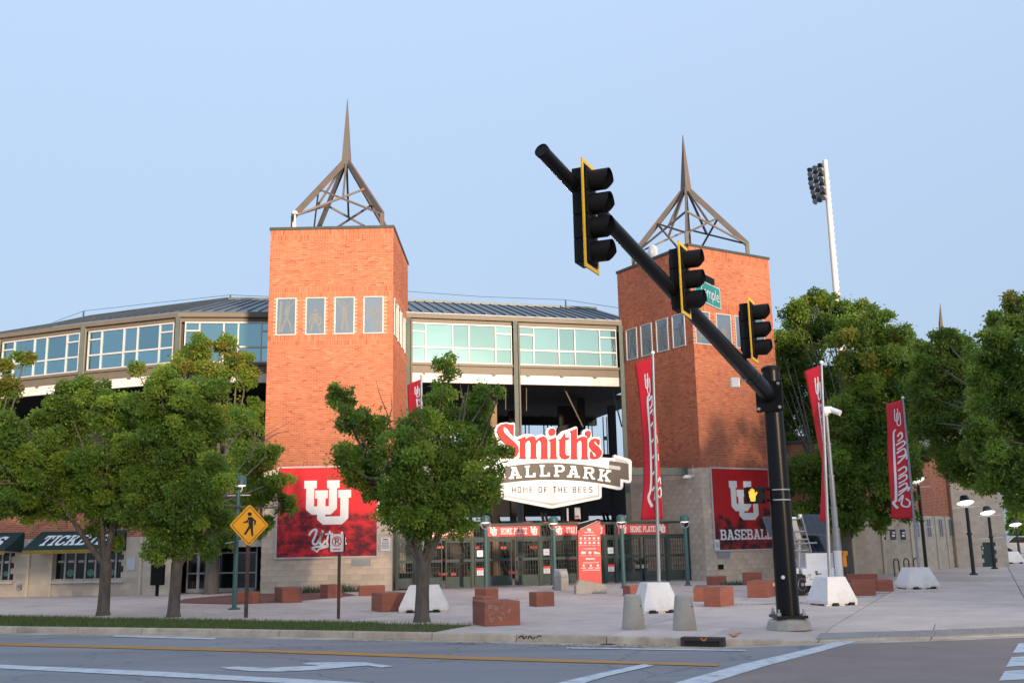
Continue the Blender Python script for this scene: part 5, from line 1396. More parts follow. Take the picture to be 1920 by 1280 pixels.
for x in (118, 185, 254, 322, 390):
    icon(x, 358, 20, 19, 9); icon(x+3, 430, 22, 19, 9)
    for y in (394, 470): m.prism(P2, [uvp(x-24, y+2), uvp(x-24, y-2), uvp(x+26, y-5), uvp(x+26, y-1)], -.04, -.0375)
for x, w in ((160, 36), (262, 20), (372, 46)): m.prism(P2, [uvp(x-w, 600), uvp(x-w, 560), uvp(x+w, 565 if w < 40 else 585), uvp(x+w, 600)], -.04, -.0372); m.prism(P2, [uvp(x-w-10, 632), uvp(x-w-10, 628), uvp(x+w+10, 624), uvp(x+w+10, 628)], -.04, -.0375)
icon(212, 678, 20, 20, 8); m.prism(P2, [uvp(236, 690), uvp(236, 670), uvp(315, 664), uvp(350, 682)], -.04, -.0372)
for x in (166, 275, 386): icon(x, 780, 20, 22, 7); m.prism(P2, [uvp(x-42, 826), uvp(x-42, 815), uvp(x+36, 810), uvp(x+36, 821)], -.04, -.0375)
obj('print', m, 'letter', tot)
# lamps
def teal_lamp(px, py, ytop, label, sc=1.0):
    c = G(px, py); zt = atY(px, ytop, c.y).z
    t = thing('bollard_lamp', c, label, 'lamp', 'teal post lamps')
    k = (zt)/2.6*sc; k = max(.8, min(1.25, k)); zs = zt-.50*k
    m = MB(); m.tube([c, c+Vector((0, 0, zs))], .075*k, 14); m.lathe(c, [(.13*k, 0), (.13*k, .03), (.08*k, .05)], 14); obj('post', m, 'teal', t, smooth=True)
    m = MB(); m.lathe((c.x, c.y, zt-.26*k), [(.165*k, 0), (.175*k, .01), (.175*k, .15*k), (.16*k, .20*k), (.10*k, .245*k), (.01, .26*k)], 20); obj('hood', m, 'teal', t, smooth=True)
    m = MB(); m.lathe((c.x, c.y, zt-.30*k), [(.03, 0), (.13*k, .02), (.155*k, .045*k)], 20); obj('lens', m, 'lamp', t, smooth=True)
    for s in (-1, 1):
        m = MB(); m.tube([(c.x+s*.165*k, c.y, zt-.25*k), (c.x+s*.165*k, c.y, zt-.36*k), (c.x+s*.10*k, c.y, zt-.46*k), (c.x, c.y, zt-.5*k)], .016, 8); obj('yoke', m, 'galv', t, smooth=True)
teal_lamp(912, 1106, 965, 'teal post lamp at the left gate sign'); teal_lamp(1041, 1103, 967, 'teal post lamp behind the concrete bin')
teal_lamp(1170, 1102, 964, 'teal post lamp right of the red totem'); teal_lamp(1290, 1097, 964, 'teal post lamp at the right tower corner')
c = G(439, 1142); zt = atY(451, 889, c.y).z
t = thing('street_lamp', c, 'tall teal lamp with hooded head behind the yellow walking sign', 'lamp')
m = MB(); m.tube([c, c+Vector((0, 0, zt-.42))], .062, 14); m.lathe(c, [(.16, 0), (.16, .03), (.07, .06)], 14); obj('post', m, 'teal', t, smooth=True)
h = Vector((c.x+.06, c.y, zt-.30)); m = MB(); m.lathe(h, [(.165, 0), (.17, .16), (.14, .22), (.06, .27), (.01, .28)], 18); obj('hood', m, 'teal', t, smooth=True)
m = MB(); m.lathe(h+Vector((0, 0, -.035)), [(.04, 0), (.12, .01), (.15, .035)], 18); obj('lens', m, 'lamp', t)
m = MB(); m.tube([h+Vector((.05, 0, 0)), h+Vector((.05, 0, -.12)), h+Vector((-.05, 0, -.22))], .014, 8); m.tube([h+Vector((-.35, 0, -.27)), h+Vector((.28, 0, -.27))], .012, 8); m.tube([(c.x-.3, c.y, 1.75), (c.x+.3, c.y, 1.85)], .012, 8); obj('arm', m, 'lens', t)
def disc_lamp(px, py, ytop, rods, label, tilt=0.0):
    c = G(px, py); zt = atY(px, ytop, c.y).z; 
    t = thing('street_lamp', c, label, 'lamp', 'dark street lamps on the right')
    m = MB(); m.tube([c, c+Vector((0, 0, zt-.28))], [.075, .065], 12); m.lathe(c, [(.16, 0), (.15, .05), (.08, .08)], 12); m.lathe(c+Vector((0, 0, zt*.55)), [(.075, -.05), (.11, -.03), (.11, .03), (.075, .05)], 12); obj('post', m, 'lampdark', t, smooth=True)
    h = Vector((c.x-.03, c.y, zt-.08)); ax = (tilt, .32, 1)
    m = MB(); m.lathe(h, [(.31, 0), (.30, .02), (.2, .10), (.14, .28), (.02, .31)], 24, ax); obj('hood', m, 'lampdark', t, smooth=True)
    m = MB(); m.lathe(h, [(.05, -.05), (.25, -.045), (.325, -.004)], 24, ax); obj('lens', m, 'lamp', t, smooth=True)
    for s in (-.1, .1):
        m = MB(); m.tube([h+Vector((s, 0, -.02)), h+Vector((s*.6, 0, -.22))], .02, 8); obj('yoke', m, 'lens', t)
    for y in rods:
        z = atY(px, y, c.y).z; m = MB(); m.tube([(c.x-.55, c.y, z-.03), (c.x+.55, c.y, z+.03)], .015, 8); obj('banner_rod', m, 'lens', t)
disc_lamp(1738, 1075, 896, (913, 988), 'tall dark street lamp beside the rightmost red flag', -.15)
disc_lamp(1826, 1077, 938, (950,), 'dark street lamp in front of the plain block wall')
disc_lamp(1865, 1066, 957, (966, 1008), 'dark street lamp in front of the green door')
disc_lamp(1913, 1052, 980, (), 'distant street lamp at the right picture edge')
# cycle rack
P = Plane(G(1678, 1080), G(1726, 1076)); t = thing('cycle_rack', P.pt(P.L/2, 0), 'wavy steel cycle rack in front of the right wing', 'cycle rack')
m = MB(); L = P.L; zh = P.uv(1690, 1047)[1]; pts = []
for q in range(3):
    a = q*L/2.6
    w = L/5.2
    pts += [P.pt(a, .0 if q == 0 else .18), P.pt(a, zh-.1), P.pt(a+w*.3, zh), P.pt(a+w*.7, zh), P.pt(a+w, zh-.1), P.pt(a+w, .18 if q < 2 else 0)]
    if q < 2: pts += [P.pt(a+w*1.3, .1), P.pt(a+w*1.7, .1)]
m.tube(pts, .03, 8); obj('hoop', m, 'steel', t, smooth=True)
# planter behind the gate
c = GP.pt(GP.uv(1228, 1085)[0], 0, -1.2); t = thing('planter_tub', c, 'blue tub with white rim and leaves just behind the right gate', 'planter')
m = MB(); m.lathe(c, [(.2, 0), (.26, .5)], 16); obj('tub', m, 'bluebin', t); m = MB(); m.lathe(c+Vector((0, 0, .5)), [(.27, 0), (.27, .14), (.22, .14)], 16); obj('rim', m, 'lens', t)
m = MB()
for q in range(40):
    a = random.uniform(0, 2*pi); r = random.uniform(.03, .3); p = c+Vector((cos(a)*r*.4, sin(a)*r*.4, .62)); e = p+Vector((cos(a)*r, sin(a)*r, random.uniform(.1, .3))); m.bar(p, e, .05, .01)
obj('leaves', m, M('dark_leaf', (0.04, 0.07, 0.03), .7), t, kind='stuff')
c = G(757, 1108); t = thing('bin', c+Vector((.0, 1.2, 0)), 'dark bin and small tan drum behind the left gate bars', 'bin')
m = MB(); m.box(c+Vector((-.05, 1.2, .3)), (.5, .4, .6)); m.box(c+Vector((.1, 1.2, .85)), (.3, .2, .4)); obj('body', m, 'blackm', t)
m = MB(); m.lathe(c+Vector((.45, 1.0, 0)), [(.2, 0), (.21, .3), (.2, .6)], 14); obj('drum', m, 'riser', t)
# ================================================================== TRAFFIC SIGNAL
PC = G(1480, 1179); PY = PC.y
ptop = atY(1450, 690, PY).z
sig = thing('signal_pole', PC, 'tall black traffic signal pole with a long mast arm at the corner', 'signal pole')
m = MB(); m.lathe(PC, [(.40, 0), (.40, .02), (.375, .13), (.34, .17), (.30, .18)], 14); obj('concrete_plinth', m, 'bollard', sig, bevel=.01)
m = MB(); m.box(PC+Vector((0, 0, .225)), (.56, .56, .05)); obj('base_plate', m, 'black', sig)
m = MB(); m.lathe(PC+Vector((0, 0, .18)), [(.26, 0), (.25, .02)], 16); obj('grout', m, 'bollard', sig)
for x, y in ((-.22, -.22), (.22, -.22), (.22, .22), (-.22, .22)):
    m = MB(); m.lathe(PC+Vector((x, y, .25)), [(.04, 0), (.04, .05), (.02, .05), (.02, .11)], 6); obj('anchor_bolt', m, 'bolt', sig)
m = MB(); m.tube([PC+Vector((0, 0, .24)), PC+Vector((0, 0, ptop-.02))], [.205, .165], 48); obj('pole', m, 'black', sig, smooth=True)
m = MB(); m.lathe(PC+Vector((0, 0, ptop-.02)), [(.178, -.04), (.178, .02), (.12, .06), (.02, .075)], 24); obj('cap', m, 'blackm', sig, smooth=True)
az = atY(1446, 742, PY).z
PE = atY(1016, 283, PY*.648)
PA = PC+Vector((0, 0, az)); ad = (PE-PA).normalized()
PA2 = PA+Vector((ad.x, ad.y, 0)).normalized()*.19
m = MB(); hd = Vector((ad.x, ad.y, 0)).normalized(); sd = Vector((-hd.y, hd.x, 0))
m.box(PA+hd*.185+Vector((0, 0, -.03)), (.05, .50, .56), hd, sd); m.box(PA+hd*.10+Vector((0, 0, -.03)), (.16, .42, .5), hd, sd); obj('flange', m, 'blackm', sig)
for a, b in ((-.2, -.25), (.2, -.25), (.2, .19), (-.2, .19)):
    m = MB(); m.lathe(PA+hd*.205+sd*a+Vector((0, 0, b)), [(.032, 0), (.032, .03), (.014, .03), (.014, .05)], 6, hd); obj('flange_bolt', m, 'bolt', sig)
m = MB(); m.tube([PA2, PA2.lerp(PE, .33), PA2.lerp(PE, .66), PE], [.152, .128, .106, .088], 48); obj('mast_arm', m, 'black', sig, smooth=True)
m = MB(); m.lathe(PE, [(.096, -.03), (.096, .02), (.08, .022), (.075, .012)], 22, ad); obj('end_cap', m, 'blackm', sig)
for y in (918, 937):
    z = atY(1462, y, PY).z; r = np.interp(z, [.24, ptop], [.205, .165]); m = MB(); m.lathe(PC+Vector((0, 0, z)), [(r+.003, -.012), (r+.006, 0), (r+.003, .012)], 26); obj('strap', m, 'bolt', sig)
for f in (.10, .125, .435):
    p = PA2.lerp(PE, f); m = MB(); r = np.interp(f, [0, .33, .66, 1], [.152, .128, .106, .088]); m.lathe(p, [(r+.002, -.012), (r+.006, 0), (r+.002, .012)], 22, ad); obj('strap', m, 'blackm', sig)
z = atY(1460, 1081, PY).z; m = MB(); m.lathe(PC+Vector((-.09, -.178, z)), [(.034, 0), (.034, .012)], 14, (-.45, -.9, 0)); obj('sticker', m, 'letter', sig)
def arm_at(px):
    lo, hi = 0.0, 1.0
    for _ in range(40):
        q = (lo+hi)/2
        if proj(PA2.lerp(PE, q))[0] > px: lo = q
        else: hi = q
    return PA2.lerp(PE, lo)
SPH = R(25); SNV = Vector((cos(SPH), -sin(SPH), 0)); STV = Vector((sin(SPH), cos(SPH), 0))
MT['lens_off'] = M('signal_lens_dark', (0.02, 0.015, 0.012), .3)
MT['lens_green'] = emit_mat('signal_green', (0.03, 0.75, 0.55), 0.9)
def signal(px, py, Y, nsec, h, green, label):
    c = atY(px, py, Y)
    t = thing('traffic_signal', c, label, 'traffic signal', 'signals on the mast arm')
    class Q: pass
    Pq = Q(); Pq.pt = lambda u, z, n=0.0: c+STV*u+SNV*n+Vector((0, 0, z))
    sec = h/(nsec+.55); hw = sec*.5; H2 = h/2; W2 = hw+sec*.29; b = .055
    m = MB()
    for a, d, e, f in ((-W2, W2, -H2, -H2+sec*.28), (-W2, W2, H2-sec*.28, H2), (-W2, -hw, -H2+sec*.28, H2-sec*.28), (hw, W2, -H2+sec*.28, H2-sec*.28)): m.pbox(Pq, a, d, e, f, -.008, .0)
    obj('backplate', m, 'blackm', t)
    m = MB()
    for a, d, e, f in ((-W2, W2, -H2, -H2+b), (-W2, W2, H2-b, H2), (-W2, -W2+b, -H2+b, H2-b), (W2-b, W2, -H2+b, H2-b)): m.pbox(Pq, a, d, e, f, -.014, .004)
    obj('yellow_border', m, 'yellow', t)
    for q in range(nsec):
        zc = H2-sec*.275-sec*(q+.5)
        s_ = MB(); s_.pbox(Pq, -hw*.97, hw*.97, zc-sec*.49, zc+sec*.49, -.19, .03); so_ = obj('section', s_, 'blackm', t, bevel=.012)
        o_ = Pq.pt(0, zc, .03); r = sec*.43
        m = MB(); n = 22; k0 = []
        for (rr, hh) in ((r, 0), (r*1.0, .27), (r*.965, .27), (r*.95, .0)):
            ring = []
            for j in range(n):
                a = 2*pi*j/n
                cut = .10*max(0, -sin(a)) if hh else 0
                ring.append(tuple(o_+STV*cos(a)*rr+Vector((0, 0, sin(a)*rr))+SNV*(hh-cut)+Vector((0, 0, -.02*hh))))
            k0.append(len(m.v)); m.v += ring
        for i in range(3):
            for j in range(n): m.f.append((k0[i]+j, k0[i]+(j+1) % n, k0[i+1]+(j+1) % n, k0[i+1]+j))
        obj('visor', m, 'blackm', so_ if False else t, smooth=True)
        m = MB(); m.lathe(o_+SNV*.001, [(r*.94, 0), (r*.7, .02), (r*.2, .035)], 20, SNV); obj('lens', m, 'lens_green' if green and q == nsec-1 else 'lens_off', t, smooth=True)
    ap = arm_at(px-8); m = MB(); e = Pq.pt(0, (ap.z-c.z)*.8, -.2)
    m.tube([ap, e], .035, 8); m.box(ap, (.12, .26, .16)); m.bar(Pq.pt(-.03, -H2+.2, -.205), Pq.pt(-.03, H2-.2, -.205), .05, .03); obj('bracket', m, 'blackm', t)
    m = MB(); b0 = Pq.pt(.02, H2-.12, -.2); m.tube([ap+Vector((0, 0, -.1)), ap.lerp(b0, .5)+Vector((-.05, 0, -.22)), b0], .011, 6); obj('cable', m, 'blackm', t, smooth=True)
signal(1107, 406, PY*.685, 4, 1.50, False, 'four-section traffic signal with yellow edge near the tip of the arm')
signal(1284, 525, PY*.815, 3, 1.16, True, 'middle three-section traffic signal over the green street sign')
signal(1412, 619, PY*.935, 3, 1.13, True, 'three-section traffic signal nearest the black pole')
# street name sign on the arm
a0, a1 = arm_at(1262), arm_at(1352)
d = Vector((a1.x-a0.x, a1.y-a0.y, 0)).normalized(); ps0 = a0+Vector((d.y, -d.x, 0))*.16
SP_ = Plane(ps0, ps0+d); L = (a1-a0).length
z1 = SP_.uv(1350, 541)[1]; z0 = SP_.uv(1350, 581)[1]; u1 = SP_.uv(1351, 560)[0]; u0 = u1-1.05
t = thing('street_name_sign', SP_.pt((u0+u1)/2, z0), 'green street name sign with white letters hung on the mast arm', 'street sign')
m = MB(); m.pbox(SP_, u0, u1, z0, z1, -.012, 0); obj('panel', m, 'signgreen', t)
m = MB()
for c_ in ((u0+.01, u1-.01, z0+.01, z0+.025), (u0+.01, u1-.01, z1-.025, z1-.01), (u0+.01, u0+.025, z0+.025, z1-.025), (u1-.025, u1-.01, z0+.025, z1-.025)): m.pbox(SP_, *c_, 0, .002)
font_text(m, SP_, 'Temple', u1-.86, z0+(z1-z0)*.14, u1-.07, (z1-z0)*.66, 0, .004); obj('lettering', m, 'letter', t, kind='stuff')
m = MB(); p = SP_.pt((u0+u1)/2, z1, 0); m.box((p.x, p.y, z1+.05), (.5, .05, .1), d, (d.y, -d.x, 0)); obj('hanger', m, 'blackm', t)
# small detector box on the arm
p = arm_at(1404); q = atY(1378, 717, p.y-.1)
t = thing('traffic_sensor', q, 'small pale sensor box on a bracket below the mast arm', 'sensor')
m = MB(); m.box(q, (.15, .10, .18), Vector((.95, -.3, -.05)).normalized()); obj('housing', m, 'lens', t, bevel=.015)
m = MB(); m.tube([q, p+Vector((-.02, 0, -.1))], .022, 8); m.tube([q+Vector((.04, 0, -.08)), q+Vector((.15, 0, -.25))], .006, 6); obj('bracket', m, 'galv', t)
# pedestrian signal
c = atY(1423, 927, PY-.12); t = thing('pedestrian_signal', c, 'black pedestrian signal showing a lit orange hand', 'pedestrian signal')
PP = Plane((c.x-1, c.y), (c.x+1, c.y+.25)); cu = PP.U.dot(c-PP.A)
k = .172
m = MB(); m.pbox(PP, cu-k, cu+k, c.z-k*.88, c.z+k*.88, -.2, 0); obj('housing', m, 'blackm', t, bevel=.02)
m = MB(); m.pbox(PP, cu-k*.9, cu+k*.9, c.z-k*.76, c.z+k*.76, .0005, .004); obj('screen', m, M('dark_screen', (0.02, 0.02, 0.02), .7, spec=.15), t)
m = MB(); hx, hz_ = cu-k*.42, c.z
hand = [(-.25, -.62), (.22, -.62), (.30, -.1), (.55, .22), (.46, .36), (.22, .12), (.20, .55), (.08, .58), (.04, .22), (.02, .68), (-.10, .68), (-.12, .24), (-.16, .60), (-.28, .58), (-.28, .18), (-.36, .42), (-.46, .38), (-.42, -.1)]
m.prism(PP, [(hx+x*k*.95, hz_+y*k*1.05) for x, y in hand], .004, .008); obj('hand_symbol', m, 'orange', t)
m = MB(); m.tube([c+Vector((.15, 0, .1)), PC+Vector((0, 0, c.z+.1))], .03, 8); m.tube([c+Vector((.15, 0, -.1)), PC+Vector((0, 0, c.z-.1))], .03, 8); obj('bracket', m, 'blackm', t)
# kerb inlet
sa, sb = st(G(1279, 1196))[0], st(G(1358, 1198))[0]
t = thing('storm_drain', kp((sa+sb)/2, kt(sa), -.1), 'brown iron storm drain inlet in the kerb', 'drain')
KPF = Plane(kp(sa, kt(sa)), kp(sb, kt(sb))); L = KPF.L
m = MB()
for a, b, c_, d_ in ((0, L, -.03, .028), (0, .07, -.118, -.03), (L-.07, L, -.118, -.03)): m.pbox(KPF, a, b, c_, d_, -.14, .06)
obj('iron_hood', m, 'ironbrown', t, bevel=.008)
m = MB(); m.pbox(KPF, .07, L-.07, -.118, -.03, .03, .036); obj('opening', m, 'rubber', t)
class Flat:
    def __init__(s, z): s.z = z
    def pt(s, u, v, n=0.0): p = kp(u, v); return Vector((p.x, p.y, s.z+n))
def gstroke(mb, px, w, z, zz):
    stroke(mb, Flat(z), smooth_pts([st(G(x, y, z)) for x, y in px], 3), w, 0, zz)
m = MB(); gstroke(m, [(1369, 1187), (1376, 1192), (1382, 1187), (1388, 1185)], .06, .006, .003)
obj('spray_mark', m, 'paint_orange', label='orange spray paint squiggle on the kerb right of the storm drain', cat='paint mark'); m = MB()
stroke(m, KPF, [(.55*L+x, y) for x, y in ((-.05, .018), (0, -.018), (.05, .018))], .025, .058, .063)
obj('spray_mark', m, 'paint_orange', label='small orange paint mark on the storm drain hood', cat='paint mark')
m = MB(); P = Plane(kp(st(G(965, 1190))[0], kt(2)), kp(st(G(1020, 1190))[0], kt(2.6)))
for pts in ([(.02, -.05), (.10, -.02), (.12, -.07), (.18, -.02)], [(.2, -.07), (.24, -.02), (.3, -.07), (.34, -.03)], [(.36, -.06), (.42, -.01), (.47, -.05), (.41, -.08), (.37, -.05)]): stroke(m, P, smooth_pts(pts, 4), .02, .028, .036)
obj('kerb_graffiti', m, 'ink', label='black scribbled graffiti on the kerb face', cat='graffiti')

# ================================================================== SIGNS
def post(name, px, py, ytop, r, mat, parent):
    c = G(px, py); zt = atY(px, ytop, c.y).z
    m = MB(); m.bar(c, Vector((c.x, c.y, zt)), r*2, r*2, (0, 1, 0)); obj(name, m, mat, parent); return c, zt
c = G(461, 1157); t = thing('crossing_sign', c, 'yellow diamond walking-person sign on a brown post', 'road sign')
post('post', 461, 1157, 955, .038, 'postbrown', t)
ce = atY(467.5, 984, c.y-.06); zc = ce.z
nv = Vector((.62, -.78, 0)).normalized(); DP = Plane(ce-Vector((-nv.y, nv.x, 0))*1, ce+Vector((-nv.y, nv.x, 0))*1)
cu = 1.0; hd_ = .50
dia = lambda k: [(cu, zc-k), (cu+k, zc), (cu, zc+k), (cu-k, zc)]
def rounded(k, r=.12): 
    out = []
    P4 = dia(k)
    for i in range(4):
        a, b, c_ = P4[i-1], P4[i], P4[(i+1) % 4]
        for f in (.92, 1.0): pass
        out += [tuple(b[j]+(a[j]-b[j])*.07 for j in (0, 1)), tuple(b[j]*.97+(a[j]+c_[j])*.015 for j in (0, 1)), tuple(b[j]+(c_[j]-b[j])*.07 for j in (0, 1))]
    return out
m = MB(); m.prism(DP, rounded(hd_), -.03, 0); obj('panel', m, 'signyel', t)
m = MB(); o4, i4 = dia(hd_*.90), dia(hd_*.86)
for i in range(4): m.prism(DP, [o4[i], o4[(i+1) % 4], i4[(i+1) % 4], i4[i]], 0, .003)
obj('black_border', m, 'ink', t)
m = MB(); s = .0046*1.0
fg = lambda x, y: (cu+(x-668)*s*.92, zc-(y-495)*s*.62)
m.prism(DP, [fg(668+13*cos(q*pi/7), 402+16*sin(q*pi/7)) for q in range(14)], 0, .003)
for pts in ([(655, 430), (678, 424), (692, 438), (690, 470), (690, 500), (668, 512), (662, 480), (665, 455)], [(662, 436), (662, 470), (632, 478), (632, 468), (652, 456)], [(686, 432), (708, 458), (704, 494), (697, 494), (697, 462), (684, 450)], [(664, 500), (686, 500), (668, 530), (648, 574), (636, 570), (655, 525)], [(672, 500), (691, 500), (690, 530), (694, 584), (684, 586), (677, 535)]):
    m.prism(DP, [fg(*q) for q in pts], 0, .0036+.0003*len(pts))
obj('walking_figure', m, 'ink', t)
c = G(634.5, 1159); t = thing('parking_sign', c, 'white no parking sign on a brown post', 'road sign')
post('post', 634.5, 1159, 1004, .032, 'postbrown', t)
ce = atY(631.5, 1017, c.y-.06); NPp = Plane((ce.x-1, ce.y+.06), (ce.x+1, ce.y-.06)); cu = 1.0; zc = ce.z; w2, h2 = .155, .20
def rr(w, h, r): return [(cu+sx*(w-r)+r*cos(a), zc+sz*(h-r)+r*sin(a)) for sx, sz, a0_ in ((1, 1, 0), (-1, 1, 90), (-1, -1, 180), (1, -1, 270)) for a in (R(a0_), R(a0_+30), R(a0_+60), R(a0_+90))]
m = MB(); m.prism(NPp, rr(w2, h2, .03), -.008, 0); obj('panel', m, 'signwhite', t)
m = MB(); ring = lambda r: [(cu+r*cos(q*pi/16), zc+.035+r*sin(q*pi/16)) for q in range(32)]
ro, ri = ring(.115), ring(.092)
for q in range(32): m.prism(NPp, [ro[q], ro[(q+1) % 32], ri[(q+1) % 32], ri[q]], 0, .003)
m.pbox(NPp, cu-.09, cu+.09, zc-.155, zc-.13, 0, .003); stroke(m, NPp, [(cu-.07, zc+.105), (cu+.07, zc-.035)], .022, 0, .0045); obj('red_ring', m, 'redsign', t)
m = MB(); m.pbox(NPp, cu-.04, cu-.015, zc-.035, zc+.105, 0, .0035); stroke(m, NPp, smooth_pts([(cu-.03, zc+.095), (cu+.03, zc+.09), (cu+.04, zc+.06), (cu+.025, zc+.035), (cu-.03, zc+.03)], 3), .022, 0, .0037); obj('letter', m, 'ink', t)
m = MB(); m.pbox(NPp, cu-.19, cu-.155, zc-.2, zc+.19, -.05, -.012); obj('side_panel', m, 'blackm', t)
m = MB(); m.pbox(NPp, cu+.16, cu+.185, zc-.19, zc+.2, -.06, -.012); obj('side_panel', m, 'blackm', t)

# ================================================================== FLAGS ON POLES
def pole_flag(Bc, pole_px, left, right, label, text):
    """left / right: lists of (y, x) pixel edges of the cloth either side of the pole"""
    (xb, yb), (xt, yt) = pole_px
    Y = Bc.y; P = Plane((Bc.x-6, Y), (Bc.x+6, Y))
    t = thing('feather_flag', Vector((Bc.x, Bc.y, .5)), label, 'flag', 'red flags on tall poles')
    a, b = P.uv(xb, yb), P.uv(xt, yt)
    pz = lambda z: a[0]+(b[0]-a[0])*(z-a[1])/(b[1]-a[1])
    m = MB(); m.tube([P.pt(a[0], a[1]-.08), P.pt(b[0], b[1])], [.045, .03], 12); obj('pole', m, 'galv', t, smooth=True)
    m = MB(); m.lathe(P.pt(b[0], b[1]), [(.045, 0), (.05, .04), (.02, .07)], 10); obj('finial', m, 'lens', t)
    edges = {}
    def cloth(edge, side):
        ys = [e[0] for e in edge]; xs = [e[1] for e in edge]
        V, Fc = [], []; nr, nc = 36, 8
        def pt(f, g, off=0.0):
            y = ys[0]+(ys[-1]-ys[0])*g; x = float(np.interp(y, ys, xs))
            ue, ze = P.uv(x, y); zp = ze+(.10*(1-g) if side < 0 else 0.0); up = pz(zp)+side*.02
            u = ue+(up-ue)*f; z = ze+(zp-ze)*f
            return P.pt(u, z, -.32*(1-f)*(1-.25*g)-side*0+.035*sin(9*g+3*f)*(1-f)+off+(.0 if side < 0 else .25*(1-f)))
        for i in range(nr+1):
            for j in range(nc+1): V.append(tuple(pt(j/nc, i/nr)))
        for i in range(nr):
            for j in range(nc):
                k = i*(nc+1)+j; q = (k, k+nc+1, k+nc+2, k+1); Fc.append(q if side < 0 else q[::-1])
        m = MB(); m.v, m.f = V, Fc; o = obj('cloth', m, 'red', t, smooth=True)
        sm = o.modifiers.new('thickness', 'SOLIDIFY'); sm.thickness = .004
        return pt
    pl = cloth(left, -1)
    pr = cloth(right, 1) if right else None
    m = MB()
    def fs(fn, pts, w, asp):
        pts = smooth_pts(pts, 5); k = len(pts); L_, R_ = [], []
        for i in range(k):
            p0, p1 = pts[max(i-1, 0)], pts[min(i+1, k-1)]; dx, dy = (p1[0]-p0[0])*asp, p1[1]-p0[1]; l = math.hypot(dx, dy) or 1
            ww = w[0]+(w[1]-w[0])*i/(k-1)
            L_.append(fn(pts[i][0]-dy/l*ww/2/asp, pts[i][1]+dx/l*ww/2, .012)); R_.append(fn(pts[i][0]+dy/l*ww/2/asp, pts[i][1]-dx/l*ww/2, .012))
        n0 = len(m.v); m.v += [tuple(v) for v in L_]+[tuple(v) for v in R_]
        m.f += [(n0+i, n0+i+1, n0+k+i+1, n0+k+i) for i in range(k-1)]
    for fn, pts, w, asp in text(pl, pr): fs(fn, pts, w, asp)
    if m.v: obj('lettering', m, 'letter', t, kind='stuff')
UUS = lambda fn, f, g, s, asp: [(fn, [(f-s, g-s*.35), (f-s, g+s*.28), (f+s*.2, g+s*.28), (f+s*.2, g-s*.35)], (.007, .007), asp), (fn, [(f-s*.2, g-s*.1), (f-s*.2, g+s*.55), (f+s, g+s*.55), (f+s, g-s*.1)], (.007, .007), asp)]
def t_full(pl, pr):
    out = UUS(pl, .62, .115, .15, .14)
    out += [(pl, [(.50, .24), (.36, .26), (.34, .40), (.30, .62), (.24, .83), (.10, .86), (.30, .91)], (.012, .020), .14)]
    sc = [[(.55, .30), (.75, .27), (.80, .31), (.55, .34)], [(.45, .37), (.85, .345), (.88, .375), (.5, .41)], [(.45, .44), (.85, .41), (.88, .46), (.5, .475)], [(.45, .53), (.98, .46), (.9, .50)], [(.45, .59), (.80, .56), (.84, .60), (.45, .635)], [(.42, .66), (.80, .63), (.82, .665), (.42, .70)], [(.40, .73), (.78, .70), (.80, .735), (.40, .77)], [(.36, .80), (.92, .735), (.85, .77)], [(.36, .85), (.60, .80), (.50, .88), (.80, .90), (.90, .86), (.72, .83)]]
    out += [(pl, q, (.013, .011), .14) for q in sc]
    return out
def t_twist(pl, pr):
    out = UUS(pl, .66, .135, .13, .12)
    out += [(pl, [(.78, .225), (.60, .25), (.62, .40), (.66, .60), (.62, .80), (.45, .86), (.74, .92)], (.016, .022), .12)]
    out += [(pl, q, (.014, .012), .12) for q in ([(.70, .26), (.92, .24), (.9, .29), (.72, .31)], [(.72, .34), (.97, .32), (.95, .36)], [(.74, .42), (.98, .40), (.96, .44)], [(.76, .52), (.98, .50)], [(.78, .62), (.98, .60)], [(.76, .72), (.98, .70)], [(.72, .82), (.97, .80), (.9, .88)])]
    if pr: out += [(pr, q, (.016, .014), .06) for q in ([(.6, .22), (.2, .30)], [(.4, .40), (.3, .46)], [(.9, .66), (.3, .62), (.2, .68)], [(.95, .74), (.3, .71), (.15, .77), (.5, .80), (.9, .78)])]
    return out
def t_small(pl, pr):
    out = UUS(pl, .74, .12, .15, .09)
    return out+[(pl, [(.70, .23), (.72, .30), (.78, .40), (.84, .5)], (.012, .006), .09), (pl, [(.80, .26), (.96, .25), (.95, .29)], (.01, .01), .09), (pl, [(.82, .33), (.98, .32)], (.01, .01), .09), (pl, [(.86, .40), (.98, .39)], (.01, .01), .09)]
pole_flag(B2, ((1236, 1104), (1224, 663)), [(677, 1192), (740, 1201), (820, 1208), (900, 1209), (974, 1204)], [(770, 1230), (820, 1234), (900, 1240), (972, 1242)], 'red twisted flag on the pole in front of the right tower', t_twist)
pole_flag(B3, ((1556, 1092), (1540, 681)), [(692, 1514), (760, 1527), (830, 1541), (865, 1548.5), (900, 1546), (977, 1541.5)], None, 'narrow red flag folded along its pole beside the camera mast', t_small)
pole_flag(B4, ((1723, 1068), (1693, 747)), [(755, 1668), (850, 1671), (972, 1677)], None, 'red flag with white script at the right, half behind foliage', t_full)
pole_flag(B1, ((793, 1102), (790, 704)), [(718, 761), (780, 764), (830, 768), (860, 768)], None, 'red flag mostly hidden behind the street tree by the left tower', t_small)

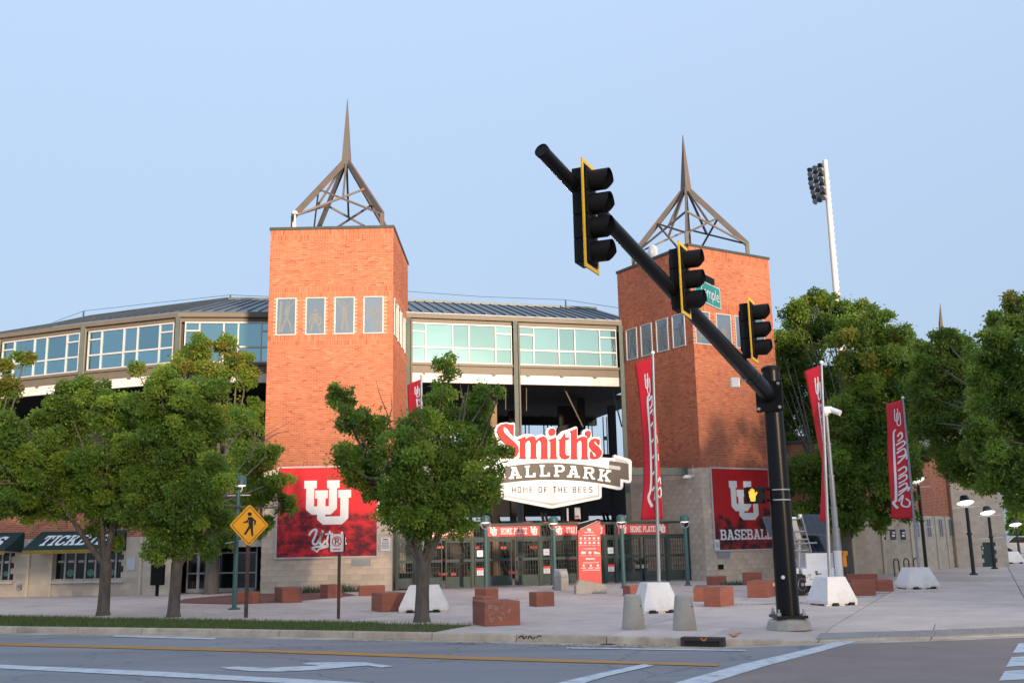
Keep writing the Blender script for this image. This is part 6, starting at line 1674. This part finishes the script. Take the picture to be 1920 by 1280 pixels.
# ================================================================== SURVEILLANCE TRAILER
tc_ = G(1540, 1116); TY = tc_.y+.3
V = Plane((tc_.x-4, TY), (tc_.x+4, TY))
tr = thing('camera_trailer', Vector((tc_.x, TY, 0)), 'white surveillance trailer with solar panels and folded ladder frame', 'trailer')
def vbox(name, x0, y0, x1, y1, n0, n1, mat, bevel=.01):
    a, b = V.uv(x0, y0), V.uv(x1, y1); m = MB(); m.pbox(V, a[0], b[0], b[1], a[1], n0, n1); return obj(name, m, mat, tr, bevel=bevel)
body = vbox('body', 1503, 1065, 1568, 1094, -1.0, 0, 'trailer', .03)
vbox('front_box', 1492, 1065, 1501, 1090, -.9, -.05, 'trailer', .02)
vbox('battery_box', 1512, 1037, 1566, 1064.5, -.8, -.1, 'trailer', .015)
vbox('fender', 1500, 1092, 1546, 1096.5, -1.02, .03, 'trailer', .005)
m = MB(); a = V.uv(1510, 1083); b = V.uv(1521, 1076); font_text(m, V, 'L/T', a[0], a[1], b[0], b[1]-a[1], 0, .004)
for x0, y0, x1, y1 in ((1528, 1070, 1533, 1073), (1529, 1074, 1535, 1077), (1536, 1074, 1540, 1076), (1519, 1085, 1524, 1086)):
    a, b = V.uv(x0, y0), V.uv(x1, y1); m.pbox(V, a[0], b[0], b[1], a[1], .0005, .004)
obj('lettering', m, 'ink', tr, kind='stuff')
for x, n in ((1500, .02), (1521, -.85)):
    a = V.uv(x, 1105); rr_ = V.uv(x, 1105)[1]; rr_ = .30
    o_ = V.pt(a[0], rr_, n); ax = Vector((.55, -.83, 0)) if n > 0 else Vector((.45, -.9, 0))
    m = MB(); m.lathe(o_, [(rr_*.62, -.09), (rr_*.97, -.08), (rr_, -.04), (rr_, .04), (rr_*.97, .08), (rr_*.62, .09)], 24, ax); wh = obj('wheel', m, 'rubber', tr, smooth=True)
    m = MB(); m.lathe(o_+ax*.085, [(rr_*.62, 0), (rr_*.55, .01), (rr_*.5, -.02), (rr_*.2, -.01), (rr_*.16, .03), (.01, .035)], 18, ax); obj('rim', m, 'galv', wh)
for (x0, y0, x1, y1) in ((1516, 964, 1563, 1000), (1523, 1004, 1566, 1036), (1446, 968, 1486, 1004)):
    pts = [V.pt(*V.uv(x0+ (8 if y1 > 1010 else 4), y1), -.45), V.pt(*V.uv(x1+2, y1), -.45), V.pt(*V.uv(x1-4, y0), -.9), V.pt(*V.uv(x0-2, y0), -.9)]
    m = MB(); up = Vector((0, .03, .03)); m.hexa(pts, [p+up for p in pts])
    pn = obj('solar_panel', m, 'solar', tr)
    m = MB()
    for f in (.0, .25, .5, .75, 1.0):
        m.bar(pts[0].lerp(pts[1], f)-up*.6, pts[3].lerp(pts[2], f)-up*.6, .012, .012)
    obj('cell_line', m, 'seam', pn)
frm = MB()
lad = thing('ladder_frame', V.pt(*V.uv(1500, 1030), -.3)-parent_loc(tr)); lad.parent = tr
for (x0, y0, x1, y1) in ((1485, 970, 1503, 1050), (1508, 968, 1526, 1034), (1484, 1020, 1501, 1060)):
    m = MB(); m.tube([V.pt(*V.uv(x0, y0), -.25), V.pt(*V.uv(x1, y1), -.25)], .022, 8); obj('rail', m, 'galv', lad)
for (x0, y0, x1, y1) in ((1484, 973, 1506, 971), (1486, 996, 1513, 995), (1487, 1012, 1520, 1010), (1490, 1019, 1536, 1017), (1490, 1032, 1520, 1031)):
    m = MB(); m.tube([V.pt(*V.uv(x0, y0), -.22), V.pt(*V.uv(x1, y1), -.22)], .022, 8); obj('rung', m, 'galv', lad)
m = MB(); m.prism(V, [V.uv(1488, 974), V.uv(1498, 974), V.uv(1509, 1012), V.uv(1498, 1012)], -.3, -.27); obj('plate', m, 'galv', lad)
vbox('cap_box', 1486, 968, 1497, 972, -.4, -.2, 'lens'); vbox('cap_box', 1503, 963, 1509, 970, -.4, -.25, 'lens')
m = MB(); m.tube([V.pt(*V.uv(1503, 1066), -.3), V.pt(*V.uv(1503, 1012), -.3)], .075, 10); obj('jack_post', m, 'galv', tr, smooth=True)
a = V.uv(1574, 1090); b = V.uv(1563, 775)
m = MB(); x0 = a[0]; lv = [V.uv(1572, y)[1] for y in (1088, 1032, 990, 950, 890, 830, 775)]
rs = [.11, .10, .085, .075, .06, .048, .038]; zprev = lv[0]
for q in range(6):
    m = MB(); f0 = (lv[q]-lv[0])/(lv[-1]-lv[0]); f1 = (lv[q+1]-lv[0])/(lv[-1]-lv[0])
    m.tube([V.pt(a[0], lv[q]-.02, .05), V.pt(a[0], lv[q+1], .05)], rs[q], 12); m.lathe(V.pt(a[0], lv[q+1], .05), [(rs[q]+.012, -.05), (rs[q]+.012, 0), (rs[q]*.7, .012)], 12); obj('mast_section', m, 'lens' if q < 1 else 'galv', tr, smooth=True)
tp_ = V.pt(a[0], lv[-1], .05)
hd1 = thing('camera_head', tp_-parent_loc(tr)); hd1.parent = tr
m = MB(); m.box(tp_+Vector((-.02, 0, .10)), (.36, .22, .2)); obj('housing', m, 'lens', hd1, bevel=.03)
m = MB(); m.tube([tp_+Vector((.14, -.05, .10)), tp_+Vector((.34, -.22, -.02))], [.085, .085], 14); obj('camera_barrel', m, 'lens', hd1, smooth=True)
m = MB(); m.lathe(tp_+Vector((-.02, 0, -.0)), [(.05, -.07), (.09, -.03), (.1, .02)], 12); obj('dome', m, 'lens', hd1, smooth=True)
for x, y, gx, s in ((1441, 1095, 1124, -1), (1611, 1094, 1121, 1)):
    p = V.pt(*V.uv(x, y), .05); og = thing('outrigger', p-parent_loc(tr)); og.parent = tr
    m = MB(); m.box(p, (.19, .13, .13)); obj('orange_cap', m, 'plastic_orange', og, bevel=.01)
    m = MB(); m.tube([p+Vector((.02, 0, .12)), Vector((p.x+.02, p.y, .16))], .035, 10); obj('sleeve', m, 'blackm', og)
    m = MB(); m.tube([Vector((p.x+.02, p.y, .18)), Vector((p.x+.02, p.y, .01))], .028, 10); m.lathe(Vector((p.x+.02, p.y, 0)), [(.11, 0), (.11, .015)], 14); obj('jack_foot', m, 'galv', og)
    e = V.pt(*V.uv(1500 if s < 0 else 1560, 1096), -.1); m = MB(); m.bar(p, Vector((e.x, e.y, p.z)), .06, .06); m.box(p+Vector((-s*.16, -.01, 0)), (.12, .09, .09)); obj('beam', m, 'galv', og)
m = MB(); a = V.uv(1582, 1050); p = V.pt(a[0], a[1], .05); m.box(p, (.1, .1, .35)); m.box(p+Vector((.03, -.02, .2)), (.12, .1, .12)); obj('control_box', m, 'plastic_orange', tr)

# ================================================================== PLANTS
def grass_clump(px, py, h, label, n=260, r=.28):
    c = G(px, py)
    pos = np.array(c)[None]+np.stack([RNG.normal(0, r, n), RNG.normal(0, r*.5, n), np.zeros(n)], 1)
    V_, Q_, C_ = blades(n, pos, h*.4, h, .012, np.array([(0.07, 0.11, 0.045), (0.10, 0.13, 0.06), (0.05, 0.085, 0.035)]))
    t = thing('grass_clump', c, label, 'plant', 'tufts of ornamental grass by the walls')
    np_mesh('blades', V_, Q_, 'grassblade', t, C_, 'stuff')
grass_clump(499, 1109, .30, 'green tuft at the left foot of the left tower'); grass_clump(545, 1108, .42, 'green tuft behind the red block left of the parking sign')
grass_clump(582, 1111, .36, 'green tuft between two red blocks at the left tower'); grass_clump(651, 1109, .38, 'green tuft right of the parking sign post at the tower wall')
grass_clump(1383, 1096, .22, 'low green tuft between red blocks at the right tower')

# ================================================================== TREES
LG = np.array([(0.125, 0.215, 0.028), (0.150, 0.245, 0.032), (0.098, 0.180, 0.025), (0.215, 0.305, 0.040)])
LY = np.array([(0.19, 0.25, 0.03), (0.21, 0.23, 0.032), (0.16, 0.245, 0.03), (0.21, 0.20, 0.034)])  # yellower leaves: sunlight on the crown tops put into the tint
LDk = np.array([(0.100, 0.180, 0.026), (0.122, 0.208, 0.030), (0.165, 0.250, 0.036)])
def tree(label, base, tr_r, fork_z, lobes, n_leaf, leaf, cols, sun_tint=None, lean=0.0, stems=1, twigs=()):
    c = Vector(base)
    T = thing('tree', c, label, 'tree', 'trees around the plaza')
    L = []
    for k, lb in enumerate(lobes):
        px, py, r = lb[:3]; off = lb[3] if len(lb) > 3 else (random.uniform(-.5, .5)*r/18)
        p = atY(px, py, c.y+off*.55); L.append((p, r*p.y/F*1.02, (lb[4] if len(lb) > 4 else 0)))
    m = MB(); fk = c+Vector((lean, 0, fork_z))
    m.tube([c+Vector((0, 0, -.05)), c+Vector((0, 0, .12)), c+Vector((lean*.3, .02, fork_z*.5)), fk], [tr_r*1.35, tr_r*1.05, tr_r*.92, tr_r*.95], 14)
    forks = []
    nf = 4
    xs_ = sorted(L, key=lambda q: q[0].x); 
    for i in range(nf):
        grp = xs_[i*len(xs_)//nf:(i+1)*len(xs_)//nf]
        cen = sum((q[0] for q in grp), Vector((0, 0, 0)))/max(1, len(grp))
        e = fk.lerp(cen, .55)+Vector((0, random.uniform(-.3, .3), .2))
        mid = fk.lerp(e, .5)+Vector((0, 0, -.12))
        m.tube([fk+Vector((0, 0, -.15)), mid, e], [tr_r*.6, tr_r*.45, tr_r*.3], 9)
        forks.append((e, grp))
    tips = []
    for e, grp in forks:
        for p, r, wv in grp:
            mid = e.lerp(p, .5)+Vector((random.uniform(-.15, .15), random.uniform(-.15, .15), -.08))
            m.tube([e, mid, p], [tr_r*.26, tr_r*.16, .014], 7)
            for q in range(5):
                dv = Vector((random.gauss(0, 1), random.gauss(0, 1), random.gauss(.3, 1))).normalized()
                m.tube([p.lerp(mid, .3*random.random()), p+dv*r*.45+Vector((0, 0, .03)), p+dv*r*.92], [.014, .009, .004], 5)
    for tw in twigs:
        pts = [atY(x, y, c.y-.2) for x, y in tw]; m.tube(pts, [.018-.014*i/(len(pts)-1) for i in range(len(pts))], 5)
    obj('trunk', m, 'bark', T, smooth=True)
    tot = sum(r*r for _, r, _ in L)
    P_, O_, C_ = [], [], []
    for p, r, wv in L:
        nl = max(60, int(n_leaf*r*r/tot)); ns = 11
        d = RNG.normal(0, 1, (ns, 3))*np.array([1, 1, .85])+np.array([0, 0, .12]); d /= np.linalg.norm(d, axis=1)[:, None]
        sc = np.array(p)[None]+d*(r*RNG.uniform(.38, .86, ns))[:, None]
        sr = r*RNG.uniform(.26, .46, ns)
        tint = cols[RNG.integers(0, len(cols), ns)]*RNG.uniform(.75, 1.25, (ns, 1))
        if sun_tint is not None:
            wm = RNG.random(ns) < wv
            tint[wm] = sun_tint[RNG.integers(0, len(sun_tint), int(wm.sum()))]*RNG.uniform(.85, 1.2, (int(wm.sum()), 1))
        w = sr**2/np.sum(sr**2); idx = RNG.choice(ns, nl, p=w)
        dd = RNG.normal(0, 1, (nl, 3))+np.array([0, 0, .25]); dd /= np.linalg.norm(dd, axis=1)[:, None]
        rad = sr[idx]*RNG.uniform(.35, 1.0, nl)**.5*(1+RNG.normal(0, .12, nl))
        pos = sc[idx]+dd*rad[:, None]*np.array([1.05, 1.05, .80])
        k = int(nl*.10)
        e = RNG.normal(0, 1, (k, 3)); e /= np.linalg.norm(e, axis=1)[:, None]; pos[:k] = np.array(p)[None]+e*(r*RNG.uniform(.2, 1.08, k))[:, None]
        P_.append(pos); O_.append(dd); C_.append(tint[idx])
    P_, O_, C_ = np.concatenate(P_), np.concatenate(O_), np.concatenate(C_); n = len(P_)
    C_ = C_*RNG.uniform(.82, 1.2, (n, 1))
    dr = O_*.55+RNG.normal(0, .75, (n, 3))+np.array([0, 0, -.45]); dr /= np.linalg.norm(dr, axis=1)[:, None]
    rv = RNG.normal(0, 1, (n, 3))+np.array([0, 0, .0]); sd_ = np.cross(dr, rv); sd_ /= np.linalg.norm(sd_, axis=1)[:, None]
    nrm = np.cross(sd_, dr)
    ll = leaf*RNG.uniform(.75, 1.35, n)[:, None]; wv_ = ll*.27
    mid = P_+dr*ll*.45+nrm*ll*.07
    Vv = np.stack([P_, mid+sd_*wv_, P_+dr*ll, mid-sd_*wv_], 1).reshape(-1, 3)
    np_mesh('crown', Vv, np.arange(4*n).reshape(-1, 4), 'leaf', T, np.repeat(C_, 4, 0), 'stuff')
    return T
tree('leafy green street tree in front of the gate and left tower', G(791, 1165), .155, 1.25,
     [(836, 688, 27, 0, .0), (824, 742, 30), (905, 742, 30), (872, 785, 48), (936, 735, 12), (640, 750, 28), (655, 790, 34), (700, 800, 42), (632, 733, 16), (645, 865, 36), (690, 868, 46), (740, 850, 58), (780, 800, 46), (830, 850, 66), (900, 840, 50), (768, 925, 66), (850, 925, 62), (700, 915, 34), (905, 905, 40), (790, 985, 50), (855, 978, 40), (735, 970, 34), (945, 848, 20), (920, 930, 24), (660, 890, 26), (820, 960, 40), (750, 900, 40)], 62000, .076, LG, LY, 0.04,
     twigs=[[(735, 830), (728, 780), (712, 740), (704, 710)], [(728, 790), (735, 765), (733, 735)], [(868, 790), (876, 740), (880, 712)], [(860, 790), (868, 750), (862, 715)], [(885, 790), (905, 760), (918, 730)]])
tree('broad leafy tree at the left in front of the ticket awning', G(193, 1153), .15, 1.35,
     [(168, 728, 34), (118, 742, 30), (205, 772, 46), (142, 800, 50), (90, 850, 50), (200, 850, 58), (140, 910, 60), (62, 905, 44), (222, 930, 48), (190, 970, 34), (110, 950, 40), (218, 1016, 15), (35, 940, 36), (178, 990, 16), (250, 860, 40), (75, 790, 28), (235, 965, 34), (165, 950, 36), (60, 960, 26), (180, 900, 44), (110, 880, 40), (250, 790, 34)], 85000, .082, LG, None, 0)
tree('leafy tree right of the ticket awning, behind the yellow walking sign', G(325, 1156), .145, 1.3,
     [(300, 722, 36), (352, 745, 42), (262, 762, 38), (392, 735, 34), (320, 800, 52), (272, 850, 46), (382, 805, 48), (350, 870, 56), (292, 920, 48), (402, 895, 48), (345, 955, 52), (402, 970, 40), (300, 985, 36), (332, 1028, 24), (455, 800, 34, 9), (470, 855, 42, 9), (462, 925, 42, 9), (510, 905, 36, 9), (532, 950, 26, 9), (485, 985, 26, 9), (505, 850, 26, 9), (430, 1005, 26, 9), (350, 1005, 40), (385, 1030, 26, 8), (290, 1035, 24), (265, 960, 36), (310, 890, 44), (355, 820, 40), (250, 905, 36), (375, 930, 40)], 105000, .080, LG, LY, 0.03, twigs=[[(470, 860), (478, 830), (486, 805)], [(470, 850), (500, 815), (545, 790)], [(490, 830), (520, 812), (540, 808)]])
tree('taller tree with yellowish sunlit top behind the left pair of trees', G(396, 1113), .26, 2.2,
     [(378, 655, 30, 0, .75), (425, 648, 26, 0, .8), (445, 680, 32, 0, .75), (345, 692, 34, 0, .6), (462, 708, 26, 0, .7), (402, 702, 38, 0, .5), (480, 775, 32, 0, .4), (505, 800, 22, 0, .6), (430, 780, 46, 0, .3), (500, 840, 34, 0, .2), (460, 870, 44), (520, 870, 26), (430, 950, 55), (370, 900, 60), (255, 690, 16, 0, .6), (310, 705, 28, 0, .5)], 52000, .115, LG, LY, 0)
tree('partly cropped tree at the left picture edge with a sunlit sprig', Vector((-14.4, 25.0, 0)), .17, 1.6,
     [(4, 690, 24, 0, .8), (46, 672, 20, 0, .8), (18, 728, 26, 0, .6), (-30, 760, 50), (0, 820, 44), (38, 860, 38), (18, 930, 46), (-40, 880, 70), (58, 905, 28), (-80, 820, 70), (-20, 940, 40)], 40000, .09, LG, LY, 0)
tree('large dense tree behind the trailer and the signal pole', Vector((13.0, 40.0, 0)), .2, 2.4,
     [(1530, 568, 28, 11, .25), (1487, 590, 34, 11, .2), (1585, 585, 34, 11, .25), (1637, 602, 36, 0, .25), (1688, 632, 34, 0, .3), (1480, 650, 40, 11, 0), (1540, 640, 46, 11, .2), (1600, 660, 52, 0, .3), (1665, 682, 46, 0, .3), (1490, 730, 46, 11, 0), (1560, 730, 56, 11, .2), (1630, 750, 56, 0, .2), (1692, 742, 40), (1482, 810, 42, 11, 0), (1540, 820, 56, 11, 0), (1610, 830, 60), (1680, 825, 46), (1500, 890, 46), (1570, 910, 60), (1640, 900, 50), (1600, 962, 34), (1545, 955, 36), (1475, 895, 30), (1700, 885, 30), (1655, 945, 26), (1712, 680, 24), (1455, 700, 26, 11, 0), (1460, 770, 28, 11, 0), (1515, 690, 36, 11, 0), (1640, 850, 46), (1520, 770, 44, 11, 0), (1590, 780, 50), (1660, 780, 40), (1560, 870, 50), (1690, 960, 24), (1725, 770, 26), (1465, 850, 26, 11, 0), (1620, 700, 40), (1500, 960, 26), (1690, 930, 26), (1650, 975, 24), (1585, 985, 26), (1700, 800, 30), (1508, 598, 36, 11, .2), (1560, 612, 40, 11, .2), (1612, 622, 42, 4, .2), (1660, 640, 40, 4, .3), (1460, 640, 28, 11), (1712, 662, 28, 4, .2), (1700, 705, 36, 4, .2), (1552, 570, 26, 11, .2), (1610, 585, 28, 6, .2), (1470, 700, 36, 11), (1500, 660, 40, 11), (1720, 720, 30, 6), (1728, 800, 26, 6), (1640, 690, 40, 4)], 165000, .135, LDk, LY, 0)
tree('large dark tree overhanging the right picture edge', Vector((17.4, 27.5, 0)), .22, 2.2,
     [(1905, 572, 30, 0, .2), (1925, 620, 50, 0, .1), (1868, 640, 34), (1766, 632, 24, 13), (1752, 682, 42, 13), (1812, 684, 42, 13), (1745, 745, 36, 13), (1830, 742, 48, 13), (1762, 800, 44, 13), (1822, 800, 56, 13), (1882, 775, 60), (1800, 860, 52, 13), (1870, 860, 62), (1925, 820, 64), (1835, 892, 36, 13), (1912, 915, 44), (1900, 700, 52), (1925, 740, 56), (1980, 700, 80), (1990, 840, 80), (1850, 700, 44), (1780, 735, 38, 13), (1850, 820, 46), (1780, 850, 40, 13), (1900, 880, 50), (1840, 880, 40, 13), (1735, 790, 26, 13), (1800, 640, 26, 13), (1890, 740, 46), (1940, 900, 46), (1785, 872, 28, 24), (1762, 850, 26, 24), (1722, 850, 24, 24), (1815, 880, 30, 24), (1760, 760, 36, 20), (1735, 700, 26, 20), (1790, 662, 34, 13), (1842, 668, 36, 8), (1885, 615, 34, 4), (1722, 722, 28, 16), (1862, 600, 20, 4), (1780, 700, 40, 13), (1850, 730, 40, 6), (1760, 780, 40, 16), (1725, 770, 28, 18)], 165000, .105, LDk, LY, 0)
tree('distant tree at the far right beyond the end wall', Vector((48, 92, 0)), .3, 2.4,
     [(1898, 985, 18), (1916, 970, 26), (1892, 955, 18), (1920, 1005, 20), (1935, 985, 24), (1905, 940, 24)], 6000, .28, LG, LY, 0)
# distant parked car glimpsed past the end wall
c = G(1905, 1046); cr = thing('parked_car', c, 'distant parked silver car at the right picture edge', 'car')
m = MB(); CP = Plane((c.x-2, c.y), (c.x+3, c.y+.3))
m.prism(CP, [(1.0, .28), (4.6, .28), (4.75, .6), (4.6, .85), (3.9, .95), (3.3, 1.38), (2.0, 1.40), (1.5, .98), (.95, .85), (.9, .5)], -1.6, 0); obj('body', m, 'carbody', cr, bevel=.05)
m = MB(); m.prism(CP, [(1.68, .98), (2.08, 1.33), (3.22, 1.32), (3.68, .97)], -.001, .01); obj('side_window', m, 'darkglass', cr)
for u in (1.6, 4.0):
    m = MB(); m.lathe(CP.pt(u, .32, .02), [(.32, -.1), (.33, 0), (.2, .02)], 18, CP.N); obj('wheel', m, 'rubber', cr)
